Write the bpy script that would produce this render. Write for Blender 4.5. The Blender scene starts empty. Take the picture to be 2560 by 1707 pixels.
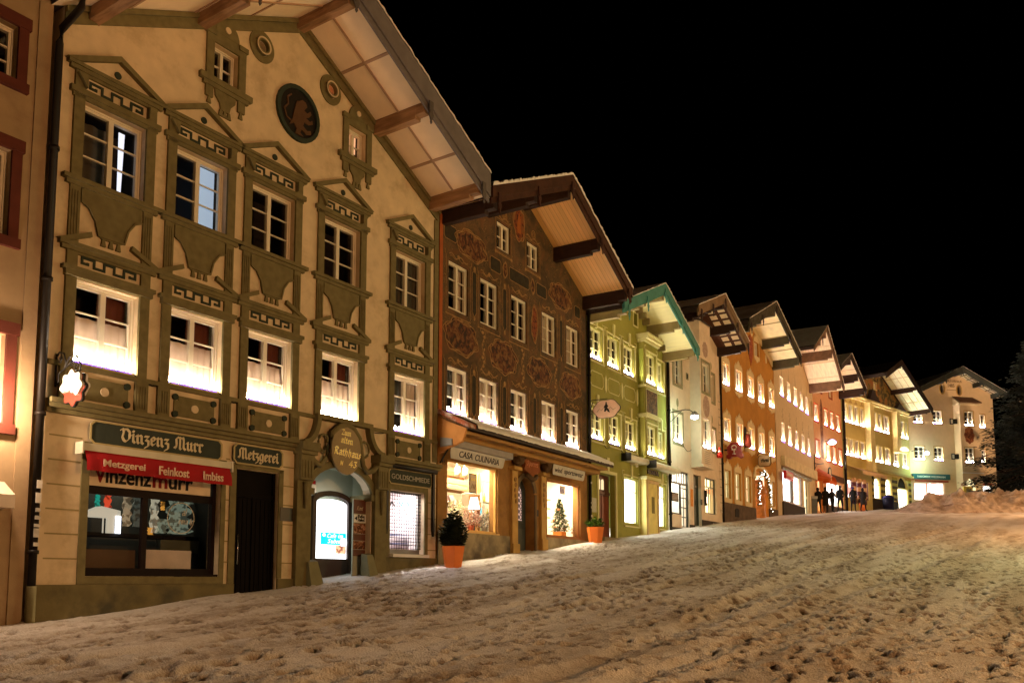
import bpy, bmesh, math, random
import numpy as np
from mathutils import Vector, Matrix
from mathutils.geometry import tessellate_polygon
random.seed(7); RNG = np.random.RandomState(11)
SC = bpy.context.scene; COL = SC.collection
PI = math.pi
# ---------------------------------------------------------------- camera, world, exposure
cam = bpy.data.cameras.new('camera'); co = bpy.data.objects.new('camera', cam); COL.objects.link(co)
co.location = (0, 0, 1.6); co.rotation_euler = (PI/2 + math.atan(.0955), 0, 0)
cam.sensor_width = 36; cam.lens = 36*2171/2560; cam.shift_y = 387.5/2560
cam.clip_start = .1; cam.clip_end = 2000
SC.camera = co
W = bpy.data.worlds.new('World'); SC.world = W; W.use_nodes = True
wn = W.node_tree.nodes; bg = wn['Background']
sky = wn.new('ShaderNodeTexSky'); sky.sky_type = 'NISHITA'; sky.sun_disc = False
sky.sun_elevation = math.radians(-11); sky.sun_rotation = math.radians(200)
W.node_tree.links.new(sky.outputs[0], bg.inputs[0]); bg.inputs[1].default_value = .002
SC.view_settings.view_transform = 'Standard'; SC.view_settings.look = 'None'
SC.view_settings.exposure = 1.0; SC.view_settings.gamma = 1
SC.cycles.use_denoising = True; SC.cycles.max_bounces = 7; SC.cycles.diffuse_bounces = 4
SC.cycles.transparent_max_bounces = 12; SC.cycles.sample_clamp_indirect = 4
AMBER = (1.0, .50, .195)

# ---------------------------------------------------------------- terrain profile
GY = [-30, 0, 13.8, 22.2, 30, 36.3, 42, 48.9, 57.7, 63.1, 72, 85, 110, 200]
GZ = [-2.2, -.05, .93, 1.93, 2.88, 3.66, 4.36, 5.18, 6.0, 6.58, 7.45, 8.1, 8.6, 8.8]
def gz(y): return float(np.interp(y, GY, GZ))

# ---------------------------------------------------------------- materials
MATS = {}
def _new(name):
    m = bpy.data.materials.new(name); m.use_nodes = True
    return m, m.node_tree.nodes, m.node_tree.links, m.node_tree.nodes['Principled BSDF']
def mat(name, col, rough=.85, var=.12, scale=3.0, bump=.15, bscale=60, metal=0, dirt=None, stretch=None, spec=.3):
    """mottled surface: large soft patches, fine grain, optional second colour in irregular stains"""
    if name in MATS: return MATS[name]
    m, n, l, p = _new(name)
    tc = n.new('ShaderNodeTexCoord'); src = tc.outputs['Object']
    if stretch:
        mp = n.new('ShaderNodeMapping'); mp.inputs['Scale'].default_value = stretch
        l.new(src, mp.inputs[0]); src = mp.outputs[0]
    no = n.new('ShaderNodeTexNoise'); no.inputs['Scale'].default_value = scale; no.inputs['Detail'].default_value = 6
    l.new(src, no.inputs['Vector'])
    r = n.new('ShaderNodeValToRGB'); e = r.color_ramp.elements
    e[0].position = .3; e[1].position = .7
    e[0].color = (*[c*(1-var) for c in col], 1); e[1].color = (*[min(1, c*(1+var)) for c in col], 1)
    l.new(no.outputs['Fac'], r.inputs[0]); out = r.outputs[0]
    if dirt:
        n2 = n.new('ShaderNodeTexNoise'); n2.inputs['Scale'].default_value = scale*.45; n2.inputs['Detail'].default_value = 9
        n2.inputs['Roughness'].default_value = .65; l.new(src, n2.inputs['Vector'])
        r2 = n.new('ShaderNodeValToRGB'); r2.color_ramp.elements[0].position = .5; r2.color_ramp.elements[1].position = .68
        l.new(n2.outputs['Fac'], r2.inputs[0])
        mx = n.new('ShaderNodeMixRGB'); mx.inputs[2].default_value = (*dirt, 1)
        l.new(r2.outputs[0], mx.inputs[0]); l.new(out, mx.inputs[1]); out = mx.outputs[0]
    l.new(out, p.inputs['Base Color'])
    p.inputs['Roughness'].default_value = rough; p.inputs['Metallic'].default_value = metal
    p.inputs['Specular IOR Level'].default_value = spec
    if bump:
        n3 = n.new('ShaderNodeTexNoise'); n3.inputs['Scale'].default_value = bscale; n3.inputs['Detail'].default_value = 4
        l.new(src, n3.inputs['Vector'])
        b = n.new('ShaderNodeBump'); b.inputs['Strength'].default_value = bump; b.inputs['Distance'].default_value = .02
        l.new(n3.outputs['Fac'], b.inputs['Height']); l.new(b.outputs[0], p.inputs['Normal'])
    MATS[name] = m; return m
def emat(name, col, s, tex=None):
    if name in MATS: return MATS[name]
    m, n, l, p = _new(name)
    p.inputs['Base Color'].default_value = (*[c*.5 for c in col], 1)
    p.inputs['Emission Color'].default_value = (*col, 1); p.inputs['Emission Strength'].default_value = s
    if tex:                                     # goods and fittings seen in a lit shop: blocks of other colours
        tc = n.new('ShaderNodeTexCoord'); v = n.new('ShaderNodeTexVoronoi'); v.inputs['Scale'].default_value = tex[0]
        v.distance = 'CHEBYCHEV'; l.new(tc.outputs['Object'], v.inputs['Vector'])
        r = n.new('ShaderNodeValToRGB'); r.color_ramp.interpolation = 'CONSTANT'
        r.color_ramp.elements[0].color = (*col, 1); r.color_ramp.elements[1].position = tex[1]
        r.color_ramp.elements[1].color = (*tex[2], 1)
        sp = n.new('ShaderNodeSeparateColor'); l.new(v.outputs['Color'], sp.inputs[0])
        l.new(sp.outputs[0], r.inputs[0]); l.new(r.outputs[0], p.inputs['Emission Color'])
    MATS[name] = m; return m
def glass(name='pane_glass', k=.10, tint=(1, 1, 1)):
    if name in MATS: return MATS[name]
    m, n, l, p = _new(name); n.remove(p); out = n['Material Output']
    t = n.new('ShaderNodeBsdfTransparent'); t.inputs[0].default_value = (*tint, 1)
    g = n.new('ShaderNodeBsdfGlossy'); g.inputs['Roughness'].default_value = .03
    x = n.new('ShaderNodeMixShader'); x.inputs[0].default_value = k
    l.new(t.outputs[0], x.inputs[1]); l.new(g.outputs[0], x.inputs[2]); l.new(x.outputs[0], out.inputs[0])
    MATS[name] = m; return m
def fresco(name, base, a, b, scale=3.5, lines=None):
    """painted wall picture: blotches of three faded pigments"""
    if name in MATS: return MATS[name]
    m, n, l, p = _new(name)
    tc = n.new('ShaderNodeTexCoord'); no = n.new('ShaderNodeTexNoise')
    no.inputs['Scale'].default_value = scale; no.inputs['Detail'].default_value = 8; no.inputs['Distortion'].default_value = 1.4
    no.inputs['Roughness'].default_value = .62; l.new(tc.outputs['Object'], no.inputs['Vector'])
    r = n.new('ShaderNodeValToRGB'); e = r.color_ramp.elements
    e[0].position = .42; e[0].color = (*base, 1); e[1].position = .60; e[1].color = (*b, 1)
    k = e.new(.5); k.color = (*a, 1)
    l.new(no.outputs['Fac'], r.inputs[0]); out = r.outputs[0]
    if lines:                                   # thin curling brush lines of scrollwork
        n2 = n.new('ShaderNodeTexNoise'); n2.inputs['Scale'].default_value = 1.9; n2.inputs['Detail'].default_value = 2; n2.inputs['Distortion'].default_value = 2.2
        l.new(tc.outputs['Object'], n2.inputs['Vector']); q = n.new('ShaderNodeMath'); q.operation = 'PINGPONG'; q.inputs[1].default_value = .035
        l.new(n2.outputs['Fac'], q.inputs[0]); c = n.new('ShaderNodeMath'); c.operation = 'LESS_THAN'; c.inputs[1].default_value = .0045; l.new(q.outputs[0], c.inputs[0])
        n3 = n.new('ShaderNodeTexNoise'); n3.inputs['Scale'].default_value = 1.3; l.new(tc.outputs['Object'], n3.inputs['Vector'])
        g = n.new('ShaderNodeMath'); g.operation = 'GREATER_THAN'; g.inputs[1].default_value = .48; l.new(n3.outputs['Fac'], g.inputs[0])
        k2 = n.new('ShaderNodeMath'); k2.operation = 'MULTIPLY'; l.new(c.outputs[0], k2.inputs[0]); l.new(g.outputs[0], k2.inputs[1])
        mx = n.new('ShaderNodeMixRGB'); mx.inputs[2].default_value = (*lines, 1); l.new(k2.outputs[0], mx.inputs[0]); l.new(out, mx.inputs[1]); out = mx.outputs[0]
    l.new(out, p.inputs['Base Color']); p.inputs['Roughness'].default_value = .9
    MATS[name] = m; return m

CREAM = mat('cream_plaster', (.66, .53, .35), dirt=(.47, .36, .22), var=.09)
OLIVE = mat('olive_paint', (.165, .14, .062), var=.16, scale=7)
DOLIVE = mat('dark_olive_paint', (.028, .04, .028), var=.1)
PLINTH = mat('olive_plinth', (.15, .125, .055), var=.2, dirt=(.07, .065, .04))
GROOVE = mat('groove_shadow_paint', (.30, .24, .11), bump=0)
WHITEW = mat('white_window_paint', (.74, .68, .55), rough=.5, var=.04, bump=0)
BLACK = mat('black_iron', (.012, .011, .01), rough=.5, bump=0, var=.2)
DARK = mat('dark_interior', (.018, .014, .012), bump=0)
CURT = mat('cream_curtain', (.62, .5, .4), rough=.95, bump=0, var=.08)
DCURT = mat('red_brown_curtain', (.16, .05, .03), rough=.95, bump=0)
GCURT = mat('grey_curtain', (.09, .08, .06), rough=.95, bump=0)
SNOW = mat('roof_snow', (.8, .78, .76), rough=.7, var=.06, bump=.4, bscale=25)
TILE = mat('dark_roof_tiles', (.05, .035, .03), rough=.8, bump=.5, bscale=20)
WOODL = mat('honey_wood', (.62, .33, .13), rough=.6, var=.14, scale=2, stretch=(8, .7, 8), bump=.1)
WOODM = mat('brown_beam_wood', (.36, .20, .10), rough=.7, var=.3, scale=2, stretch=(6, .8, 6), dirt=(.16, .085, .045))
WOODD = mat('dark_beam_wood', (.03, .013, .008), rough=.7, var=.3, scale=3, stretch=(6, .8, 6))
WOODG = mat('greyed_wood', (.10, .085, .075), rough=.8, var=.25, scale=3)
PIPE = mat('dark_downpipe', (.010, .007, .005), rough=.5, bump=0, spec=.2)
GLASS = glass()
LED = emat('led_candles', (1, .82, .58), 68)
LEDF = emat('led_candles_bright', (1, .86, .66), 150)
FRINGE = emat('violet_fringe_glow', (.26, .12, 1.0), 1.6)  # violet lens fringe put into the bar's base as a glow
GREEN = mat('spruce_garland', (.02, .035, .012), bump=0)

# ---------------------------------------------------------------- mesh helpers, all in (u along the front, w out of it, z up)
class MB:
    def __init__(s): s.v = []; s.f = []; s.m = []; s.sm = []
    def add(s, vs, fs, m=0, sm=False):
        o = len(s.v); s.v += [tuple(p) for p in vs]
        for f in fs: s.f.append([i+o for i in f]); s.m.append(m); s.sm.append(sm)
        return s
    def box(s, u0, u1, w0, w1, z0, z1, m=0):
        return s.add([(u, w, z) for z in (z0, z1) for w in (w0, w1) for u in (u0, u1)],
              [(0, 1, 3, 2), (4, 6, 7, 5), (0, 4, 5, 1), (2, 3, 7, 6), (0, 2, 6, 4), (1, 5, 7, 3)], m)
    def quad(s, a, b, c, d, m=0): return s.add([a, b, c, d], [(0, 1, 2, 3)], m)
    def prism(s, pts, w0, w1, m=0):
        n = len(pts); vs = [(p[0], w0, p[1]) for p in pts]+[(p[0], w1, p[1]) for p in pts]
        fs = [list(range(n)), list(range(2*n-1, n-1, -1))]+[(i, (i+1) % n, (i+1) % n+n, i+n) for i in range(n)]
        return s.add(vs, fs, m)
    def stroke(s, pts, t, w0, w1, m=0, closed=False):
        P = [Vector(p) for p in pts]; n = len(P)
        L = []; R = []
        for i in range(n):
            a = P[i-1] if (i > 0 or closed) else None; b = P[(i+1) % n] if (i < n-1 or closed) else None
            d1 = (P[i]-a).normalized() if a is not None else None; d2 = (b-P[i]).normalized() if b is not None else None
            if d1 is None: d1 = d2
            if d2 is None: d2 = d1
            d = (d1+d2); d = d.normalized() if d.length > 1e-4 else d1
            k = 1/max(.45, d.dot(d1)); nn = Vector((-d.y, d.x))*t/2*k
            L.append(P[i]+nn); R.append(P[i]-nn)
        for i in range(n if closed else n-1):
            j = (i+1) % n
            s.prism([L[i], L[j], R[j], R[i]], w0, w1, m)
        return s
    def nib(s, pts, t, ang, w0, w1, m=0):
        v = Vector((math.cos(ang), math.sin(ang)))*t/2; v2 = Vector((-v.y, v.x))*.22
        for a, b in zip(pts[:-1], pts[1:]):
            a = Vector(a); b = Vector(b); c = [a-v-v2, a+v-v2, a+v+v2, a-v+v2, b-v-v2, b+v-v2, b+v+v2, b-v+v2]
            s.prism(hull(c), w0, w1, m)
        return s
    def tube(s, path, r, n=8, m=0, sm=True, taper=None):
        P = [Vector(p) for p in path]; rings = []
        up = Vector((0, 0, 1))
        for i, p in enumerate(P):
            d = (P[min(i+1, len(P)-1)]-P[max(i-1, 0)]).normalized()
            a = d.cross(up) if abs(d.z) < .95 else d.cross(Vector((1, 0, 0))); a.normalize(); b = d.cross(a)
            rr = r if taper is None else taper[i]
            rings.append([p+a*math.cos(2*PI*k/n)*rr+b*math.sin(2*PI*k/n)*rr for k in range(n)])
        vs = [q for g in rings for q in g]; fs = []
        for i in range(len(P)-1):
            for k in range(n): fs.append((i*n+k, i*n+(k+1) % n, (i+1)*n+(k+1) % n, (i+1)*n+k))
        fs += [list(range(n)), list(range((len(P)-1)*n, len(P)*n))]
        return s.add(vs, fs, m, sm)
    def lathe(s, c, prof, n=16, m=0, sm=True, ang=0, sq=1):
        vs = [(c[0]+r*math.cos(2*PI*k/n+ang), c[1]+r*math.sin(2*PI*k/n+ang)*sq, c[2]+z) for r, z in prof for k in range(n)]
        fs = [(i*n+k, i*n+(k+1) % n, (i+1)*n+(k+1) % n, (i+1)*n+k) for i in range(len(prof)-1) for k in range(n)]
        fs += [list(range(n)), list(range((len(prof)-1)*n, len(prof)*n))]
        return s.add(vs, fs, m, sm)
    def disc(s, u, z, ru, rz, w0, w1, m=0, n=28): return s.prism(ell(u, z, ru, rz, n), w0, w1, m)
    def ring(s, u, z, ru, rz, t, w0, w1, m=0, n=28):
        o = ell(u, z, ru, rz, n); i = ell(u, z, ru-t, rz-t, n)
        for k in range(n):
            j = (k+1) % n; s.prism([o[k], o[j], i[j], i[k]], w0, w1, m)
        return s
def ell(u, z, ru, rz, n=28): return [(u+ru*math.cos(2*PI*k/n), z+rz*math.sin(2*PI*k/n)) for k in range(n)]
def hull(pts):
    P = sorted(set((round(p[0], 5), round(p[1], 5)) for p in pts))
    def half(P):
        h = []
        for p in P:
            while len(h) > 1 and (h[-1][0]-h[-2][0])*(p[1]-h[-2][1])-(h[-1][1]-h[-2][1])*(p[0]-h[-2][0]) <= 0: h.pop()
            h.append(p)
        return h
    a = half(P); b = half(P[::-1]); return a[:-1]+b[:-1]

class Frame:
    """a house front: origin at its left foot, u along the wall, w out of it"""
    def __init__(s, x, y, deg):
        s.x, s.y, s.t = x, y, math.radians(deg)
        s.d = (math.sin(s.t), math.cos(s.t)); s.n = (math.cos(s.t), -math.sin(s.t))
        s.rot = PI/2 - s.t
    def p(s, u, w, z): return Vector((s.x+u*s.d[0]+w*s.n[0], s.y+u*s.d[1]+w*s.n[1], z))
    def g(s, u, w=.3): return gz(s.p(u, w, 0).y)
ANCH = {}
def tag(o, label, cat, group=None, kind=None):
    if label: o['label'] = label
    if cat: o['category'] = cat
    if group: o['group'] = group
    if kind: o['kind'] = kind
    return o
def place(o, F, anchor, parent):
    ANCH[o.name] = anchor
    if parent is None:
        o.location = F.p(*anchor); o.rotation_euler = (0, 0, F.rot)
    else:
        pa = ANCH[parent.name]; o.parent = parent
        o.location = (anchor[0]-pa[0], -(anchor[1]-pa[1]), anchor[2]-pa[2])
def mesh(name, mb, mats, anchor=(0, 0, 0), normals=True):
    me = bpy.data.meshes.new(name)
    me.from_pydata([(v[0]-anchor[0], -(v[1]-anchor[1]), v[2]-anchor[2]) for v in mb.v], [], mb.f)
    for m in (mats if isinstance(mats, (list, tuple)) else [mats]): me.materials.append(m)
    me.polygons.foreach_set('material_index', mb.m); me.polygons.foreach_set('use_smooth', mb.sm)
    if normals:
        bm = bmesh.new(); bm.from_mesh(me); bmesh.ops.recalc_face_normals(bm, faces=bm.faces); bm.to_mesh(me); bm.free()
    me.update(); return me
def part(name, mb, mats, F, parent=None, anchor=None, me=None):
    if anchor is None:
        if parent is not None: anchor = ANCH[parent.name]
        else:
            a = np.array(mb.v); anchor = (float(a[:, 0].mean()), float(a[:, 1].mean()), float(a[:, 2].min()))
    o = bpy.data.objects.new(name, me or mesh(name, mb, mats, anchor)); COL.objects.link(o)
    place(o, F, anchor, parent); return o
def thing(name, label, cat, F, anchor, group=None):
    o = bpy.data.objects.new(name, None); COL.objects.link(o); o.empty_display_size = .3
    place(o, F, anchor, None); return tag(o, label, cat, group)
WF = Frame(0, 0, 90); WF.d = (1, 0); WF.n = (0, -1); WF.rot = 0     # plain world frame: (x, -y, z)
def wp(x, y, z): return (x, -y, z)

# ---------------------------------------------------------------- lettering
G = {  # pen strokes on an x-height of 1
 'i': (.42, [[(.02, .86), (.18, 1), (.18, .14), (.36, 0)], [(.12, 1.38), (.24, 1.3)]]),
 'n': (.78, [[(.02, .86), (.18, 1), (.18, .12), (.3, 0)], [(.18, .8), (.44, 1), (.56, .86), (.56, .14), (.72, 0)]]),
 'm': (1.12, [[(.02, .86), (.18, 1), (.18, .12), (.3, 0)], [(.18, .8), (.42, 1), (.53, .86), (.53, .12), (.62, 0)], [(.53, .8), (.78, 1), (.9, .86), (.9, .14), (1.04, 0)]]),
 'u': (.78, [[(.02, .86), (.18, 1), (.18, .14), (.34, 0), (.54, .18)], [(.44, .9), (.56, 1), (.56, .14), (.72, 0)]]),
 'r': (.56, [[(.02, .86), (.18, 1), (.18, .12), (.32, 0)], [(.18, .78), (.36, 1), (.52, .86)]]),
 'e': (.6, [[(.5, .2), (.34, 0), (.16, .14), (.16, .86), (.34, 1), (.5, .84), (.46, .62), (.16, .46)]]),
 'z': (.58, [[(.08, .96), (.46, .96), (.18, .52), (.46, .42), (.46, -.16), (.12, -.42)]]),
 't': (.46, [[(.2, 1.3), (.2, .12), (.38, 0)], [(.04, .94), (.4, .94)]]),
 'g': (.7, [[(.52, .9), (.3, 1), (.14, .84), (.14, .2), (.3, .04), (.5, .2)], [(.54, 1), (.54, -.2), (.34, -.42), (.1, -.3)]]),
 'a': (.7, [[(.12, .86), (.36, 1), (.52, .86), (.52, .12), (.66, 0)], [(.5, .56), (.2, .5), (.12, .2), (.28, 0), (.5, .2)]]),
 'l': (.42, [[(.18, 1.5), (.18, .14), (.36, 0)]]),
 'h': (.78, [[(.18, 1.5), (.18, .0)], [(.18, .8), (.42, 1), (.56, .84), (.56, .1), (.44, -.2)]]),
 's': (.56, [[(.46, .86), (.28, 1), (.12, .8), (.44, .3), (.3, 0), (.08, .16)]]),
 'o': (.68, [[(.34, 1), (.14, .82), (.14, .16), (.34, 0), (.54, .18), (.54, .84), (.34, 1)]]),
 'd': (.7, [[(.14, 1.45), (.54, .9), (.54, .16), (.34, 0), (.14, .16), (.14, .8), (.34, 1), (.5, .84)]]),
 'b': (.68, [[(.16, 1.5), (.16, .14), (.34, 0), (.52, .18), (.52, .84), (.34, 1), (.16, .84)]]),
 'p': (.7, [[(.04, .9), (.18, 1), (.18, -.5)], [(.18, .86), (.4, 1), (.56, .84), (.56, .16), (.38, 0), (.18, .14)]]),
 'w': (1.05, [[(.02, .9), (.16, 1), (.16, .14), (.32, 0), (.5, .16)], [(.5, 1), (.5, .14), (.68, 0), (.86, .2), (.86, .86), (.74, 1)]]),
 'k': (.68, [[(.18, 1.5), (.18, 0)], [(.5, 1), (.2, .5), (.56, 0)]]),
 'f': (.46, [[(.46, 1.36), (.3, 1.5), (.2, 1.3), (.2, -.1)], [(.04, .94), (.4, .94)]]),
 'V': (1.0, [[(.02, 1.34), (.2, 1.5), (.3, 1.2), (.18, .5), (.3, .12), (.52, 0)], [(.3, 1.44), (.6, 1.5), (.84, 1.2), (.84, .4), (.52, 0)]]),
 'M': (1.3, [[(.02, .2), (.2, .1), (.26, .6), (.2, 1.3), (.36, 1.5)], [(.3, 1.4), (.62, 1.5), (.62, .12), (.74, 0)], [(.62, 1.34), (.94, 1.5), (1.02, 1.2), (1.02, .2), (1.22, 0)]]),
 'F': (.8, [[(.16, 0), (.16, 1.5)], [(.16, 1.46), (.7, 1.46)], [(.16, .78), (.56, .78)]]),
 'I': (.4, [[(.2, 0), (.2, 1.5)], [(.06, 0), (.34, 0)], [(.06, 1.5), (.34, 1.5)]]),
 'Z': (.8, [[(.1, 1.4), (.7, 1.44), (.12, .06), (.74, .04)]]),
 'R': (1.0, [[(.2, 0), (.2, 1.5)], [(.02, 1.3), (.5, 1.5), (.74, 1.2), (.5, .82), (.2, .8)], [(.42, .8), (.66, .1), (.9, 0)]]),
 'N': (1.0, [[(.14, 0), (.14, 1.5), (.74, 0), (.74, 1.5)]]),
 'W': (1.3, [[(.02, 1.36), (.18, 1.5), (.18, .14), (.4, 0), (.6, .2)], [(.6, 1.5), (.6, .14), (.82, 0), (1.1, .3), (1.1, 1.2), (.9, 1.5)]]),
 'S': (.8, [[(.66, 1.3), (.4, 1.5), (.14, 1.2), (.62, .4), (.36, 0), (.08, .2)]]),
 'C': (.9, [[(.74, 1.2), (.5, 1.5), (.16, 1.2), (.16, .3), (.46, 0), (.78, .24)]]),
 'B': (.85, [[(.16, 0), (.16, 1.5), (.6, 1.36), (.62, .96), (.16, .8), (.7, .6), (.66, .1), (.16, 0)]]),
 '4': (.8, [[(.5, 1.5), (.06, .5), (.74, .5)], [(.5, 1.1), (.5, 0)]]),
 '3': (.7, [[(.1, 1.4), (.56, 1.44), (.3, .86), (.58, .5), (.34, 0), (.06, .2)]]),
 '5': (.7, [[(.56, 1.45), (.16, 1.45), (.14, .86), (.5, .8), (.5, .2), (.1, .04)]]),
 '1': (.5, [[(.06, 1.2), (.26, 1.5), (.26, 0)]]),
 '8': (.7, [[(.34, .8), (.12, 1.1), (.34, 1.5), (.56, 1.1), (.34, .8), (.1, .4), (.34, 0), (.58, .4), (.34, .8)]]),
 '6': (.7, [[(.5, 1.5), (.14, .8), (.14, .2), (.34, 0), (.56, .3), (.34, .8), (.14, .6)]]),
}
def pen(mb, text, u, z, xh, w, nibw=.22, ang=PI/4, fit=None, shear=0, dep=.008, m=0, slope=0):
    tot = sum(G[c][0] if c in G else .5 for c in text)
    k = xh if fit is None else fit/tot
    x = u
    for c in text:
        if c in G:
            for st in G[c][1]:
                pts = [(x+q[0]*k+q[1]*xh*shear, z+q[1]*xh+slope*(x-u)) for q in st]
                mb.nib(pts, nibw*min(xh, k*1.2), ang, w, w+dep, m)
            x += G[c][0]*k
        else: x += .5*k
    return mb
def sans(name, text, F, u0, u1, z0, hgt, w, m, parent, shear=0, bold=0, dep=.006, vis=None):
    """block lettering from Blender's built-in typeface, fitted between u0 and u1"""
    cu = bpy.data.curves.new(name, 'FONT'); cu.body = text; cu.extrude = dep; cu.offset = bold; cu.shear = shear
    o = bpy.data.objects.new('t', cu); COL.objects.link(o)
    bpy.context.view_layer.update(); dg = bpy.context.evaluated_depsgraph_get()
    me = bpy.data.meshes.new_from_object(o.evaluated_get(dg)); bpy.data.objects.remove(o)
    n = len(me.vertices); a = np.empty(n*3); me.vertices.foreach_get('co', a); a = a.reshape(-1, 3)
    mn = a.min(0); mx = a.max(0)
    b = np.empty_like(a)
    b[:, 0] = (a[:, 0]-mn[0])/(mx[0]-mn[0])*(u1-u0)
    b[:, 2] = (a[:, 1]-mn[1])/(mx[1]-mn[1])*hgt
    b[:, 1] = -a[:, 2]
    me.vertices.foreach_set('co', b.ravel()); me.materials.clear(); me.materials.append(m); me.update()
    me.name = name
    ob = bpy.data.objects.new(name, me); COL.objects.link(ob); place(ob, F, (u0, w, z0), parent); return ob

# ---------------------------------------------------------------- building blocks
def arch_pts(u0, u1, z0, zs, zt, n=12):
    c = (u0+u1)/2; r = (u1-u0)/2
    return [(u0, z0), (u1, z0)]+[(c+r*math.cos(PI*k/n), zs+(zt-zs)*math.sin(PI*k/n)) for k in range(n+1)]
def wall(F, par, outline, holes, m, depth=.22, back=11, side=True, jamb=None, w0=0, name='wall', rmat=None):
    """front sheet with true openings and their reveals, plus the two flank walls and the back"""
    mb = MB(); rings = [outline]+[h for h in holes]
    tri = tessellate_polygon([[Vector((p[0], p[1], 0)) for p in r] for r in rings])
    vs = [(p[0], w0, p[1]) for r in rings for p in r]
    mb.add(vs, [t for t in tri])
    for h in holes:
        n = len(h)
        for i in range(n):
            a, b = h[i], h[(i+1) % n]
            mb.quad((a[0], w0, a[1]), (b[0], w0, b[1]), (b[0], w0-depth, b[1]), (a[0], w0-depth, a[1]), 1 if jamb else 0)
    if side:
        us = [p[0] for p in outline]; zs = [p[1] for p in outline]
        u0, u1, z0 = min(us), max(us), min(zs)
        zl = max(p[1] for p in outline if abs(p[0]-u0) < .01); zr = max(p[1] for p in outline if abs(p[0]-u1) < .01)
        mb.quad((u0, w0, z0), (u0, w0, zl), (u0, -back, zl), (u0, -back, z0))
        mb.quad((u1, w0, z0), (u1, w0, zr), (u1, -back, zr), (u1, -back, z0))
        vb = [(p[0], -back, p[1]) for p in outline]; mb.add(vb, [list(range(len(vb)))])
    return part(name, mb, [m, jamb or m], F, par)
def rect(u0, u1, z0, z1): return [(u0, z0), (u1, z0), (u1, z1), (u0, z1)]
WCACHE = {}
def window(F, par, u0, u1, z0, z1, rows=3, cols=1, style='dark', w=-.14, fm=None, ft=.075, label=None, sill=0, bar=.024):
    """casement with two leaves; style picks what hangs behind it"""
    W_, H_ = round(u1-u0, 2), round(z1-z0, 2); fm = fm or WHITEW
    k = (W_, H_, rows, cols, fm.name, ft)
    if k not in WCACHE:
        mb = MB(); t = .07
        mb.box(0, W_, -t, 0, 0, ft).box(0, W_, -t, 0, H_-ft, H_).box(0, ft, -t, 0, ft, H_-ft).box(W_-ft, W_, -t, 0, ft, H_-ft)
        mb.box(.0, W_, 0, .02, H_-.03, H_); mb.box(0, .03, 0, .02, 0, H_-.03); mb.box(W_-.03, W_, 0, .02, 0, H_-.03)
        c = W_/2; h = ft*.62
        mb.box(c-h, c+h, -t+.005, .012, ft, H_-ft)
        for i in range(1, rows):
            z = ft+(H_-2*ft)*i/rows
            mb.box(ft, c-h, -t+.02, -.012, z-bar/2, z+bar/2); mb.box(c+h, W_-ft, -t+.02, -.012, z-bar/2, z+bar/2)
        for L0, L1 in ((ft, c-h), (c+h, W_-ft)):
            for j in range(1, cols):
                x = L0+(L1-L0)*j/cols
                mb.box(x-bar/2, x+bar/2, -t+.022, -.01, ft, H_-ft)
        g = MB().quad((ft, -.045, ft), (W_-ft, -.045, ft), (W_-ft, -.045, H_-ft), (ft, -.045, H_-ft))
        WCACHE[k] = (mesh('window_frame', mb, fm), mesh('pane', g, GLASS))
    fr = part('window', None, None, F, par, (u0, w, z0), WCACHE[k][0])
    if label: fr['label'] = label
    part('pane', None, None, F, fr, (u0, w, z0), WCACHE[k][1])
    kc = ('c', W_, H_, style)
    if kc not in WCACHE:
        mb = MB(); mats = [CURT, DCURT, DARK, emat('pale_blue_blind', (.55, .75, 1), .26), emat('lit_gap', (.8, .85, 1), .6), GCURT,
                            emat('lit_room', (1, .5, .25), .5)]
        def drape(a, b, za, zb, m, ww=-.16, amp=.018, fr_=34):
            n = max(8, int((b-a)*40)); vs = []; fs = []
            for i in range(n+1):
                x = a+(b-a)*i/n; y = ww+amp*math.sin(fr_*x+1.3*math.sin(7*x))
                vs += [(x, y, za+.02*math.sin(fr_*x*.5)), (x, y+.01, zb)]
            for i in range(n): fs.append((2*i, 2*i+2, 2*i+3, 2*i+1))
            mb.add(vs, fs, m, True)
        mb.quad((0, -.6, 0), (W_, -.6, 0), (W_, -.6, H_), (0, -.6, H_), 2)
        mb.box(0, .02, -.6, -.08, 0, H_, 2); mb.box(W_-.02, W_, -.6, -.08, 0, H_, 2)
        mb.quad((0, -.08, H_), (W_, -.08, H_), (W_, -.6, H_), (0, -.6, H_), 2); mb.quad((0, -.08, 0), (W_, -.08, 0), (W_, -.6, 0), (0, -.6, 0), 2)
        if style == 'lace':
            drape(.02, W_-.02, .02, H_*.62, 0); drape(W_*.52, W_*.97, H_*.5, H_, 1, -.24)
        elif style == 'sides':
            drape(.02, W_*.3, .02, H_, 0); drape(W_*.7, W_-.02, .02, H_, 0); drape(.02, W_-.02, H_*.4, H_, 5, -.3)
        elif style == 'sheer': drape(.02, W_-.02, .02, H_, 5)
        elif style == 'half': drape(.02, W_*.2, .02, H_, 5); drape(W_*.55, W_-.02, .02, H_, 5)
        elif style == 'bright': drape(.02, W_-.02, .02, H_, 0)
        elif style == 'lit': drape(.02, W_-.02, .3, H_, 6)
        elif style == 'gap':
            mb.prism([(W_*.71, .1), (W_*.77, .1), (W_*.8, H_-.12), (W_*.7, H_-.12)], -.14, -.13, 4); drape(.02, W_*.6, .02, H_*.9, 5, -.3)
        elif style == 'blind': mb.box(W_*.55, W_*.92, -.14, -.13, .06, H_-.06, 3)
        WCACHE[kc] = mesh('curtain', mb, mats)
    part('curtain' if style != 'dark' else 'room_behind', None, None, F, fr, (u0, w, z0), WCACHE[kc])
    if sill:
        s = MB().box(u0-.06, u1+.06, w+.02, .05, z0-.05, z0); part('sill', s, fm, F, fr)
    return fr
BARS = {}
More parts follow.
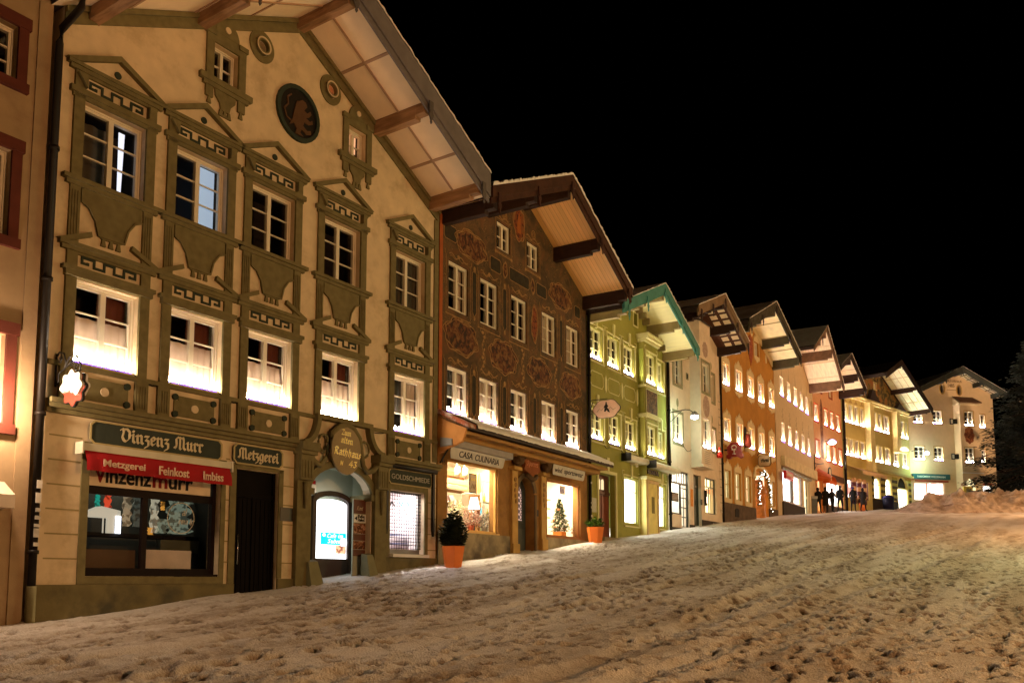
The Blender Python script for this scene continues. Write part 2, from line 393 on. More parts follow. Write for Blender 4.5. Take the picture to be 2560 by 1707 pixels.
def candle_bar(F, u0, u1, z, label, group, w=-.06):
    L_ = round(u1-u0-.06, 2)
    far = F.y > 40; key = (L_, far)
    if key not in BARS:
        a = MB(); n = max(6, int(L_/.075))
        for i in range(n):
            x = L_*(i+.5)/n; h = .07+.04*(.5+.5*math.sin(2.1*i+.7)) + .02*random.random()
            a.add([(x-.034, -.02, .035), (x+.034, -.02, .035), (x+.034, .02, .035), (x-.034, .02, .035), (x, 0, .035+h)],
                  [(0, 1, 4), (1, 2, 4), (2, 3, 4), (3, 0, 4), (0, 3, 2, 1)])
        a.box(0, L_, -.014, .014, .03, .075 if far else .055)
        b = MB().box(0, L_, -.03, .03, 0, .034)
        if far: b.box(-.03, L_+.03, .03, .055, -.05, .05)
        g = MB()
        for i in range(int(L_*60)):
            x = random.random()*L_; y = .03+random.random()*.03; zz = random.random()*.05-.02
            dx, dy, dz = [random.uniform(-.035, .035) for _ in range(3)]
            g.add([(x, y, zz), (x+dx, y+abs(dy), zz+dz), (x+dz, y+abs(dx), zz+dx*.6)], [(0, 1, 2)])
        BARS[key] = (mesh('candle_row', a, LEDF if far else LED), mesh('fringe_base', b, FRINGE), mesh('garland', g, GREEN, normals=False))
    t = thing('candle_light_bar', label, 'candle light', F, (u0+.03, w, z), group)
    for nm, me in zip(('candle_row', 'fringe_base', 'garland'), BARS[key]): part(nm, None, None, F, t, (u0+.03, w, z), me)
    return t
def roof(F, par, za, ua, uL, uR, s, O, mats, beams, T=.26, hb=.42, D=11, panels=(0, 0), snow=.05, pend=True, bm=None,
         beamh=.3, soff=None, batt=None, kick=0, lace=False, pmat=None):
    """saddle roof, gable to the street: slab, boarded soffit, verge boards, purlin ends, carved pendants"""
    tile, fas = mats; bm = bm or WOODD; soff = soff or WOODL
    zf = lambda u: za - s*abs(u-ua)
    pts = [(uL, zf(uL)), (ua, za), (uR, zf(uR)), (uR, zf(uR)+T+kick), (ua, za+T), (uL, zf(uL)+T+kick)]
    part('roof', MB().prism(pts, -D, O), tile, F, par)
    # soffit sheet with battens
    mb = MB(); e = .006
    for a, b in ((uL+.02, ua), (ua, uR-.02)):
        mb.quad((a, .01, zf(a)-e), (b, .01, zf(b)-e), (b, O-.02, zf(b)-e), (a, O-.02, zf(a)-e))
        n, c = panels
        L_ = abs(b-a)
        for i in range(1, n):                          # ribs running out from the wall
            u = a+(b-a)*i/n; mb.prism([(u-.025, zf(u-.025)-.03), (u+.025, zf(u+.025)-.03), (u+.025, zf(u+.025)-e), (u-.025, zf(u-.025)-e)], .02, O-.05, 1)
        for j in range(1, c):                          # ribs running down the slope
            w = O*j/c; mb.add([(a, w-.025, zf(a)-.034), (b, w-.025, zf(b)-.034), (b, w+.025, zf(b)-.034), (a, w+.025, zf(a)-.034),
                               (a, w-.025, zf(a)), (b, w-.025, zf(b)), (b, w+.025, zf(b)), (a, w+.025, zf(a))],
                              [(0, 1, 2, 3), (0, 1, 5, 4), (3, 2, 6, 7), (0, 3, 7, 4), (1, 2, 6, 5)], 1)
    part('soffit', mb, [soff, batt or soff], F, par)
    # verge boards in two steps
    mb = MB()
    for (w0, w1, lo, hi) in ((O+.004, O+.05, -hb*.35, T*.6), (O+.054, O+.1, -.02, T+.03)):
        mb.prism([(uL, zf(uL)+lo), (ua, za+lo), (uR, zf(uR)+lo), (uR, zf(uR)+hi+kick), (ua, za+hi), (uL, zf(uL)+hi+kick)], w0, w1)
    part('verge_board', mb, fas, F, par)
    for ub in beams:
        c = MB(); a, b = ub-.10, ub+.10; zl = min(zf(a), zf(b)); q = zl-beamh
        if abs(ub-ua) < .2: c.prism([(a, q), (b, q), (b, zf(b)-.01), (ub, zf(ub)-.01), (a, zf(a)-.01)], -.1, O-.02)
        else:
            c.prism([(a, q), (b, q), (b, zf(b)-.01), (a, zf(a)-.01)], -.1, O-.28); c.prism([(a, q+.09), (b, q+.09), (b, zf(b)-.01), (a, zf(a)-.01)], O-.275, O-.02)
        part('purlin_end', c, bm, F, par)
        if pend:
            h = .55; zb = zf(ub)+.05
            P = [(-.07, 0), (.07, 0), (.07, -.2), (.04, -.24), (.085, -.32), (.05, -.4), (.02, -.46), (.03, -.5), (0, -h), (-.03, -.5), (-.02, -.46), (-.05, -.4), (-.085, -.32), (-.04, -.24), (-.07, -.2)]
            part('carved_pendant', MB().prism([(ub+x, zb+y) for x, y in P], O+.104, O+.135), pmat or fas, F, par)
    if snow:
        mb = MB(); n = 60; D2 = D
        for (a, b) in ((uL, ua), (ua, uR)):
            vs = []; fs = []
            for i in range(n+1):
                u = a+(b-a)*i/n; h = T+kick*abs(u-ua)/max(.1, abs(uR-ua)) + snow*(.55+.6*random.random()) + .02
                wo = O+.11+.03*random.random()
                vs += [(u, -D2, zf(u)+h), (u, wo, zf(u)+h), (u, wo-.01, zf(u)+T+kick*abs(u-ua)/max(.1, abs(uR-ua))+.031)]
            for i in range(n): fs += [(3*i, 3*i+3, 3*i+4, 3*i+1), (3*i+1, 3*i+4, 3*i+5, 3*i+2)]
            mb.add(vs, fs)
        part('snow_layer', mb, SNOW, F, par)
def gable(uL, uR, z0, ua, za, s): return [(uL, z0), (uR, z0), (uR, za-s*(uR-ua)), (ua, za), (uL, za-s*(ua-uL))]
def downpipe(F, par, u, w, z0, z1, r=.055, m=None, top=None):
    mb = MB().tube([(u, w, z0), (u, w, z1)]+(top or []), r, 10)
    for z in np.arange(z0+1, z1, 2.2): mb.lathe((u, w, float(z)), [(r*1.35, 0), (r*1.35, .06)], 10)
    return part('downpipe', mb, m or PIPE, F, par)
def cable(F, par, pts, m=None):
    mb = MB(); path = []
    for a, b in zip(pts[:-1], pts[1:]):
        for i in range(7):
            t = i/6; path.append((a[0]+(b[0]-a[0])*t, .03, a[1]+(b[1]-a[1])*t-.16*4*t*(1-t)))
    mb.tube(path, .011, 5, 0); return part('light_cable', mb, m or BLACK, F, par)
ORD = ['first', 'second', 'third', 'fourth', 'fifth', 'sixth', 'seventh', 'eighth', 'ninth', 'tenth', 'eleventh']

# ---------------------------------------------------------------- the snow covered street
LAT = RNG.rand(12, 128, 128)
def vn(x, y, k):
    xi = np.floor(x).astype(int); yi = np.floor(y).astype(int); fx = x-xi; fy = y-yi
    fx = fx*fx*(3-2*fx); fy = fy*fy*(3-2*fy); A = LAT[k % 12]
    a = A[xi % 128, yi % 128]; b = A[(xi+1) % 128, yi % 128]; c = A[xi % 128, (yi+1) % 128]; d = A[(xi+1) % 128, (yi+1) % 128]
    return (a*(1-fx)+b*fx)*(1-fy)+(c*(1-fx)+d*fx)*fy-.5
def fbm(x, y, k, o=4, g=.5):
    r = 0; a = 1
    for i in range(o): r = r+a*vn(x*2**i+17*i, y*2**i+5*i, k+i); a *= g
    return r
def steps(a, b, d0, gr, dmax):
    out = [a]; d = d0
    while out[-1] < b: out.append(out[-1]+d); d = min(dmax, d*gr)
    return out
def build_street():
    ys = [-20, -8, 0, 3, 5]+steps(6.2, 26, .034, 1.0032, .2)[0:]
    ys = sorted(set(ys+steps(ys[-1]+.1, 78, .12, 1.006, .6)+[90, 110, 150, 200]))
    xs = [-60, -30, -16]+steps(-9, 14, .05, 1, .05)+steps(14.1, 48, .08, 1.012, .8)+[60, 90]
    xs = np.array(sorted(set(xs))); ys = np.array(ys)
    X, Y = np.meshgrid(xs, ys); Z = np.interp(Y, GY, GZ)
    th = math.radians(33); S = X*math.sin(th)+Y*math.cos(th); T = X*math.cos(th)-Y*math.sin(th)
    near = np.clip((44-Y)/26, .25, 1)
    foot = np.clip((T+14.1)/1.5, 0, 1)                      # trodden flat close to the houses
    H = .05*fbm(X/2.6, Y/2.6, 0, 2)+.045*fbm(T/.42, S/6.5, 3, 3)*foot
    lump = fbm(X/.26, Y/.26, 5, 2, .6); fine = np.abs(fbm(T/.13, S/.17, 7, 2, .6)); bump = np.clip(.5+1.8*vn(X/.7, Y/.7, 4), 0, 1)
    mask = np.clip(.62+1.3*vn(X/3.1, Y/3.1, 8)*foot, .25, 1); streak = np.maximum(0, fbm(T/.10, S/.55, 11, 2, .7)+.1)*np.clip(.5+2.5*vn(T/1.3, S/5, 10), 0, 1)
    H += mask*near*(.022*lump+.075*fine*bump+.065*streak+.02)*np.clip(foot*1.3-.2, .1, 1)
    for c, wd, dp in ((-9.2, .16, .05), (-7.7, .16, .05), (-4.9, .18, .045), (-3.4, .18, .045), (-.6, .2, .04), (.9, .2, .04), (3.5, .2, .03)):
        q = T-c-.5*np.sin(S/7+c); H -= dp*np.exp(-(q/wd)**2)*(.5+vn(S/1.3, T, 2)+.3); H += dp*.5*np.exp(-((np.abs(q)-wd*1.9)/.1)**2)
    H += .035*np.exp(-((T+13.62)/.28)**2)*np.clip(.5+2.2*vn(S/.9, T*0+3, 6), 0, 1.3)*(S > -2)
    D = np.clip(.30+.55*fbm(T/.5, S/4.5, 9, 4)-4.5*(mask*(.05*lump+.06*fine+.05*streak)-.012), 0, 1)*foot
    n = 0
    while n < 9000:                                          # single footprints and walkers' tracks
        x = random.uniform(-8, 20); y = random.uniform(6.3, 42)
        t0 = x*math.cos(th)-y*math.sin(th)
        if t0 < -13.4: continue
        a0 = random.choice([math.radians(57), math.radians(57), math.radians(237), random.uniform(0, 6.28)])+random.gauss(0, .25)
        for k in range(random.choice([1, 4, 7])):
            px = x+math.cos(a0)*.62*k-math.sin(a0)*.1*(-1)**k; py = y+math.sin(a0)*.62*k+math.cos(a0)*.1*(-1)**k
            a = a0+random.gauss(0, .15); n += 1
            i0, i1 = np.searchsorted(xs, [px-.32, px+.32]); j0, j1 = np.searchsorted(ys, [py-.32, py+.32])
            if i1 <= i0 or j1 <= j0: continue
            dx = X[j0:j1, i0:i1]-px; dy = Y[j0:j1, i0:i1]-py
            p = dx*math.cos(a)+dy*math.sin(a); q = -dx*math.sin(a)+dy*math.cos(a)
            r = np.sqrt((p/.13)**2+(q/(.052-.013*np.sign(p)*.4))**2); d = random.uniform(.02, .06)
            H[j0:j1, i0:i1] += -d*np.exp(-np.clip(r, 0, 4)**4*.8)+d*.55*np.exp(-((r-1.45)/.35)**2)
            D[j0:j1, i0:i1] = np.clip(D[j0:j1, i0:i1]+.6*np.exp(-r**4), 0, 1)
    Z = Z+H*np.clip((Y-3)/3, 0, 1)
    ny, nx = X.shape; co_ = np.stack([X, Y, Z], -1).reshape(-1, 3)
    idx = np.arange(ny*nx).reshape(ny, nx)
    q = np.stack([idx[:-1, :-1], idx[:-1, 1:], idx[1:, 1:], idx[1:, :-1]], -1).reshape(-1, 4)
    me = bpy.data.meshes.new('snowy_street'); me.vertices.add(len(co_)); me.vertices.foreach_set('co', co_.ravel())
    me.loops.add(q.size); me.loops.foreach_set('vertex_index', q.ravel())
    me.polygons.add(len(q)); me.polygons.foreach_set('loop_start', np.arange(0, q.size, 4)); me.polygons.foreach_set('loop_total', np.full(len(q), 4))
    me.polygons.foreach_set('use_smooth', np.ones(len(q), bool))
    at = me.attributes.new('slush', 'FLOAT', 'POINT'); at.data.foreach_set('value', D.ravel()); me.update()
    m, nn, l, p = _new('trodden_snow')
    a = nn.new('ShaderNodeAttribute'); a.attribute_name = 'slush'
    tc = nn.new('ShaderNodeTexCoord'); no = nn.new('ShaderNodeTexNoise'); no.inputs['Scale'].default_value = 16; no.inputs['Detail'].default_value = 8
    no.inputs['Roughness'].default_value = .7; l.new(tc.outputs['Object'], no.inputs['Vector'])
    ad = nn.new('ShaderNodeMath'); ad.operation = 'MULTIPLY_ADD'; ad.inputs[1].default_value = 1.1
    l.new(no.outputs['Fac'], ad.inputs[0]); l.new(a.outputs['Fac'], ad.inputs[2])
    r = nn.new('ShaderNodeValToRGB'); e = r.color_ramp.elements
    e[0].position = .36; e[0].color = (.74, .69, .64, 1); e[1].position = .95; e[1].color = (.12, .08, .055, 1)
    k = e.new(.62); k.color = (.46, .38, .30, 1)
    sb = nn.new('ShaderNodeMath'); sb.operation = 'MULTIPLY'; sb.inputs[1].default_value = .55
    l.new(ad.outputs[0], sb.inputs[0]); l.new(sb.outputs[0], r.inputs[0]); l.new(r.outputs[0], p.inputs['Base Color'])
    p.inputs['Roughness'].default_value = .75
    n2 = nn.new('ShaderNodeTexNoise'); n2.inputs['Scale'].default_value = 38; n2.inputs['Detail'].default_value = 5; l.new(tc.outputs['Object'], n2.inputs['Vector'])
    b = nn.new('ShaderNodeBump'); b.inputs['Strength'].default_value = .9; b.inputs['Distance'].default_value = .03
    l.new(n2.outputs['Fac'], b.inputs['Height']); l.new(b.outputs[0], p.inputs['Normal'])
    me.materials.append(m)
    o = bpy.data.objects.new('snowy_street', me); COL.objects.link(o); o['kind'] = 'structure'
build_street()

# ---------------------------------------------------------------- street lamps across the way, the last one added (they light the fronts)
def street_lamp(x, y, power, label, col=AMBER, h=6.0):
    z = gz(y); t = thing('street_lamp', label, 'street lamp', WF, wp(x, y, z), 'street lamps on the far side')
    mb = MB().lathe(wp(x, y, z-.1), [(.14, 0), (.14, .5), (.09, .6), (.06, .9), (.05, h-.5), (.08, h-.45)], 12)
    part('pole', mb, BLACK, WF, t)
    part('lantern_cap', MB().lathe(wp(x, y, z+h+.12), [(.34, 0), (.30, .06), (.1, .3), (.02, .42)], 12), BLACK, WF, t)
    L = bpy.data.lights.new('lamp_light', 'POINT'); L.energy = power; L.color = col; L.shadow_soft_size = .16
    o = bpy.data.objects.new('lamp_light', L); COL.objects.link(o); o.parent = t; o.location = (0, 0, h-.25)
street_lamp(14.5, 1.5, 3300, 'tall black street lamp nearest behind the viewer')
street_lamp(17.5, 19.5, 800, 'black street lamp with greenish light right of the square', (.80, .92, .45))
street_lamp(23.0, 29.0, 1500, 'black street lamp half way up the right hand side')
street_lamp(33.5, 48.0, 1700, 'black street lamp near the top of the right hand side')
street_lamp(46.5, 57.0, 3900, 'black lamp added out of view to brighten the pale corner house', (1, .62, .33))  # unseen lamp, added to brighten the pale corner house

# ================================================================ house 1: cream front with olive mouldings
F1 = Frame(-7.53, 13.78, 33.5)
h1 = thing('gabled_house', 'cream plastered gabled house with olive window pediments, nearest and largest', 'house', F1, (0, 0, .9), 'gabled houses along the street')
CX = [.99, 2.79, 4.56, 6.58, 8.98]
def build_h1():
    F, par = F1, h1; w1 = 10.1; ua, za, s = 5.15, 13.9, .521
    holes = []
    for c in CX: holes += [rect(c-.58, c+.58, 8.37, 9.73), rect(c-.58, c+.58, 5.2, 6.6)]
    holes += [rect(2.95, 3.55, 11.45, 12.17), rect(6.71, 7.29, 11.45, 12.17), rect(.80, 3.45, 1.66, 3.60), rect(3.81, 4.88, .9, 3.78),
              arch_pts(5.72, 7.68, .6, 3.52, 4.12), rect(8.33, 9.62, 2.22, 3.75)]
    holes += [ell(4.13, 12.70, .12, .12, 12), ell(6.11, 12.72, .12, .12, 12)]
    wall(F, par, gable(0, w1, .2, ua, za, s), holes, CREAM, depth=.24)
    for c in CX:                                        # windows and their mouldings
        i = CX.index(c)
        window(F, par, c-.58, c+.58, 8.37, 9.73, 3, style=['gap', 'blind', 'dark', 'dark', 'sheer'][i])
        window(F, par, c-.58, c+.58, 5.2, 6.6, 3, style='lace' if i < 4 else 'sides')
        mb = MB(); a, b = c-.77, c+.77
        # upper storey surround
        mb.box(a, c-.585, 0, .05, 8.33, 10.2).box(c+.585, b, 0, .05, 8.33, 10.2)
        mb.box(a-.08, b+.08, 0, .08, 9.80, 9.90).box(a-.03, b+.03, 0, .05, 9.735, 9.80)
        mb.box(a, b, 0, .045, 10.15, 10.2)
        mb.box(a-.10, b+.10, 0, .07, 10.2, 10.27).box(a-.15, b+.15, 0, .10, 10.27, 10.33)
        for sg in (-1, 1):
            mb.prism([(c+sg*.95, 10.335), (c, 10.80), (c, 10.70), (c+sg*.75, 10.335)], 0, .10)
        mb.box(a-.15, b+.15, 0, .12, 8.26, 8.33).box(a-.08, b+.08, 0, .07, 8.19, 8.26)
        for sg in (-1, 1): mb.prism([(c+sg*.585, 10.14), (c+sg*.585, 9.92), (c+sg*.76, 10.14)], .05, .12)
        # between the storeys: fluted strips and the scalloped apron
        for x0 in (a, c+.585):
            mb.box(x0, x0+.185, 0, .045, 7.2, 8.19)
            for k in range(3): mb.box(x0+.035+k*.048, x0+.052+k*.048, .045, .06, 7.25, 8.1)
        mb.prism([(c-.56, 8.19), (c-.56, 7.95), (c-.42, 7.88), (c-.30, 7.7), (c-.24, 7.46), (c-.17, 7.42), (c+.17, 7.42), (c+.24, 7.46), (c+.30, 7.7), (c+.42, 7.88), (c+.56, 7.95), (c+.56, 8.19)], 0, .035)
        mb.stroke([(c-.56, 8.15), (c-.56, 7.95), (c-.42, 7.88), (c-.30, 7.7), (c-.24, 7.46), (c+.24, 7.46), (c+.30, 7.7), (c+.42, 7.88), (c+.56, 7.95)], .03, .035, .06)
        for x0 in (-.14, 0, .14): mb.prism([(c+x0-.02, 7.44), (c+x0+.02, 7.44), (c+x0+.045, 7.3), (c+x0-.045, 7.3)], 0, .04)
        # broken pediment and lower surround
        mb.box(a-.10, b+.10, 0, .07, 7.06, 7.13).box(a-.15, b+.15, 0, .10, 7.13, 7.2)
        for sg in (-1, 1):
            mb.prism([(c+sg*.95, 7.205), (c+sg*.38, 7.47), (c+sg*.36, 7.385), (c+sg*.76, 7.205)], 0, .08)
        mb.box(a, c-.585, 0, .05, 5.16, 7.06).box(c+.585, b, 0, .05, 5.16, 7.06)
        mb.box(a, b, 0, .045, 7.02, 7.06)
        mb.box(a-.08, b+.08, 0, .11, 6.72, 6.79).box(a-.03, b+.03, 0, .1, 6.62, 6.72)
        part('window_surround', mb, OLIVE, F, par)
        for z0 in (9.92, 6.83):                          # key pattern friezes
            k = MB(); zz = z0+.105
            P = [(-.40, -.02), (-.40, .04), (-.44, .04), (-.44, -.05), (-.47, -.05)]
            path = [(-.38, .0), (-.38, -.03), (-.48, -.03), (-.48, .065), (-.27, .065), (-.27, -.06), (-.09, -.06), (-.09, .065), (.09, .065), (.09, -.06), (.27, -.06), (.27, .065), (.48, .065), (.48, -.03), (.38, -.03), (.38, .0)]
            k.stroke([(c+x*1.02, zz+y) for x, y in path], .042, .0, .02)
            part('key_frieze', k, DOLIVE, F, par)
        part('round_boss', MB().disc(c, 10.47, .065, .065, 0, .02, n=16), DOLIVE, F, par)
    # attic windows
    for c in (3.25, 7.0):
        window(F, par, c-.29, c+.29, 11.45, 12.17, 2, style='dark' if c < 5 else 'lit', ft=.055)
        mb = MB(); mb.box(c-.47, c-.30, 0, .05, 11.0, 12.3).box(c+.30, c+.47, 0, .05, 11.0, 12.3)
        mb.box(c-.5, c-.28, 0, .08, 12.3, 12.4).box(c+.28, c+.5, 0, .08, 12.3, 12.4).box(c-.3, c+.3, 0, .045, 12.18, 12.4)
        mb.prism([(c+.29*math.cos(t), 12.4+.34*math.sin(t)) for t in np.linspace(0, PI, 14)], 0, .05)
        mb.box(c-.62, c+.62, 0, .1, 11.30, 11.42).box(c-.54, c+.54, 0, .07, 11.22, 11.30)
        mb.prism([(c-.26, 11.3), (c-.24, 11.1), (c-.13, 10.98), (c-.1, 10.85), (c+.1, 10.85), (c+.13, 10.98), (c+.24, 11.1), (c+.26, 11.3)], 0, .04)
        for x0 in (-.38, -.1, 0, .1, .38):
            zt = 11.0 if abs(x0) > .2 else 10.86; mb.prism([(c+x0-.02, zt), (c+x0+.02, zt), (c+x0+.05, zt-.13), (c+x0-.05, zt-.13)], 0, .04)
        part('window_surround', mb, OLIVE, F, par)
        part('round_boss', MB().disc(c, 12.55, .065, .065, .05, .07, n=14), CREAM, F, par)
    for c, zc, lit in ((4.13, 12.70, 0), (6.11, 12.72, 1)):
        part('round_window', MB().ring(c, zc, .32, .34, .14, 0, .03).ring(c, zc, .18, .18, .055, .0, .09), [OLIVE, CREAM], F, par)
        part('round_pane', MB().disc(c, zc, .13, .13, -.25, -.2, n=16), emat('orange_lamp', (1, .22, .08), .55) if lit else DARK, F, par)
        part('round_trim', MB().ring(c, zc, .185, .185, .03, .09, .1), CREAM, F, par)
    # medallion with the lion
    mb = MB().ring(5.15, 11.7, .61, .62, .09, 0, .07).disc(5.15, 11.7, .54, .55, 0, .02, 1)
    md = part('medallion', mb, [DOLIVE, mat('black_medallion', (.012, .009, .006), bump=0)], F, par)
    lion = [(.02, .30), (.10, .36), (.20, .34), (.25, .26), (.20, .2), (.16, .14), (.26, .12), (.34, .2), (.38, .14), (.30, .04), (.2, .0), (.34, -.04), (.40, .02), (.42, -.06), (.30, -.13), (.17, -.12), (.14, -.22),
            (.26, -.28), (.36, -.24), (.38, -.32), (.24, -.38), (.10, -.32), (.06, -.40), (.16, -.46), (-.08, -.47), (-.04, -.36), (-.12, -.26), (-.24, -.34), (-.16, -.16), (-.12, .02), (-.08, .18), (-.04, .28)]
    mb = MB().prism([(5.15+x, 11.7+y) for x, y in lion], .02, .045)
    mb.stroke([(5.0, 11.45), (4.83, 11.5), (4.76, 11.66), (4.86, 11.8), (4.84, 11.95), (4.95, 12.06)], .035, .02, .04)
    part('lion_relief', mb, mat('bronze_relief', (.10, .05, .022), bump=0), F, md)
    # bands along the rake
    mb = MB()
    for sg, ue in ((-1, 0), (1, w1)):
        u0 = ua; z0 = za; ze = za-s*abs(ue-ua)
        mb.prism([(u0, z0-.02), (ue, ze-.02), (ue, ze-.33), (u0, z0-.33)], 0, .04); mb.prism([(u0, z0-.02), (ue, ze-.02), (ue, ze-.12), (u0, z0-.12)], .04, .09)
    mb.box(9.93, 10.1, 0, .03, 4.6, za-s*(w1-ua)-.3)
    part('rake_moulding', mb, OLIVE, F, par)
    roof(F, par, za, ua, -.25, 10.1, s, 1.6, (TILE, mat('grey_verge', (.17, .15, .15), var=.15)), [5.15, 7.65, 9.78, 2.65, .5], T=.44, hb=.5,
         panels=(4, 2), soff=mat('peach_soffit', (.92, .74, .52), var=.05, bump=0), batt=mat('soffit_ribs', (.42, .27, .17), bump=0), bm=WOODM, snow=.05, kick=.1,
         beamh=.24, pmat=mat('grey_verge2', (.10, .085, .08)))
    # string course, panels below the first floor windows
    mb = MB().box(0, w1, 0, .06, 5.08, 5.16).box(0, 5.5, 0, .22, 4.44, 4.52).box(0, 5.45, 0, .15, 4.37, 4.44).box(0, 5.45, 0, .08, 4.30, 4.37)
    mb.box(8.05, w1, 0, .22, 4.44, 4.52).box(8.1, w1, 0, .15, 4.37, 4.44)
    for c in (CX[0], CX[1], CX[2], CX[4]):
        for x0 in (c-.80, c+.56):
            mb.box(x0, x0+.24, 0, .07, 4.52, 5.08)
            for k in range(4): mb.box(x0+.03+k*.05, x0+.05+k*.05, .07, .085, 4.6, 5.0)
    part('string_course', mb, OLIVE, F, par)
    for c in (CX[0], CX[1], CX[2], CX[4]):
        mb = MB(); q = .09; a, b, z0, z1 = c-.44, c+.44, 4.60, 4.98
        mb.prism([(a+q, z0), (b-q, z0), (b-q, z0+q), (b, z0+q), (b, z1-q), (b-q, z1-q), (b-q, z1), (a+q, z1), (a+q, z1-q), (a, z1-q), (a, z0+q), (a+q, z0+q)], 0, .03, 0)
        for x, z in ((a+.02, z0+.03), (b-.02, z0+.03), (a+.02, z1-.03), (b-.02, z1-.03)): mb.disc(x, z, .06, .06, 0, .05, 1, 14)
        mb.disc(c, 4.78, .075, .075, .03, .05, 2, 16)
        part('sill_panel', mb, [OLIVE, DOLIVE, CREAM], F, par)
    # ground floor: base course, olive borders, rusticated strips
    for q in ((-.02, 3.80, 0, .05, .2, 1.52), (4.89, 5.3, 0, .05, .2, 1.62), (8.1, 10.1, 0, .05, .6, 2.14)): part('base_course', MB().box(*q), PLINTH, F, par)
    mb = MB().box(.66, .795, 0, .03, 1.524, 3.9).box(3.455, 3.56, 0, .03, 1.524, 3.9).box(.795, 3.455, 0, .03, 1.524, 1.655).box(.795, 3.455, 0, .03, 3.61, 3.9)
    part('opening_border', mb, OLIVE, F, par); mb = MB()
    mb.box(3.66, 3.805, 0, .03, 1.524, 3.86).box(4.885, 5.0, 0, .03, 1.624, 3.86).box(3.66, 5.0, 0, .03, 3.79, 3.86)
    part('opening_border', mb, OLIVE, F, par); mb = MB()
    mb.box(8.18, 8.325, 0, .03, 2.144, 3.9).box(9.625, 9.75, 0, .03, 2.144, 3.9).box(8.325, 9.625, 0, .03, 3.76, 3.9)
    part('opening_border', mb, OLIVE, F, par)
    mb = MB()
    for z in np.arange(1.94, 4.3, .40):
        for a, b in ((.1, .655), (3.565, 3.655), (5.005, 5.3), (8.1, 8.175), (9.755, 10.1)): mb.box(a, b, 0, .004, float(z)-.012, float(z)+.012)
    part('block_joints', mb, GROOVE, F, par)
    # portal: two bracket pilasters, raised and swept cornice
    mb = MB()
    for a, b in ((5.3, 5.70), (7.70, 8.1)):
        z0 = 1.4 if a < 6 else 1.7
        mb.box(a, b, 0, .12, z0, 4.24); mb.box(a-.03, b+.03, 0, .26, 4.24, 4.32).box(a-.05, b+.05, 0, .32, 4.32, 4.5); mb.box(a+.02, b-.02, .12, .2, 3.7, 4.24)
        for k in range(4): mb.box(a+.05+k*.085, a+.075+k*.085, .2, .215, 3.75, 4.12)
        c = (a+b)/2; mb.tube([(c, .15, 3.66), (c, .17, 3.4), (c, .14, 3.1)], .05, 8, taper=[.07, .05, .02])
    n = 10
    mb.stroke([(5.45, 4.52)]+[(5.45+.42*math.sin(t), 4.52+.62*(1-math.cos(t))) for t in np.linspace(.2, PI/2, n)]+[(7.5+.48*(1-math.sin(t)), 4.52+.62*(1-math.cos(t))) for t in np.linspace(PI/2, .2, n)]+[(7.98, 4.52)], .11, 0, .16)
    mb.stroke([(p[0], p[1]+.0) for p in arch_pts(5.66, 7.74, 1.7, 3.50, 4.17, 16)[2:]], .16, 0, .06)
    mb.box(5.70, 5.82, -.1, .09, 3.42, 3.56).box(7.60, 7.72, -.6, .09, 3.42, 3.56)
    part('portal_moulding', mb, OLIVE, F, par)
    # recessed entry: side walls, back wall, lit showcase
    RW = mat('pale_recess_plaster', (.40, .42, .31), var=.08)
    mb = MB(); D = -1.0
    mb.quad((5.5, D, .6), (8.1, D, .6), (8.1, D, 4.3), (5.5, D, 4.3)).quad((5.5, D, 4.2), (8.1, D, 4.2), (8.1, -.24, 4.2), (5.5, -.24, 4.2))
    mb.quad((5.5, D, .6), (5.5, -.24, .6), (5.5, -.24, 4.2), (5.5, D, 4.2)).quad((8.1, D, .6), (8.1, -.24, .6), (8.1, -.24, 4.2), (8.1, D, 4.2))
    part('entry_recess', mb, RW, F, par)
    dz = -.58
    door = MB(); c0, c1 = 6.42, 7.66
    ar = lambda a, b, z0, zs, zt: [(a, z0), (b, z0)]+[((a+b)/2+(b-a)/2*math.cos(t), zs+(zt-zs)*math.sin(t)) for t in np.linspace(0, PI, 10)]
    door.box(c0, c0+.11, dz-.1, dz, .9, 3.4).box(c1-.11, c1, dz-.1, dz, .9, 3.4).box(c0+.11, c1-.11, dz-.1, dz-.01, .9, 2.08)
    door.stroke([((c0+c1)/2+(c1-c0-.11)/2*math.cos(t), 3.38+.2*math.sin(t)) for t in np.linspace(0, PI, 10)], .12, dz-.1, dz)
    dd = part('glazed_door', door, mat('dark_door_frame', (.05, .028, .02), rough=.5), F, par)
    panel = ar(c0+.11, c1-.11, 2.08, 3.33, 3.45)
    part('lit_poster_panel', MB().prism(panel, dz-.09, dz-.06), emat('showcase_white', (.93, .96, 1), 1.7), F, dd)
    pb = MB().box(6.72, 7.53, dz-.055, dz-.05, 2.40, 2.68, 0).disc(7.44, 2.47, .11, .1, dz-.05, dz-.045, 1, 16).box(7.2, 7.53, dz-.055, dz-.05, 2.2, 2.39, 2)
    pb.stroke([(7.15, 2.28), (6.76, 2.28)], .012, dz-.055, dz-.05, 3).stroke([(6.83, 2.34), (6.76, 2.28), (6.83, 2.22)], .012, dz-.055, dz-.05, 3)
    pb.disc(6.82, 2.62, .05, .04, dz-.05, dz-.045, 1, 6)
    part('blue_notice', pb, [emat('cyan_poster', (.0, .42, .78), 1.0), emat('white_print', (.9, .97, 1), 1.6), emat('photo_print', (.85, .45, .25), .8, (14, .45, (.25, .08, .05))), emat('grey_print', (.4, .5, .6), .6)], F, dd)
    tx = MB(); pen(tx, 'Cafe im', 6.90, 2.565, .06, dz-.045, .10, .9, fit=.52, shear=.35); pen(tx, 'Suden', 6.92, 2.44, .06, dz-.045, .10, .9, fit=.42, shear=.35)
    part('notice_script', tx, emat('white_print', (.9, .97, 1), 1.6), F, dd)
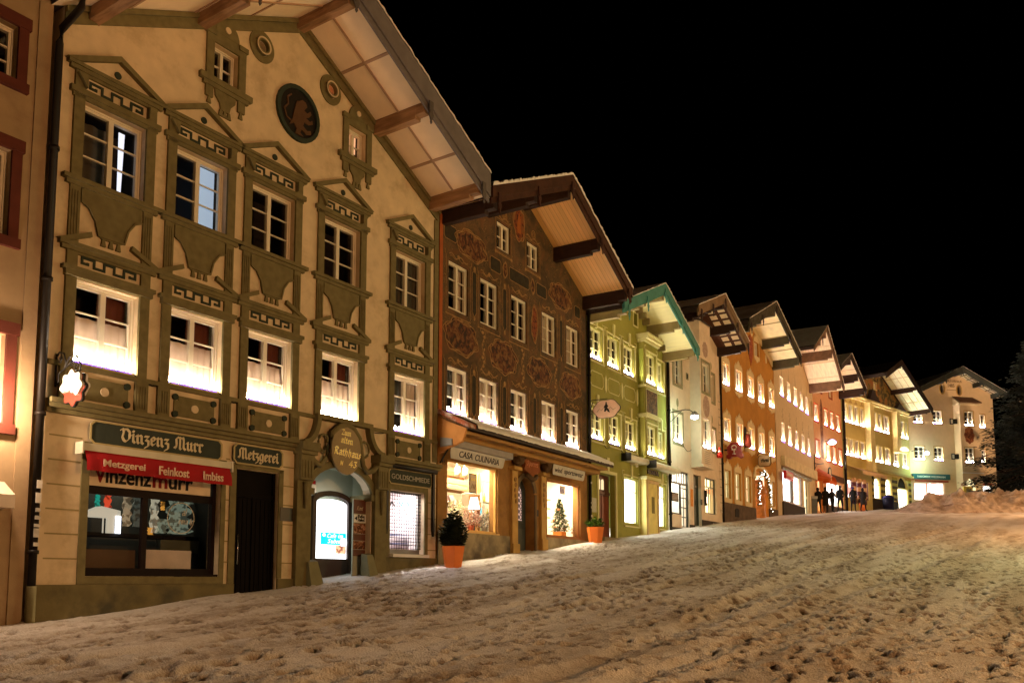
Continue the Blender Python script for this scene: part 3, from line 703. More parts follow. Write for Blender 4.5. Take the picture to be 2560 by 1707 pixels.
    t = thing('alarm_siren', 'red topped white alarm box on the wall of the arched entry', 'alarm', F, (6.70, dz-.4, 3.60))
    part('siren_body', MB().box(6.62, 6.78, D+.004, D+.13, 3.60, 3.78), WHITEW, F, t); part('red_lens', MB().box(6.63, 6.77, D+.004, D+.12, 3.782, 3.87), mat('red_lens', (.35, .01, .01), rough=.3, bump=0), F, t)
    # iron gate leaf folded to the left, posters on the right pier
    mb = MB().box(5.80, 5.83, -.5, -.44, 1.3, 3.45).box(6.02, 6.06, -.5, -.44, 1.3, 3.45)
    for z in np.arange(1.4, 3.4, .26): mb.tube([(5.82, -.46, float(z)), (6.04, -.46, float(z)+.2)], .012, 5).tube([(6.04, -.46, float(z)), (5.82, -.46, float(z)+.2)], .012, 5)
    tag(part('iron_gate', mb, BLACK, F), 'black wrought iron gate leaf folded back inside the arched entry', 'gate')
    PN = mat('brown_poster', (.12, .04, .025), rough=.5, bump=0); u0, u1, w = 7.27, 7.66, -.15
    part('entry_pier', MB().box(7.26, 7.70, -.18, -.154, .8, 3.46), RW, F, par)
    ps = thing('poster_column', 'column of brown advertising posters on the pier right of the arched entry', 'poster', F, (7.4, -.15, 2.2))
    fr_ = fresco('food_photo', (.06, .02, .015), (.25, .08, .03), (.5, .32, .2), 9)
    for z0, z1, m in ((3.12, 3.44, PN), (2.66, 2.9, fr_), (2.50, 2.65, PN), (2.30, 2.49, fr_), (2.14, 2.29, PN)):
        part('poster', MB().box(u0, u1, w, w+.008, z0, z1), m, F, ps)
    WP = mat('white_sign_paint', (.75, .74, .70), bump=0, var=.03); BP = mat('black_paint', (.01, .01, .01), bump=0)
    sg = MB().box(u0, u1, w, w+.012, 2.92, 3.10); tg = tag(part('direction_sign', sg, WP, F), 'small white sign with black arrow and lettering between the brown posters', 'sign')
    mb = MB().prism([(u0+.02, 3.01), (u0+.10, 3.06), (u0+.10, 2.96)], w+.012, w+.018); pen(mb, 'Waffen', u0+.12, 3.025, .045, w+.012, .3, fit=.23); pen(mb, 'Stuberl', u0+.12, 2.945, .045, w+.012, .3, fit=.23)
    part('sign_lettering', mb, BP, F, tg)
    mb = MB(); pen(mb, 'Rosi', u0+.08, 3.2, .06, w+.01, .14, fit=.2, shear=.3); part('poster_lettering', mb, CREAM, F, ps)
    # guard stones
    for k, (u, lab) in enumerate(((5.74, 'sloping stone wheel guard at the left foot of the arched entry'), (7.52, 'sloping stone wheel guard at the right foot of the arched entry'))):
        zb = gz(F.p(u, .1, 0).y); P = MB(); a, b, q = (-.14, .20, .02) if k == 0 else (-.14, .14, .0)
        P.add([(u+a, .0, zb-.2), (u+b+.06, .0, zb-.2), (u+b+.06, .32, zb-.2), (u+a, .32, zb-.2), (u+a, .0, zb+.52), (u+b-.04, .0, zb+.54), (u+b-.06, .16, zb+.5), (u+a, .18, zb+.48)],
              [(0, 3, 2, 1), (4, 5, 6, 7), (0, 1, 5, 4), (1, 2, 6, 5), (2, 3, 7, 6), (3, 0, 4, 7)])
        tag(part('guard_stone', P, mat('guard_stone', (.2, .19, .1), dirt=(.1, .1, .07)), F), lab, 'guard stone', 'guard stones of the arched entry')
    # shop window of the butcher
    BF = mat('brown_black_frame', (.012, .006, .005), rough=.6, bump=0, spec=.1)
    sw = part('shop_window', MB().box(.80, 3.45, -.22, -.12, 1.66, 1.80).box(.80, .86, -.2, -.14, 1.8, 3.19).box(3.37, 3.45, -.22, -.12, 1.8, 3.6).box(.86, 3.37, -.2, -.14, 3.05, 3.19).box(1.90, 2.0, -.2, -.12, 1.8, 3.05).box(.80, 3.45, -.12, -.0, 1.62, 1.70), BF, F, par)
    part('pane', MB().quad((.86, -.17, 1.8), (3.37, -.17, 1.8), (3.37, -.17, 3.05), (.86, -.17, 3.05)), glass('shop_glass_mirror', .22), F, sw)
    fa = part('shop_fascia', MB().box(.805, 3.30, -.14, -.10, 3.19, 3.6), mat('pale_fascia', (.72, .58, .42), bump=0), F, par)
    sans('fascia_letters', 'inzenz', F, 1.16, 2.03, 3.25, .27, -.095, BP, fa, bold=.02); sans('fascia_letters', 'v', F, .98, 1.14, 3.25, .2, -.095, mat('dark_red_paint', (.2, .01, .015), bump=0), fa, bold=.02)
    sans('fascia_letters', 'm', F, 2.06, 2.36, 3.25, .2, -.095, mat('dark_red_paint', (.2, .01, .015)), fa, bold=.02); sans('fascia_letters', 'urr', F, 2.39, 2.90, 3.25, .2, -.095, BP, fa, bold=.02)
    # room behind it, with what stands there
    R = MB(); x0, x1, d0, d1, z0, z1 = .5, 3.76, -.24, -1.9, 1.5, 3.7
    R.quad((x0, d1, z0), (x1, d1, z0), (x1, d1, z1), (x0, d1, z1), 0)
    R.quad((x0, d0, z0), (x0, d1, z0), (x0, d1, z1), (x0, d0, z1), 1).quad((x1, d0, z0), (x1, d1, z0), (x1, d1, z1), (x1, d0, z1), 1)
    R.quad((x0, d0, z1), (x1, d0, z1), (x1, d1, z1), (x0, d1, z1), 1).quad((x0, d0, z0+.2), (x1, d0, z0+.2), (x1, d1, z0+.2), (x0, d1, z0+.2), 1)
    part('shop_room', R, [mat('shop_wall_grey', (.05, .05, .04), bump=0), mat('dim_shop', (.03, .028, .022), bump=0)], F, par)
    part('low_screen', MB().box(.88, 1.89, -.3, -.28, 1.8, 2.12, 0).box(2.01, 3.02, -.26, -.24, 1.8, 2.14, 1), [mat('brown_screen', (.16, .10, .06), bump=0), mat('white_screen', (.72, .60, .52), bump=0)], F, sw)
    t = thing('market_stand', 'white canopy stand glowing inside the butcher shop window', 'stand', F, (1.6, -1.0, 2.4))
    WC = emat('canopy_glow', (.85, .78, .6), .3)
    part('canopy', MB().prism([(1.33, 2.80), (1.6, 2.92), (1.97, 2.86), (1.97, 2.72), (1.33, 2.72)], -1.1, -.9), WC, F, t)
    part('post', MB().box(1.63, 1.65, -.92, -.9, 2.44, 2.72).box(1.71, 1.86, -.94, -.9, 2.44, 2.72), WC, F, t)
    part('lamp_panel', MB().box(1.87, 1.97, -.9, -.88, 2.44, 2.76), emat('cool_lamp', (.8, .85, 1), 2), F, t)
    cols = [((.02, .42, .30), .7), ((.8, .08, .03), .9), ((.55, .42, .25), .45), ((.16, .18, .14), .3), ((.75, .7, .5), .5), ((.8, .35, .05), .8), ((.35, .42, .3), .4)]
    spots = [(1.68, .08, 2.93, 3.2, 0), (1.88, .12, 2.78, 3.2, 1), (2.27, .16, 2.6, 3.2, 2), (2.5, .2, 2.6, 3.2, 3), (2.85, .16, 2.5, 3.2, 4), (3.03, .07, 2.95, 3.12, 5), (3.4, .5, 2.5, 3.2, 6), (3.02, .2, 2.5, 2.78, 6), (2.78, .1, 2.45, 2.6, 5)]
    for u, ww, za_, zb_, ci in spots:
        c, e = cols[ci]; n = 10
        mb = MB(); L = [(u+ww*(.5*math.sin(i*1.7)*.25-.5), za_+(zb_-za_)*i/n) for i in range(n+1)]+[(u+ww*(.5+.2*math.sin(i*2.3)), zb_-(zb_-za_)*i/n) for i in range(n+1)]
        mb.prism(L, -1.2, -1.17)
        part('glowing_ware', mb, emat('ware_%d' % ci, c, e*.5, (16, .62, tuple(q*.25 for q in c))), F, sw)  # goods glow by themselves, shop light put into their colour
    part('counter', MB().box(1.0, 3.7, -1.3, -.95, 2.38, 2.45, 0).box(2.75, 3.6, -.94, -.8, 2.12, 2.36, 1), [DARK, mat('counter_glass', (.16, .17, .12), rough=.2, bump=0)], F, sw)
    L = bpy.data.lights.new('shop_light', 'AREA'); L.energy = 9; L.size = 1.2; L.color = (1, .95, .75)
    o = bpy.data.objects.new('shop_light', L); COL.objects.link(o); o.parent = h1; o.location = (2.4, 1.9, 3.6-.9)
    tx = MB().ring(2.72, 2.74, .29, .29, .012, -.165, -.162, n=36); pen(tx, 'al', 2.73, 2.79, .09, -.165, .18, .7, shear=.2); pen(tx, 'emacht', 2.66, 2.63, .075, -.165, .18, .7, fit=.34, shear=.2)
    part('window_decal', tx, mat('faded_decal', (.55, .5, .4), bump=0), F, sw)
    # the two shop boards painted on the wall
    def board(a, b, z0, z1, q=.07):
        P = [(a+q, z0), (b-q, z0), (b-q*.4, z0+q*.6), (b, z0+q), (b, z1-q), (b-q*.4, z1-q*.6), (b-q, z1), (a+q, z1), (a+q*.4, z1-q*.6), (a, z1-q), (a, z0+q), (a+q*.4, z0+q*.6)]
        return MB().prism(P, .03, .06, 0).stroke(P, .03, .06, .075, 1, True)
    GM = mat('green_black_board', (.035, .045, .035), bump=0); EDGE = mat('board_edge', (.42, .34, .16), bump=0); LET = mat('cream_letters', (.66, .56, .36), bump=0)
    b = tag(part('shop_board', board(.76, 3.40, 3.88, 4.26), [GM, EDGE], F), 'wide dark green board reading Vinzenz Murr in blackletter', 'sign')
    part('lettering', pen(MB(), 'Vinzenz', 1.30, 3.985, .145, .06, .30, fit=.96), LET, F, b); part('lettering', pen(MB(), 'Murr', 2.36, 3.985, .145, .06, .30, fit=.62), LET, F, b)
    b = tag(part('shop_board', board(3.70, 4.92, 3.88, 4.26), [GM, EDGE], F), 'small dark green board reading Metzgerei over the black door', 'sign')
    mb = MB(); pen(mb, 'Metzgerei', 3.80, 3.985, .135, .06, .32, fit=1.02); part('lettering', mb, LET, F, b)
    b = tag(part('shop_board', board(8.22, 9.84, 3.90, 4.26), [GM, EDGE], F), 'dark green board reading GOLDSCHMIEDE over the barred window', 'sign')
    sans('lettering', 'GOLDSCHMIEDE', F, 8.32, 9.76, 4.02, .12, .062, mat('grey_letters', (.42, .40, .33), bump=0), b)
    # awning
    t = thing('awning', 'red fabric awning reading Metzgerei Feinkost Imbiss below a white cassette', 'awning', F, (2.1, .1, 3.4))
    part('cassette', MB().box(.54, 3.52, .06, .24, 3.72, 3.84).box(.52, .545, .04, .26, 3.66, 3.86).box(3.515, 3.54, .04, .26, 3.66, 3.86), mat('aged_white_metal', (.62, .58, .45), rough=.5, bump=0), F, t)
    vs = []; n = 60
    mb = MB()
    for i in range(n+1):
        u = .58+2.90*i/n; vs += [(u, .22, 3.72), (u, .30+.006*math.sin(i*.9), 3.55), (u, .31+.012*math.sin(i*1.1), 3.385+.004*math.sin(i*.6))]
    fs = []
    for i in range(n): fs += [(3*i, 3*i+3, 3*i+4, 3*i+1), (3*i+1, 3*i+4, 3*i+5, 3*i+2)]
    mb.add(vs, fs, 0, True); cl = part('red_cloth', mb, mat('red_awning_cloth', (.34, .006, .010), rough=.8, var=.08, bump=.1), F, t)
    mb = MB()
    for w_, u_, f_ in (('Metzgerei', .86, .80), ('Feinkost', 1.90, .64), ('Imbiss', 2.82, .46)): sans('awning_word', w_, F, u_, u_+f_*.96, 3.44, .155, .322, mat('pale_awning_letters', (.75, .55, .42), bump=0), cl, bold=.018)
    # black plank door
    d = MB().box(3.81, 4.88, -.2, -.12, .9, 3.78, 0)
    for k in range(9): d.box(3.86+k*.112, 3.95+k*.112, -.12, -.105, 1.2, 3.2, 0)
    d.box(3.81, 4.88, -.12, -.08, 3.24, 3.32).box(3.81, 3.87, -.12, -.08, .9, 3.78).box(4.82, 4.88, -.12, -.08, .9, 3.78).box(4.31, 4.36, -.12, -.09, 1.2, 3.24)
    d = part('door', d, mat('black_stained_wood', (.005, .0035, .003), rough=.75, bump=0, spec=.06), F, par)
    part('door_handle', MB().tube([(3.95, -.06, 1.9), (3.95, -.06, 2.5)], .014, 8).box(3.93, 3.97, -.1, -.06, 1.93, 1.96).box(3.93, 3.97, -.1, -.06, 2.44, 2.47), mat('steel', (.5, .5, .5), rough=.25, metal=1, bump=0), F, d)
    tag(part('wall_plaque', MB().prism(rect(4.93, 5.25, 2.82, 3.08), .0, .035).stroke(rect(4.93, 5.25, 2.82, 3.08), .02, .03, .045, 0, True), mat('dark_bronze', (.07, .05, .04), rough=.4, metal=.6, bump=.1), F), 'dark bronze plaque on the wall between black door and arch', 'plaque')
    # oval house sign
    t = thing('house_sign', 'oval cream sign with gold lettering Zum alten Rathhaus N 43 above the arch', 'sign', F, (6.68, .1, 3.97))
    OV = mat('oval_cream', (.30, .235, .13), bump=0); GOLD = emat('gilt_letters_unused', (0, 0, 0), 0) if 0 else mat('gilt', (1.0, .78, .16), rough=.3, bump=0, spec=1)
    part('oval_board', MB().disc(6.68, 4.48, .46, .55, .12, .17, 0, 40), OV, F, t)
    tx = MB()
    for s_, u_, z_, h_, f_ in (('Zum', 6.50, 4.82, .075, .30), ('alten', 6.48, 4.64, .085, .38), ('Rathhaus', 6.28, 4.37, .10, .84), ('N', 6.47, 4.13, .06, .1), ('43', 6.74, 4.12, .085, .26)):
        pen(tx, s_, u_, z_, h_*1.05, .17, .30, .9, fit=f_, shear=.22, slope=-.05, dep=.012)
    part('gilt_lettering', tx, GOLD, F, t)
    ra = MB(); path = [(5.62, 4.28), (5.72, 4.14), (5.92, 4.06), (6.08, 4.22), (6.14, 4.48), (6.26, 4.82), (6.48, 5.0), (6.70, 5.06), (6.92, 5.0), (7.12, 4.80), (7.20, 4.48), (7.26, 4.2), (7.40, 4.06), (7.60, 4.12), (7.74, 4.26)]
    ra.tube([(a, .13, b) for a, b in path], .05, 8, taper=[.07, .07, .06, .055, .055, .065, .07, .07, .07, .065, .055, .055, .06, .07, .07])
    for sg in (-1, 1):
        c = 6.68; P = [(c+sg*(.52+.26*r*math.cos(a)+.08), 4.42+.2+.26*r*math.sin(a)) for r, a in zip(np.linspace(1, .25, 16), np.linspace(-PI*.6, PI*1.1, 16))]
        ra.tube([(p[0], .1, p[1]) for p in P], .028, 6)
    part('scroll_frame', ra, OLIVE, F, t)
    # barred window of the goldsmith
    g = part('shop_window', MB().box(8.33, 9.62, -.22, -.14, 2.22, 2.34).box(8.33, 8.38, -.22, -.14, 2.34, 3.75).box(9.57, 9.62, -.22, -.14, 2.34, 3.75).box(8.38, 9.57, -.22, -.14, 3.70, 3.75), mat('grey_frame', (.2, .19, .17), bump=0), F, par)
    part('pane', MB().quad((8.38, -.18, 2.34), (9.57, -.18, 2.34), (9.57, -.18, 3.7), (8.38, -.18, 3.7)), GLASS, F, g)
    R = MB(); x0, x1, d0, d1, z0, z1 = 8.3, 9.65, -.24, -1.3, 2.2, 3.8
    R.quad((x0, d1, z0), (x1, d1, z0), (x1, d1, z1), (x0, d1, z1)).quad((x0, d0, z0), (x0, d1, z0), (x0, d1, z1), (x0, d0, z1)).quad((x1, d0, z0), (x1, d1, z0), (x1, d1, z1), (x1, d0, z1))
    R.quad((x0, d0, z0), (x1, d0, z0), (x1, d1, z0), (x0, d1, z0)).quad((x0, d0, z1), (x1, d0, z1), (x1, d1, z1), (x0, d1, z1))
    part('showcase_lining', R, mat('rosy_white_lining', (.85, .76, .74), bump=0), F, g)
    part('showcase_lamp', MB().box(8.4, 9.55, -.6, -.3, 3.76, 3.78), emat('jewel_lamp', (1, .93, .92), 30), F, g)
    part('display_shelf', MB().box(8.36, 9.6, -1.0, -.5, 2.72, 2.74).box(8.36, 9.6, -1.0, -.5, 2.5, 2.52), mat('pale_blue_shelf', (.4, .45, .7), bump=0), F, g)
    sans('window_letters', 'LA', F, 8.42, 8.70, 3.40, .11, -.17, BP, g); sans('window_letters', 'VIA', F, 8.86, 9.28, 3.40, .11, -.17, emat('cyan_letters', (.0, .45, .85), .9), g)
    ba = MB()
    for k in range(15): u = 8.36+1.24*k/14; ba.box(u-.0065, u+.0065, -.1, -.092, 2.34, 3.74)
    for k in range(17): z = 2.36+1.36*k/16; ba.box(8.34, 9.61, -.091, -.084, z-.0065, z+.0065)
    part('window_grille', ba, BLACK, F, par)
    part('snowy_sill', MB().box(8.3, 9.66, -.13, .16, 2.14, 2.215), SNOW, F, par)
    t = thing('awning_arm_frame', 'black iron awning arms folded flat beside the barred window', 'awning', F, (9, .1, 2.7))
    for u in (8.12, 9.87): part('folded_arm', MB().box(u-.035, u+.035, .06, .13, 2.85, 4.3).prism([(u-.035, 2.85), (u+.035, 2.85), (u, 2.68)], .06, .13), BLACK, F, t)
    part('roller', MB().tube([(8.06, .14, 4.32), (9.93, .14, 4.32)], .06, 10), BLACK, F, t)
    # downpipe with stickers
    d = downpipe(F, par, -.12, .12, 1.0, 10.45, .062, top=[(-.10, .14, 10.7), (.12, .3, 11.15), (.14, .34, 11.5)])
    mb = MB()
    for z, h in ((3.03, .13), (2.80, .16), (2.66, .06), (2.54, .06), (2.42, .05), (2.26, .14), (2.12, .06), (2.0, .05)): mb.box(-.16+random.random()*.02, -.085+random.random()*.02, .17, .188, z, z+h)
    part('stickers', mb, mat('torn_stickers', (.6, .55, .48), dirt=(.1, .1, .1)), F, d)
    part('pipe_foot', MB().tube([(-.12, .12, 1.5), (-.12, .12, .95), (-.10, .2, .88)], .075, 10), mat('olive_pipe', (.22, .20, .10)), F, d)
    cable(F, par, [(CX[0]+.5, 5.22), (CX[1]-.5, 5.22)]); cable(F, par, [(CX[1]+.5, 5.22), (CX[2]-.5, 5.22)]); cable(F, par, [(CX[3]+.6, 5.2), (CX[4]-.6, 5.2)])
build_h1()
for i, c in enumerate(CX):
    candle_bar(F1, c-.56, c+.56, 5.205, 'candle lights on the sill of the %s lit window of the cream house' % ORD[i], 'candle lights on the cream house')
# hanging sign at the left corner, heaped with snow
def hanging_h1():
    F = F1; u = .15; t = thing('hanging_sign', 'scalloped hanging sign on a scrolled iron bracket, heaped with snow', 'sign', F, (u, 0, 4.4))
    mb = MB(); P = [(0, 5.2), (.1, 5.28), (.24, 5.24), (.3, 5.1), (.26, 4.98), (.4, 5.16), (.62, 5.14), (.74, 5.0), (.70, 4.86)]
    mb.tube([(u, a, b) for a, b in P], .016, 6); mb.tube([(u, .02, 4.72), (u, .02, 5.26)], .018, 6)
    mb.tube([(u, a, b) for a, b in [(.02, 4.74), (.12, 4.8), (.1, 4.92), (.2, 4.96), (.36, 5.02), (.5, 5.1)]], .014, 6)
    for c, d in ((.14, 5.14), (.48, 5.04), (.6, 4.98)): mb.tube([(u, c+.07*r*math.cos(a), d+.07*r*math.sin(a)) for r, a in zip(np.linspace(1, .2, 12), np.linspace(0, 8, 12))], .01, 5)
    part('iron_bracket', mb, BLACK, F, t)
    def sh(k, dz=0): return [(.60+k*(.30+.035*math.cos(a*8))*math.cos(a), 4.62+dz+k*(.26+.03*math.cos(a*8))*math.sin(a)) for a in np.linspace(0, 2*PI, 48, endpoint=False)]
    def plate(pts, a, b, m): n = len(pts); return MB().add([(u+a, p[0], p[1]) for p in pts]+[(u+b, p[0], p[1]) for p in pts], [list(range(n)), list(range(n, 2*n))]+[(i, (i+1) % n, (i+1) % n+n, i+n) for i in range(n)])
    part('sign_board', plate(sh(1), -.03, .03, 0), mat('sign_red', (.32, .05, .03), rough=.5, bump=0), F, t)
    part('sign_rim', plate(sh(1.06), -.02, .02, 0), BLACK, F, t)
    top = [p for p in sh(.97)]; pts = []
    for a in np.linspace(-.25, PI+.12, 30): pts.append((.60+(.29+.03*math.cos(a*8))*math.cos(a), 4.64+(.25+.03*math.cos(a*8))*math.sin(a)))
    for i in range(9): x = .32+.06*i; pts.append((x, 4.60-.02*(i % 2)*2-(.10 if i > 4 else 0)*((i-4)/4)))
    mb = MB(); n = len(pts); mb.add([(u-.07, p[0], p[1]) for p in pts]+[(u+.07, p[0], p[1]) for p in pts], [list(range(n)), list(range(n, 2*n))]+[(i, (i+1) % n, (i+1) % n+n, i+n) for i in range(n)])
    part('snow_cap', mb, SNOW, F, t)
hanging_h1()

# ================================================================ house 0: the neighbour cut off by the picture's left edge
def build_h0():
    F = F1; h = thing('plastered_house', 'pinkish plastered house with dark red window surrounds, beside the tall cream house', 'house', F, (-2, 0, .6), 'gabled houses along the street')
    PK = mat('pinkish_plaster', (.36, .25, .14), dirt=(.29, .19, .11), var=.1); RD = mat('oxide_red_surround', (.10, .022, .012), var=.2)
    ws = [(-1.65, -.73, 9.52, 10.42), (-1.65, -.73, 6.95, 8.36), (-1.65, -.66, 4.0, 5.4), (-5.0, -4.0, 6.95, 8.36), (-5.0, -4.0, 4.0, 5.4)]
    wall(F, h, rect(-8, -.2, -.2, 13.5), [rect(*w) for w in ws], PK)
    part('corner_pilaster', MB().box(-.42, -.2, 0, .03, .5, 13.4), PK, F, h)
    for a, b, z0, z1 in ws:
        window(F, h, a, b, z0, z1, 3, style='dark' if z0 > 5 else 'bright')
        mb = MB(); t = .16
        mb.box(a-t, a-.004, 0, .05, z0-.12, z1+.12).box(b+.004, b+t, 0, .05, z0-.12, z1+.12).box(a-t-.03, b+t+.03, 0, .07, z1+.004, z1+.2).box(a-t-.03, b+t+.03, 0, .08, z0-.16, z0-.004)
        part('window_surround', mb, RD, F, h)
    candle_bar(F, -1.62, -.69, 4.005, 'row of candle lights in the window cut by the left picture edge', 'candle lights on the pinkish house')
    t = thing('awning', 'pale box awning on the house at the left edge', 'awning', F, (-1, .2, 2.7))
    part('awning_box', MB().add([(-2.6, 0, 3.1), (-.55, 0, 3.1), (-.55, 0, 2.68), (-2.6, 0, 2.68), (-2.6, .35, 2.88), (-.55, .35, 2.88), (-.55, .35, 2.68), (-2.6, .35, 2.68)],
         [(0, 1, 5, 4), (4, 5, 6, 7), (1, 2, 6, 5), (0, 4, 7, 3), (3, 7, 6, 2)]), mat('cream_awning', (.6, .5, .4)), F, t)
def lamp_h0():
    F = F1; t = thing('wall_lamp', 'warm wall lantern just outside the left picture edge', 'lamp', F, (-1.25, .3, 4.4))
    part('lantern', MB().lathe((-1.25, .32, 4.3), [(.03, 0), (.09, .06), (.11, .24), (.02, .32)], 8).tube([(-1.25, 0, 4.5), (-1.25, .3, 4.62)], .015, 6), BLACK, F, t)
    L = bpy.data.lights.new('lantern_light', 'POINT'); L.energy = 120; L.color = (1, .70, .45); L.shadow_soft_size = .08; o = bpy.data.objects.new('lantern_light', L); COL.objects.link(o); o.parent = t; o.location = (.3, -.12, -.1)
lamp_h0()
build_h0()

# ================================================================ house 2: brown painted front
F2 = Frame(-1.92, 22.27, 30.6)
h2 = thing('gabled_house', 'dark brown gabled house with painted cartouches and honey coloured eaves boarding', 'house', F2, (0, 0, 1.9), 'gabled houses along the street')
C2 = [.90, 2.48, 4.20, 6.12, 7.83]
def cartouche(F, par, u, z, ru, rz, lobes, fill, edge, seed, tilt=0, name='painted_cartouche'):
    """rocaille frame of uneven lobes round a small picture, painted on the wall (a few millimetres of lime paint)"""
    r = random.Random(seed); ph = r.random()*6; P = []; Q = []
    for k in range(56):
        a = 2*PI*k/56; q = 1+.07*math.sin(lobes*a+ph)+.05*math.sin(2*a+ph*2)+.025*math.sin((lobes*2+1)*a)
        x, y = ru*q*math.cos(a), rz*q*math.sin(a); P.append((u+x+tilt*y, z+y))
        q2 = .86+.05*math.sin(lobes*a+ph); Q.append((u+ru*q2*math.cos(a)+tilt*rz*q2*math.sin(a), z+rz*q2*math.sin(a)))
    o = part(name, MB().prism(P, 0, .004), fill, F, par)
    mb = MB().stroke(P, .022, .004, .008, 0, True)
    for k in range(0, 56, 4):
        if (k//4) % 3 != 1: mb.stroke([P[k], ((P[k][0]*2+Q[(k+2) % 56][0])/3, (P[k][1]*2+Q[(k+2) % 56][1])/3), Q[(k+4) % 56]], .03, .004, .009)
    mb.stroke(Q, .012, .004, .007, 0, True)
    part('scroll_outline', mb, edge, F, o); return o
def build_h2():
    F, par = F2, h2; w1 = 8.9; ua, za, s = 4.45, 13.49, .478
    BR = fresco('brown_fresco_plaster', (.055, .032, .012), (.088, .048, .016), (.125, .054, .017), 1.5, (.22, .13, .045))
    PF = fresco('cartouche_picture', (.022, .010, .004), (.12, .032, .008), (.19, .10, .03), 4.5)
    PR = fresco('red_saint_picture', (.05, .012, .004), (.26, .05, .009), (.16, .075, .02), 6)
    TN = mat('tan_outline', (.30, .17, .06), bump=0, var=.3, scale=8); DP = mat('dark_painted_panel', (.03, .024, .012), bump=0, var=.4, scale=6)
    OCH = mat('ochre_plaster', (.31, .155, .042), dirt=(.20, .10, .03), var=.12)
    holes = [rect(c-.47, c+.47, 8.84, 10.17) for c in C2]+[rect(c-.50, c+.50, 6.03, 7.28) for c in C2]
    holes += [rect(2.90, 3.66, 11.34, 12.17), rect(4.70, 5.42, 11.34, 12.17)]
    wall(F, par, gable(0, w1, 5.6, ua, za, s), holes, BR, depth=.2)
    for i, c in enumerate(C2):
        window(F, par, c-.47, c+.47, 8.84, 10.17, 3, style=['sides', 'half', 'half', 'bright', 'bright'][i], w=-.07)
        window(F, par, c-.50, c+.50, 6.03, 7.28, 3, style='sides' if i % 2 == 0 else 'bright', w=-.09)
        for hw, z0, z1 in ((.47, 8.84, 10.17), (.50, 6.03, 7.28)):
            mb = MB(); a, b = c-hw-.12, c+hw+.12
            mb.stroke([(a+.05, z0-.16), (a, z0-.1), (a, z1+.1), (a-.05, z1+.16), (a-.05, z1+.24)], .016, 0, .006).stroke([(b-.05, z0-.16), (b, z0-.1), (b, z1+.1), (b+.05, z1+.16), (b+.05, z1+.24)], .016, 0, .006)
            mb.stroke([(a-.03, z0-.16), (b+.03, z0-.16)], .03, 0, .008)
            mb.stroke([(c+x, z1+.17+.05*math.sin(x*14+i)) for x in np.linspace(-.46, .46, 22)], .03, 0, .006).stroke([(c+x, z1+.12+.03*math.cos(x*19)) for x in np.linspace(-.42, .42, 22)], .018, 0, .006)
            mb.disc(c, z1+.2, .06, .06, 0, .007)
            part('painted_surround', mb, TN, F, par)
    for c in (3.28, 5.06):
        window(F, par, c-.37, c+.37, 11.34, 12.17, 2, style='half', w=-.07)
        mb = MB().stroke(rect(c-.47, c+.47, 11.24, 12.25), .014, 0, .006, 0, True).stroke([(c-.5, 11.2), (c+.5, 11.2)], .03, 0, .006).disc(c-.46, 11.2, .05, .05, 0, .007).disc(c+.46, 11.2, .05, .05, 0, .007)
        mb.ring(c+.05, 12.48, .13, .15, .025, 0, .006).ring(c+.05, 12.48, .07, .08, .02, 0, .006)
        mb.stroke([(c+x, 12.33+.045*math.sin(x*15)) for x in np.linspace(-.42, .42, 20)], .03, 0, .006)
        part('painted_surround', mb, TN, F, par)
    for k, (u, z, a, b, lb) in enumerate(((1.05, 8.17, .82, .50, 6), (3.28, 8.12, .80, .50, 7), (5.48, 8.12, .76, .48, 6), (7.66, 8.10, .76, .45, 5), (1.55, 10.90, .80, .42, 6), (6.95, 10.98, .80, .44, 7))):
        o = cartouche(F, par, u, z, a, b, lb, PF, TN, 30+k, tilt=-.15)
    cartouche(F, par, 4.20, 12.52, .36, .56, 5, PR, TN, 77)
    part('painted_saint', MB().prism([(4.10, 12.2), (4.32, 12.22), (4.28, 12.5), (4.30, 12.68), (4.22, 12.88), (4.14, 12.7), (4.08, 12.5)], .0045, .0055), mat('saint_ochre', (.34, .10, .02), bump=0), F, par)
    for u0, u1, z0, z1 in ((.20, .80, 10.72, 11.14), (2.52, 3.12, 10.56, 10.98), (3.60, 4.82, 10.58, 10.98), (5.28, 5.95, 10.6, 11.0), (7.98, 8.42, 10.6, 11.0)):
        q = .06; P = [(u0+q, z0), (u1-q, z0), (u1, z0+q), (u1, z1-q), (u1-q, z1), (u0+q, z1), (u0, z1-q), (u0, z0+q)]
        part('painted_panel', MB().prism(P, 0, .004).stroke(P, .02, .004, .009, 1, True), [DP, TN], F, par)
    for k, u in enumerate((3.36, 5.05)): cartouche(F, par, u, 10.78, .13, .24, 4, PF, TN, 50+k, name='painted_medallion')
    for lo, hi in ((8.95, 10.25), (6.1, 7.3)):
        for k, u in enumerate((1.69, 3.34, 5.16, 6.98)):
            P = [(u-.11, lo+.1), (u, lo-.05), (u+.11, lo+.1), (u+.11, hi-.1), (u, hi), (u-.11, hi-.1)]
            if lo > 8 and k == 2: cartouche(F, par, u, 9.6, .2, .62, 4, PR, TN, 66, name='painted_niche')
            else: part('painted_pilaster', MB().prism(P, 0, .004).stroke(P, .018, .004, .008, 1, True).disc(u, hi+.02, .06, .09, .004, .01, 1, 12).disc(u, lo-.08, .05, .07, .004, .01, 1, 12), [DP, TN], F, par)
    for k, u in enumerate((2.18, 4.42, 6.58)):
        mb = MB()
        for j in range(9): z = 7.62+.12*j; mb.disc(u+.05*math.sin(j*2.1), z, .05+.02*math.sin(j), .05, .0, .006, n=10)
        mb.stroke([(u+.09*math.sin(z*9), z) for z in np.linspace(7.5, 8.75, 24)], .02, 0, .005)
        part('painted_garland', mb, TN, F, par)
    part('corner_stripe', MB().box(.0, .14, 0, .012, 5.95, 11.3), mat('rust_stripe', (.36, .09, .02), bump=0), F, par)
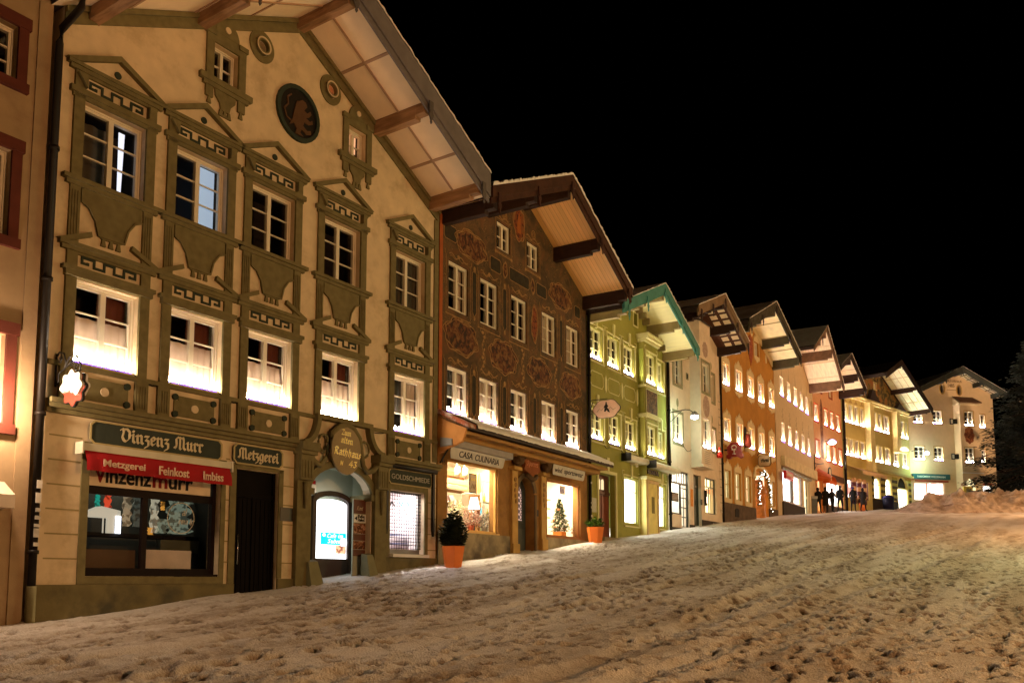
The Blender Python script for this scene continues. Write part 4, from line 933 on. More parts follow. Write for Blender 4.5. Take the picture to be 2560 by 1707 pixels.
    roof(F, par, za, ua, -.1, w1+.15, s, 1.63, (TILE, mat('dark_red_brown_verge', (.055, .020, .009), var=.3)), [4.45, 6.55, 8.72, 2.35, .2], T=.26, hb=.5, panels=(1, 0),
         soff=mat('honey_boarding', (.84, .47, .16), rough=.5, var=.12, scale=1.2, stretch=(.4, 5, .4), bump=0), snow=.10, beamh=.38, pmat=mat('pendant_brown', (.05, .018, .01)))
    mb = MB()                                            # board joints of the honey soffit, along the slope
    for j in range(1, 11):
        w = .04+1.5*j/11
        for a, b in ((0, ua), (ua, w1)):
            za_, zb_ = za-s*abs(a-ua), za-s*abs(b-ua); mb.quad((a, w, za_-.009), (b, w, zb_-.009), (b, w+.012, zb_-.009), (a, w+.012, za_-.009))
    part('board_joints', mb, mat('joint_brown', (.50, .25, .09), bump=0), F, par)
    # ground floor
    zg = lambda u: gz(F.p(u, 0, 0).y)
    holes = [rect(.43, 2.98, 2.90, 4.76), rect(5.96, 8.35, 2.98, 4.78), arch_pts(4.05, 5.10, 1.8, 4.25, 4.72)]
    wall(F, par, rect(0, w1, 1.2, 5.6), holes, OCH, depth=.3, side=True, name='ground_floor_wall')
    mb = MB().box(0, 3.6, 0, .04, 1.2, 2.86); part('base_course', mb, mat('stained_stone', (.3, .24, .14), var=.3, dirt=(.10, .08, .06), scale=2, bump=.5, bscale=12), F, par)
    part('base_course', MB().box(5.76, 8.9, 0, .04, 1.6, 2.93), mat('stained_stone', (.3, .24, .14)), F, par)
    for u0, u1, zt, zb in ((3.62, 4.0, 4.92, 1.8), (5.40, 5.76, 4.92, 2.0)):
        mb = MB().box(u0, u1, 0, .14, zb, zb+.85).box(u0+.03, u1-.03, 0, .09, zb+.85, zt-.1).box(u0-.04, u1+.04, 0, .2, zt-.1, zt)
        part('pilaster', mb, mat('yellow_ochre_pilaster', (.48, .29, .085)), F, par)
        mb = MB(); c = (u0+u1)/2
        for j in range(5): mb.disc(c+.03*math.sin(j*2), 4.55-.16*j, .07-.01*j, .07, .09, .11, n=10)
        part('festoon', mb, TN, F, par)
        mb = MB().lathe((c, .2, 4.95), [(.06, 0), (.16, .06), (.2, .16), (.16, .26), (.19, .34), (.12, .42), (.14, .5)], 10, 0, True)
        mb.tube([(c-.1, .3, 5.1), (c-.2, .32, 5.2), (c-.16, .3, 5.34)], .05, 6).tube([(c+.1, .3, 5.1), (c+.2, .32, 5.2), (c+.14, .3, 5.36)], .05, 6)
        part('carved_console', mb, mat('dark_carving', (.09, .05, .022)), F, par)
    part('entry_surround', MB().stroke(arch_pts(4.02, 5.13, 1.9, 4.25, 4.75, 16)[2:], .14, 0, .05).box(3.95+.005, 4.045, 0, .05, 1.9, 4.2).box(5.105, 5.2, 0, .05, 1.9, 4.2), mat('grey_stone_surround', (.16, .11, .06)), F, par)
    d = part('door', MB().prism(arch_pts(4.05, 5.10, 1.9, 4.25, 4.71), -.36, -.3, 0).box(4.12, 5.0, -.3, -.285, 2.5, 3.15, 1).stroke(arch_pts(4.25, 4.9, 3.35, 4.2, 4.5, 8), .05, -.3, -.28, 1, True), [mat('slate_blue_door', (.05, .055, .055), rough=.5, bump=0), mat('slate_blue_light', (.08, .085, .08), rough=.5, bump=0)], F, par)
    part('door_glass', MB().prism(arch_pts(4.3, 4.85, 3.4, 4.18, 4.46, 8), -.298, -.292), emat('hall_glow', (.75, .5, .42), .32), F, d)
    mb = MB()
    for r_ in range(6):
        for q in range(3):
            x, z = 4.39+.19*q, 3.5+.17*r_; mb.ring(x, z, .08, .08, .02, -.29, -.275, n=10)
    part('door_grille', mb, BLACK, F, d); part('door_handle', MB().tube([(4.2, -.24, 3.3), (4.34, -.24, 3.3)], .015, 6), BLACK, F, d)
    part('door_bell', MB().box(5.24, 5.34, 0, .03, 3.55, 3.75), BLACK, F, par)
    # coat of arms shield over the door
    CA = mat('rust_red_cartouche', (.24, .07, .018), var=.25)
    mb = MB(); P = [(4.14, 5.22), (4.3, 5.3), (4.62, 5.36), (4.95, 5.3), (5.12, 5.22), (5.06, 5.05), (5.12, 4.88), (4.9, 4.82), (4.62, 4.72), (4.34, 4.82), (4.12, 4.88), (4.2, 5.05)]
    t = tag(part('carved_shield', mb.prism(P, .1, .22), CA, F), 'rust red carved shield with script over the arched door', 'sign')
    tx = MB(); pen(tx, 'Sporrer', 4.28, 5.02, .1, .22, .12, .7, fit=.68, shear=.2); part('shield_lettering', tx, mat('salmon_letters', (.75, .35, .2), bump=0), F, t)
    part('shield_scroll', MB().tube([(4.3, .2, 4.74), (4.45, .24, 4.66), (4.6, .24, 4.6), (4.76, .24, 4.66), (4.9, .2, 4.74)], .07, 8), mat('dark_carving', (.09, .05, .022)), F, t)
    # pent roof with snow
    pr = MB().prism([(0, 0), (1, 0), (1, 1)], 0, 0) if 0 else MB()
    pr.add([(.0, 0, 5.95), (w1+.1, 0, 5.95), (w1+.1, .95, 5.50), (.0, .95, 5.50), (.0, 0, 5.80), (w1+.1, 0, 5.80), (w1+.1, .95, 5.40), (.0, .95, 5.40)], [(0, 1, 2, 3), (4, 7, 6, 5), (2, 6, 7, 3), (0, 3, 7, 4), (1, 5, 6, 2)])
    pr = part('pent_roof', pr, TILE, F, par)
    mb = MB(); n = 90; vs = []; fs = []
    for i in range(n+1):
        u = .35+(w1-.3)*i/n; j = .03*random.random(); vs += [(u, .02, 5.955+.06), (u, .5, 5.72+.07+j), (u, .97+j, 5.50+.05+j), (u, .985+j, 5.49-.02*random.random())]
    for i in range(n):
        for k in range(3): fs.append((4*i+k, 4*i+4+k, 4*i+5+k, 4*i+1+k))
    part('snow_cover', mb.add(vs, fs, 0, True), SNOW, F, pr)
    part('verge_tiles', MB().add([(-.04, 0, 6.02), (.34, 0, 6.02), (.34, .96, 5.56), (-.04, .96, 5.56), (-.04, 0, 5.9), (-.04, .96, 5.45), (.34, .96, 5.45)], [(0, 1, 2, 3), (0, 3, 5, 4), (3, 2, 6, 5)]), mat('brick_red_tiles', (.32, .09, .04), dirt=(.7, .65, .6), scale=6), F, pr)
    part('eaves_moulding', MB().box(.1, w1-.02, .0, .80, 5.32, 5.40).box(.1, w1-.02, 0, .5, 5.2, 5.32), mat('yellow_moulding', (.36, .20, .06)), F, pr)
    part('side_cheek', MB().add([(.0, 0, 5.92), (.0, .9, 5.5), (.0, .75, 5.1), (.0, 0, 4.85), (.08, 0, 5.92), (.08, .9, 5.5), (.08, .75, 5.1), (.08, 0, 4.85)], [(0, 1, 2, 3), (4, 7, 6, 5), (1, 5, 6, 2), (2, 6, 7, 3), (3, 7, 4, 0)]), mat('orange_plaster', (.55, .25, .07)), F, pr)
    # awnings with lettering
    AW = mat('grey_white_cloth', (.52, .5, .46), bump=0); BX = mat('grey_awning_box', (.22, .21, .2), rough=.5, bump=0); INK = mat('ink', (.02, .015, .03), bump=0)
    for (a, b, z0, z1, la, txt, c0, c1) in ((-.02, 2.72, 4.70, 5.0, 'grey white awning valance reading CASA CULINARIA', 'CASA CULINARIA', .38, 2.34), (5.58, 7.92, 4.86, 5.20, 'grey white awning valance reading wind sportswear', 'wind sportswear', 5.72, 7.72)):
        t = thing('awning', la, 'awning', F, ((a+b)/2, .4, z0), 'shop awnings of the brown house')
        q = .12; mb = MB(); P = [(a+.05, z1), (a, z0+.12), (a+.02, z0), (b-.22, z0), (b-.14, z0+.04), (b-.02, z1)]
        cl = part('valance', mb.prism(P, .40, .412), AW, F, t)
        part('cassette', MB().add([(a-.02, .1, z1+.26), (b+.34, .1, z1+.26), (b+.34, .46, z1+.2), (a-.02, .46, z1+.2), (a-.02, .1, z1+.01), (b+.34, .1, z1+.01), (b+.34, .46, z1+.03), (a-.02, .46, z1+.03)],
             [(0, 1, 2, 3), (3, 2, 6, 7), (7, 6, 5, 4), (0, 3, 7, 4), (1, 5, 6, 2)]), BX, F, t)
        if 'CASA' in txt: [sans('valance_lettering', t_, F, a_, b_, z0+.07, .17, .413, INK, cl, shear=.3, bold=.006) for t_, a_, b_ in (('CASA', c0, c0+.62), ('CULINARIA', c0+.76, c1))]
        else: [sans('valance_lettering', t_, F, a_, b_, z_, h_, .413, INK, cl, shear=.3, bold=.004) for t_, a_, b_, z_, h_ in (('wind', c0, c0+.50, z0+.10, .155), ('sportswear', c0+.62, c1, z0+.055, .185))]
        part('awning_arm', MB().tube([(a+.05, .05, z0-.1), (a+.1, .3, z1)], .02, 6), BLACK, F, t)
    # shop windows and rooms
    YF = mat('gold_frame', (.72, .46, .14), rough=.4, bump=0)
    LW = mat('shop_white_wall', (.86, .78, .64), bump=0)
    for k, (a, b, z0, z1) in enumerate(((.43, 2.98, 2.90, 4.76), (5.96, 8.35, 2.98, 4.78))):
        g = part('shop_window', MB().box(a, b, -.12, -.06, z0, z0+.05).box(a, b, -.12, -.06, z1-.05, z1).box(a, a+.05, -.12, -.06, z0+.05, z1-.05).box(b-.05, b, -.12, -.06, z0+.05, z1-.05).box(a-.05, b+.05, 0, .03, z0-.05, z0), YF if k == 0 else mat('rust_frame', (.3, .12, .04), bump=0), F, par)
        part('pane', MB().quad((a+.05, -.09, z0+.05), (b-.05, -.09, z0+.05), (b-.05, -.09, z1-.05), (a+.05, -.09, z1-.05)), glass('clear_shop_glass', .05), F, g)
        x0, x1, d0, d1, q0, q1 = a-.1, (3.95 if k == 0 else 8.82), -.31, -1.9, z0-.1, z1+.25
        R = MB().quad((x0, d1, q0), (x1, d1, q0), (x1, d1, q1), (x0, d1, q1)).quad((x0, d0, q0), (x0, d1, q0), (x0, d1, q1), (x0, d0, q1)).quad((x1, d0, q0), (x1, d1, q0), (x1, d1, q1), (x1, d0, q1))
        R.quad((x0, d0, q0), (x1, d0, q0), (x1, d1, q0), (x0, d1, q0)).quad((x0, d0, q1), (x1, d0, q1), (x1, d1, q1), (x0, d1, q1))
        R.quad((x0, -.3, q0), (x1, -.3, q0), (x1, -.3, z0), (x0, -.3, z0)).quad((x0, -.3, z1), (x1, -.3, z1), (x1, -.3, q1), (x0, -.3, q1))
        part('shop_room', R, LW, F, par)
        part('ceiling_lamps', MB().box(x0+.3, x1-.3, -.9, -.4, q1-.03, q1-.02), emat('shop_ceiling_lamp', (1, .86, .62), 26), F, par)
    # window one: beams, spots, framed sign, shelves, lampshade, glass cabinet, flowers
    part('room_beams', MB().box(.6, 3.25, -1.3, -1.2, 4.58, 4.72, 0).box(.6, 3.2, -1.24, -1.14, 4.36, 4.50, 1).box(.6, 3.2, -1.24, -1.14, 4.22, 4.32, 1).box(.6, 3.1, -1.3, -1.25, 4.5, 4.58, 0).box(.6, 3.1, -1.3, -1.25, 4.12, 4.2, 0), [mat('walnut', (.16, .08, .03)), WOODL], F, par)
    for k, (u, z) in enumerate(((1.87, 4.62), (2.25, 4.62))):
        t = thing('ceiling_spot', ['left', 'right'][k]+' white tube spotlight hanging in the CASA CULINARIA window', 'spotlight', F, (u, -.7, z), 'spotlights in the shop window')
        part('tube', MB().tube([(u+.08, -.7, z+.12), (u-.06, -.62, z-.12)], .075, 12), LW, F, t); part('arm', MB().tube([(u+.02, -.7, z), (u+.04, -.7, z+.34)], .015, 6), LW, F, t)
    t = tag(part('framed_sign', MB().box(1.95, 2.32, -.32, -.3, 4.02, 4.56, 0).box(1.98, 2.29, -.3, -.295, 4.05, 4.53, 1), [BLACK, mat('sign_parchment', (.6, .5, .34), bump=0)], F), 'framed parchment coloured sign reading CASA hanging in the shop window', 'sign')
    sans('sign_lettering', 'CASA', F, 2.02, 2.25, 4.36, .07, -.293, mat('gilt', (.9, .6, .1)), t); part('sign_scribble', MB().stroke([(2.02, 4.14), (2.08, 4.28), (2.12, 4.14), (2.16, 4.26), (2.18, 4.14), (2.26, 4.28), (2.24, 4.12)], .012, -.295, -.29), mat('walnut', (.1, .05, .02)), F, t)
    t = thing('shelf_rack', 'orange wood shelf rack with small goods inside the shop', 'shelf', F, (3.4, -1.1, 3.0))
    part('side_board', MB().box(3.42, 3.50, -1.2, -.9, 2.9, 4.75).box(3.28, 3.32, -1.2, -.9, 2.9, 4.75), WOODL, F, t)
    for z in (3.3, 3.7, 4.1): part('shelf_board', MB().box(2.9, 3.6, -1.2, -.85, z, z+.03), WHITEW, F, t)
    t = thing('glass_cabinet', 'pale glass cabinet of bottles at the right of the shop window', 'cabinet', F, (3.45, -.7, 2.95))
    part('cabinet_frame', MB().box(3.05, 3.08, -.6, -.57, 2.95, 4.45).box(3.85, 3.88, -.6, -.57, 2.95, 4.45).box(3.05, 3.88, -.6, -.57, 4.45, 4.48).box(3.05, 3.88, -.8, -.57, 3.4, 3.42).box(3.05, 3.88, -.8, -.57, 3.85, 3.87).box(3.44, 3.47, -.6, -.57, 2.95, 4.45), mat('sage_frame', (.45, .46, .38), bump=0), F, t)
    BC = [(.1, .5, .8), (.6, .7, .15), (.7, .7, .6), (.35, .5, .3), (.8, .75, .6)]
    for k in range(9):
        u, z = 3.15+.17*(k % 4), (3.42, 3.87, 3.0)[k % 3]; part('bottle', MB().lathe((u, -.68, z), [(.035, 0), (.035, .16), (.013, .2), (.013, .27)], 10), mat('bottle_%d' % (k % 5), BC[k % 5], rough=.2, bump=0), F, t)
    t = thing('table_lamp', 'white lampshade glowing among the goods in the shop window', 'lamp', F, (2.72, -.65, 3.0))
    part('lamp_shade', MB().lathe((2.72, -.65, 3.62), [(.17, 0), (.10, .34)], 20), emat('shade_glow', (1, .95, .85), 1.8), F, t); part('lamp_stem', MB().lathe((2.72, -.65, 2.95), [(.08, 0), (.03, .06), (.02, .68)], 10), BLACK, F, t)
    def blooms(u, w, z, r, h, n, cols, name, lab, cat, pot):
        t = thing(name, lab, cat, F, (u, w, z)); mb = MB(); mats = [mat('petal_%d_%s' % (i, name), c, bump=0) for i, c in enumerate(cols)]
        for i in range(n):
            a = random.random()*6.28; q = math.sqrt(random.random())*r; x, y, zz = u+q*math.cos(a), w+q*math.sin(a)*.6, z+.12+random.random()*h
            for _ in range(3):
                d = [random.uniform(-.05, .05) for _ in range(6)]; mb.add([(x, y, zz), (x+d[0], y+d[1], zz+d[2]), (x+d[3], y+d[4], zz+d[5])], [(0, 1, 2)], random.randrange(len(cols)))
        part('blooms', mb, mats, F, t); part('pot', MB().lathe((u, w, z), [(.07, 0), (.10, .16)], 12), mat('pot_'+name, pot, bump=0), F, t)
    blooms(1.65, -.55, 2.98, .30, .65, 220, [(.8, .75, .62), (.4, .5, .2), (.7, .62, .5)], 'white_flower_arrangement', 'loose white and green flower arrangement low in the shop window', 'flowers', (.8, .7, .65))
    blooms(2.25, -.45, 2.98, .36, .42, 260, [(.6, .28, .22), (.75, .6, .5), (.22, .12, .08)], 'pink_flower_arrangement', 'pinkish dried flower arrangement under the lampshade', 'flowers', (.5, .12, .06))
    blooms(2.95, -.45, 2.98, .30, .40, 180, [(.35, .33, .25), (.7, .65, .55), (.15, .12, .1)], 'grey_flower_arrangement', 'grey dried flower arrangement before the glass cabinet', 'flowers', (.3, .3, .28))
    for k in range(7):
        u, z = 1.3+.22*(k % 4), 3.72 if k < 4 else 3.0
        part('vase', MB().lathe((u, -.9, z), [(.05, 0), (.09, .1), (.05, .2), (.06, .24)], 12), mat('vase_%d' % (k % 3), [(.75, .7, .6), (.5, .3, .15), (.2, .12, .1)][k % 3], rough=.3, bump=0), F, par)
    part('room_table', MB().box(1.0, 2.2, -1.1, -.75, 3.64, 3.70), mat('walnut', (.1, .05, .02)), F, par)
    # window two: decorated tree, stars, shelf
    t = thing('christmas_tree', 'decorated christmas tree in an orange tub in the sportswear window', 'tree', F, (7.68, -.45, 3.05))
    part('trunk', MB().tube([(7.68, -.45, 3.1), (7.68, -.45, 4.3)], .02, 6), WOODD, F, t)
    r = random.Random(5); mb = MB()
    for i in range(2200):
        q = r.random()**1.2; z = 3.22+1.08*q; R_ = .34*(1-q)**.85*(.8+.25*math.sin(z*34)); a = r.random()*6.28; rr = R_*(.2+.85*r.random()**.5)
        P = Vector((7.68+rr*math.cos(a), -.45+rr*math.sin(a), z)); d = Vector((math.cos(a), math.sin(a), r.uniform(-.5, .3)))*.07; t_ = Vector((-math.sin(a), math.cos(a), r.uniform(-.5, .5)))*.022
        mb.add([P-t_, P+d*.6-t_, P+d, P+t_], [(0, 1, 2, 3)], r.choice([0, 0, 1]))
    part('foliage', mb, [mat('fir_green', (.05, .085, .03), bump=0), mat('fir_green_pale', (.30, .34, .2), bump=0)], F, t)
    BM = [mat('bauble_orange', (.75, .22, .05), rough=.25, bump=0), mat('bauble_cream', (.85, .75, .5), rough=.3, bump=0)]
    for i in range(30):
        q = r.random()*.92; a = r.random()*6.28; R_ = .33*(1-q)**.85; part('bauble', MB().lathe((7.68+R_*math.cos(a), -.45+R_*math.sin(a), 3.24+1.05*q), [(.004, 0), (.024, .012), (.03, .03), (.024, .048), (.004, .06)], 8), BM[i % 2], F, t)
    part('tub', MB().box(7.5, 7.86, -.62, -.3, 3.02, 3.2), mat('orange_tub', (.75, .28, .06), bump=0), F, t)
    for k, u in enumerate((8.12, 8.34, 8.54)):
        S = [(u+(.12 if i % 2 == 0 else .045)*math.sin(i*PI/5), 3.24+(.12 if i % 2 == 0 else .045)*math.cos(i*PI/5)) for i in range(10)]
        tag(part('wire_star', MB().stroke(S, .016, -.22, -.21, 0, True).box(u-.01, u+.01, -.22, -.215, 3.0, 3.14), mat('rust_wire', (.25, .07, .03), bump=0), F), '%s standing rusty wire star right of the christmas tree' % ['nearest', 'middle', 'farthest'][k], 'star', 'wire stars in the window')
    tag(part('shop_bag_sign', MB().box(7.2, 7.6, -.21, -.2, 4.42, 4.70, 0).stroke([(7.27, 4.48), (7.27, 4.64)], .04, -.2, -.195, 1).stroke([(7.36, 4.5), (7.36, 4.58), (7.44, 4.58), (7.44, 4.5), (7.52, 4.5), (7.52, 4.58)], .02, -.2, -.195, 1), [mat('lilac_white', (.8, .78, .9), bump=0), mat('violet_print', (.2, .15, .6), bump=0)], F), 'small white card with violet print hanging above the christmas tree', 'sign')
    part('wall_shelf', MB().box(6.6, 7.5, -.9, -.7, 3.95, 3.98).box(6.6, 7.5, -.9, -.7, 3.65, 3.68).box(6.6, 7.5, -.9, -.7, 4.25, 4.28), WOODL, F, par)
    cable(F, par, [(C2[0]-.7, 6.02), (C2[0]+.6, 5.98), (C2[1]-.55, 6.0)]); cable(F, par, [(C2[1]+.55, 5.98), (C2[2]-.55, 5.98)]); cable(F, par, [(C2[2]+.55, 5.98), (C2[3]-.55, 5.98)]); cable(F, par, [(C2[3]+.55, 5.98), (C2[4]-.55, 5.98)])
    sans('house_number', '45', F, .16, .34, 4.58, .13, .003, BLACK, par, dep=.004)
    downpipe(F, par, w1+.02, .1, 5.5, 11.2, .055)
    p = downpipe(F, par, w1+.02, .1, 2.3, 5.3, .055)
    mb = MB()
    for z in (3.6, 3.75, 4.05, 4.2, 4.9): mb.box(w1-.03, w1+.05, .15, .168, z, z+.07)
    part('stickers', mb, mat('torn_stickers', (.6, .55, .48)), F, p)
build_h2()
for i, c in enumerate(C2):
    candle_bar(F2, c-.48, c+.48, 6.035, 'row of candle lights on the sill of the %s lower window of the brown house' % ORD[i], 'candle lights on the brown house', w=-.045)

def foliage(mb, c, rad, n, leaf, shape='cone', m=(0,), seed=1):
    r = random.Random(seed)
    for i in range(n):
        if shape == 'cone':
            q = r.random()**1.25; R_ = rad[0]*(1-q)**.8*(.85+.25*math.sin(q*40+c[0]*5)); a = r.random()*6.28; rr = R_*(.25+.8*r.random()**.5); p = (c[0]+rr*math.cos(a), c[1]+rr*math.sin(a), c[2]+q*rad[1])
        else:
            a, b = r.random()*6.28, math.acos(2*r.random()-1); rr = r.random()**.4; p = (c[0]+rad[0]*rr*math.sin(b)*math.cos(a), c[1]+rad[0]*rr*math.sin(b)*math.sin(a), c[2]+rad[1]*rr*(math.cos(b)*.5+.5))
        d = Vector((math.cos(a), math.sin(a), r.uniform(-.2, .9))).normalized(); s_ = Vector((-math.sin(a), math.cos(a), r.uniform(-.3, .3)))*leaf*.25; L_ = leaf*(.6+.8*r.random()); P = Vector(p)
        mb.add([P-s_, P+d*L_*.5-s_*1.6, P+d*L_, P+d*L_*.5+s_*1.6], [(0, 1, 2, 3)], r.choice(m))
    return mb
def planter(F, u, w, label, top, bot, h, plant):
    z = F.g(u, w)-.01; t = thing('potted_plant', label, 'potted plant', F, (u, w, z), 'potted plants at the shop doors')
    n = 6; O_ = mat('orange_glazed_pot', (.78, .20, .035), rough=.45, bump=0, var=.06)
    mb = MB().lathe((u, w, z), [(bot/2, 0), (top/2, h), (top/2-.03, h), (top/2-.06, h-.08)], n, 0, False, ang=.3); part('pot', mb, O_, F, t)
    if plant == 'dark':
        part('stem', MB().tube([(u, w, z+h-.1), (u, w, z+h+.7)], .02, 6), WOODD, F, t)
        part('foliage', foliage(foliage(MB(), (u, w, z+h-.1), (.31, .85), 1900, .11, 'ball', (0, 0, 1), 3), (u+.03, w, z+h+.25), (.18, .66), 700, .11, 'ball', (0, 0, 1), 5), [mat('dark_conifer', (.012, .02, .008), bump=0), mat('dark_conifer_b', (.03, .04, .015), bump=0)], F, t)
    else:
        part('foliage', foliage(MB(), (u, w, z+h-.05), (.27, .36), 260, .12, 'ball', (0, 0, 1), 4), [mat('fresh_leaf', (.10, .22, .03), bump=0), mat('dark_leaf', (.03, .06, .015), bump=0)], F, t)
planter(F2, -.15, .6, 'dark bushy conifer in a red orange pot beside the barred window', .62, .44, .56, 'dark')
planter(F2, 8.45, .5, 'small leafy green plant in an orange faceted pot by the brown double door', .60, .42, .58, 'green')

# ================================================================ house 3: green front with corner bay
F3 = Frame(2.67, 30.02, 31.8)
h3 = thing('gabled_house', 'yellow green gabled house with turquoise verge boards and a narrow bay', 'house', F3, (0, 0, 2.8), 'gabled houses along the street')
def trim_surround(F, par, a, b, z0, z1, m, key=True, w0=0, t=.10, foot=.12):
    mb = MB(); g = .004
    mb.stroke([(a-t*.9, z0-foot), (a-t*.9, z1+t), (b+t*.9, z1+t), (b+t*.9, z0-foot)], .045, w0, w0+.03)
    mb.stroke([(a-t*1.7, z1-.1), (a-t*1.7, z1+.1), (a-t*2.2, z1+.1), (a-t*2.2, z1+.24), (a-t*.4, z1+.24)], .02, w0, w0+.02); mb.stroke([(b+t*1.7, z1-.1), (b+t*1.7, z1+.1), (b+t*2.2, z1+.1), (b+t*2.2, z1+.24), (b+t*.4, z1+.24)], .02, w0, w0+.02)
    mb.box(a-t*1.2, b+t*1.2, w0, w0+.06, z0-foot-.03, z0-foot+.02)
    c = (a+b)/2
    if key: mb.prism([(c-.045, z1+.02), (c+.045, z1+.02), (c+.08, z1+.50), (c-.08, z1+.50)], w0, w0+.06)
    return part('window_surround', mb, m, F, par)
def build_h3():
    F, par = F3, h3; w1 = 7.35; ua, za, s = 3.72, 12.62, .45
    GR = mat('yellow_green_plaster', (.28, .27, .055), var=.06, dirt=(.23, .22, .045)); TR = mat('pale_lime_trim', (.62, .60, .30), bump=0, var=.05)
    GF = mat('lime_white_frame', (.66, .66, .36), rough=.5, bump=0)
    U = [.66, 2.11, 3.52]; LO = [.72, 2.17, 3.62]
    holes = [rect(c-.46, c+.50, 9.47, 10.61) for c in U]+[rect(c-.46, c+.46, 6.57, 7.68) for c in LO]
    holes += [rect(6.36, 7.05, 9.43, 10.66), rect(6.36, 7.05, 6.60, 7.72), rect(2.42, 2.78, 11.52, 12.0), rect(4.02, 4.4, 11.6, 12.1)]
    holes += [rect(.72, 2.12, 2.6, 5.40), rect(2.98, 4.22, 3.73, 5.46), rect(6.3, 7.06, 3.76, 5.46)]
    wall(F, par, gable(0, w1, 1.8, ua, za, s), holes, GR, depth=.2)
    for i, c in enumerate(U):
        window(F, par, c-.46, c+.50, 9.47, 10.61, 3, style='dark', w=-.1, fm=GF); trim_surround(F, par, c-.46, c+.5, 9.47, 10.61, TR)
    for i, c in enumerate(LO):
        window(F, par, c-.46, c+.46, 6.57, 7.68, 3, style='sheer', w=-.1, fm=GF); trim_surround(F, par, c-.46, c+.46, 6.57, 7.68, TR)
    for z0, z1 in ((9.43, 10.66), (6.60, 7.72)): window(F, par, 6.36, 7.05, z0, z1, 3, style='dark', w=-.1, fm=GF); trim_surround(F, par, 6.36, 7.05, z0, z1, TR, key=z0 < 8, t=.08)
    for a, b, z0, z1 in ((2.42, 2.78, 11.52, 12.0), (4.02, 4.4, 11.6, 12.1)):
        part('attic_opening', MB().stroke(rect(a-.03, b+.03, z0-.03, z1+.03), .05, 0, .02, 0, True).box(a, b, -.21, -.2, z0, z1, 1), [TR, DARK], F, par)
    for a in (.17, 1.60, 3.02):
        b = a+1.05; q = .12; P = [(a+q, 8.46), (b-q, 8.46), (b, 8.46+q), (b, 9.0-q), (b-q, 9.0), (a+q, 9.0), (a, 9.0-q), (a, 8.46+q)]; part('plaster_panel', MB().stroke(P, .028, 0, .02, 0, True), TR, F, par)
        k = b+.19; part('plaster_lozenge', MB().prism([(k-.08, 8.5), (k, 8.38), (k+.08, 8.5), (k+.08, 8.9), (k, 9.04), (k-.08, 8.9)], 0, .03), TR, F, par)
    # bay
    B0, B1, D = 4.40, 5.72, .27
    for (z0, z1) in ((9.22, 11.0), (7.95, 9.22), (6.1, 7.95), (5.6, 6.1)):
        hs = [rect(4.60, 5.58, 9.38, 10.60)] if z0 == 9.22 else [rect(4.62, 5.56, 6.50, 7.68)] if z0 == 6.1 else []
        mb = MB(); rings = [rect(B0, B1, z0, z1)]+hs; tri = tessellate_polygon([[Vector((p[0], p[1], 0)) for p in r] for r in rings]); mb.add([(p[0], D, p[1]) for r in rings for p in r], list(tri))
        for h in hs:
            for i in range(4): a, b = h[i], h[(i+1) % 4]; mb.quad((a[0], D, a[1]), (b[0], D, b[1]), (b[0], D-.16, b[1]), (a[0], D-.16, a[1]))
        mb.quad((B0, 0, z0), (B0, D, z0), (B0, D, z1), (B0, 0, z1)).quad((B1, 0, z0), (B1, D, z0), (B1, D, z1), (B1, 0, z1)).quad((B0, 0, z0), (B1, 0, z0), (B1, D, z0), (B0, D, z0))
        part('bay_wall', mb, GR, F, par)
    window(F, par, 4.60, 5.58, 9.38, 10.60, 3, style='dark', w=D-.1, fm=GF); trim_surround(F, par, 4.60, 5.58, 9.38, 10.60, TR, key=False, w0=D, t=.07, foot=.06)
    window(F, par, 4.62, 5.56, 6.50, 7.68, 3, style='dark', w=D-.1, fm=GF); trim_surround(F, par, 4.62, 5.56, 6.50, 7.68, TR, key=False, w0=D, t=.08, foot=.08)
    part('bay_cornice', MB().box(B0-.06, B1+.06, 0, D+.10, 10.98, 11.08).box(B0-.12, B1+.12, 0, D+.2, 11.08, 11.2).box(B0-.16, B1+.16, 0, D+.26, 11.2, 11.28), TR, F, par)
    part('bay_ledge', MB().box(B0-.04, B1+.04, 0, D+.06, 9.16, 9.26).box(B0-.06, B1+.06, 0, D+.10, 7.95, 8.1).box(B0-.1, B1+.1, 0, D+.14, 8.02, 8.1).box(B0-.04, B1+.04, 0, D+.05, 6.08, 6.14), TR, F, par)
    part('dark_relief_panel', MB().prism(rect(B0+.1, B1-.08, 8.16, 9.10), D, D+.02, 0).stroke(rect(B0+.1, B1-.08, 8.16, 9.10), .03, D+.02, D+.03, 1, True), [fresco('dark_relief', (.05, .025, .008), (.12, .06, .02), (.18, .1, .03), 5), TR], F, par)
    PW = mat('yellow_bay_panel', (.72, .62, .22), bump=0)
    part('bay_side_panel', MB().add([(B0-.004, .05, 9.4), (B0-.004, .22, 9.4), (B0-.004, .22, 10.7), (B0-.004, .05, 10.7), (B0-.012, .05, 9.4), (B0-.012, .22, 9.4), (B0-.012, .22, 10.7), (B0-.012, .05, 10.7)], [(4, 5, 6, 7), (0, 1, 5, 4), (2, 3, 7, 6), (1, 2, 6, 5), (0, 3, 7, 4)]), mat('lime_side', (.42, .5, .1), bump=0), F, par)
    # pier below the bay with yellow panel
    part('bay_pier', MB().box(B0, B1, .0, D, 2.9, 5.5), PW, F, par)
    part('pier_capital', MB().box(B0-.08, B1+.08, 0, D+.08, 5.5, 5.62), TR, F, par)
    part('pier_surround', MB().stroke([(B0+.12, 3.2), (B0+.12, 5.42), (B1-.12, 5.42), (B1-.12, 3.2)], .12, D, D+.03), mat('tan_stone', (.6, .45, .25), bump=0), F, par)
    part('letter_slot', MB().box(4.95, 5.2, D, D+.02, 4.2, 4.85), mat('olive_metal', (.2, .17, .05), bump=0), F, par)
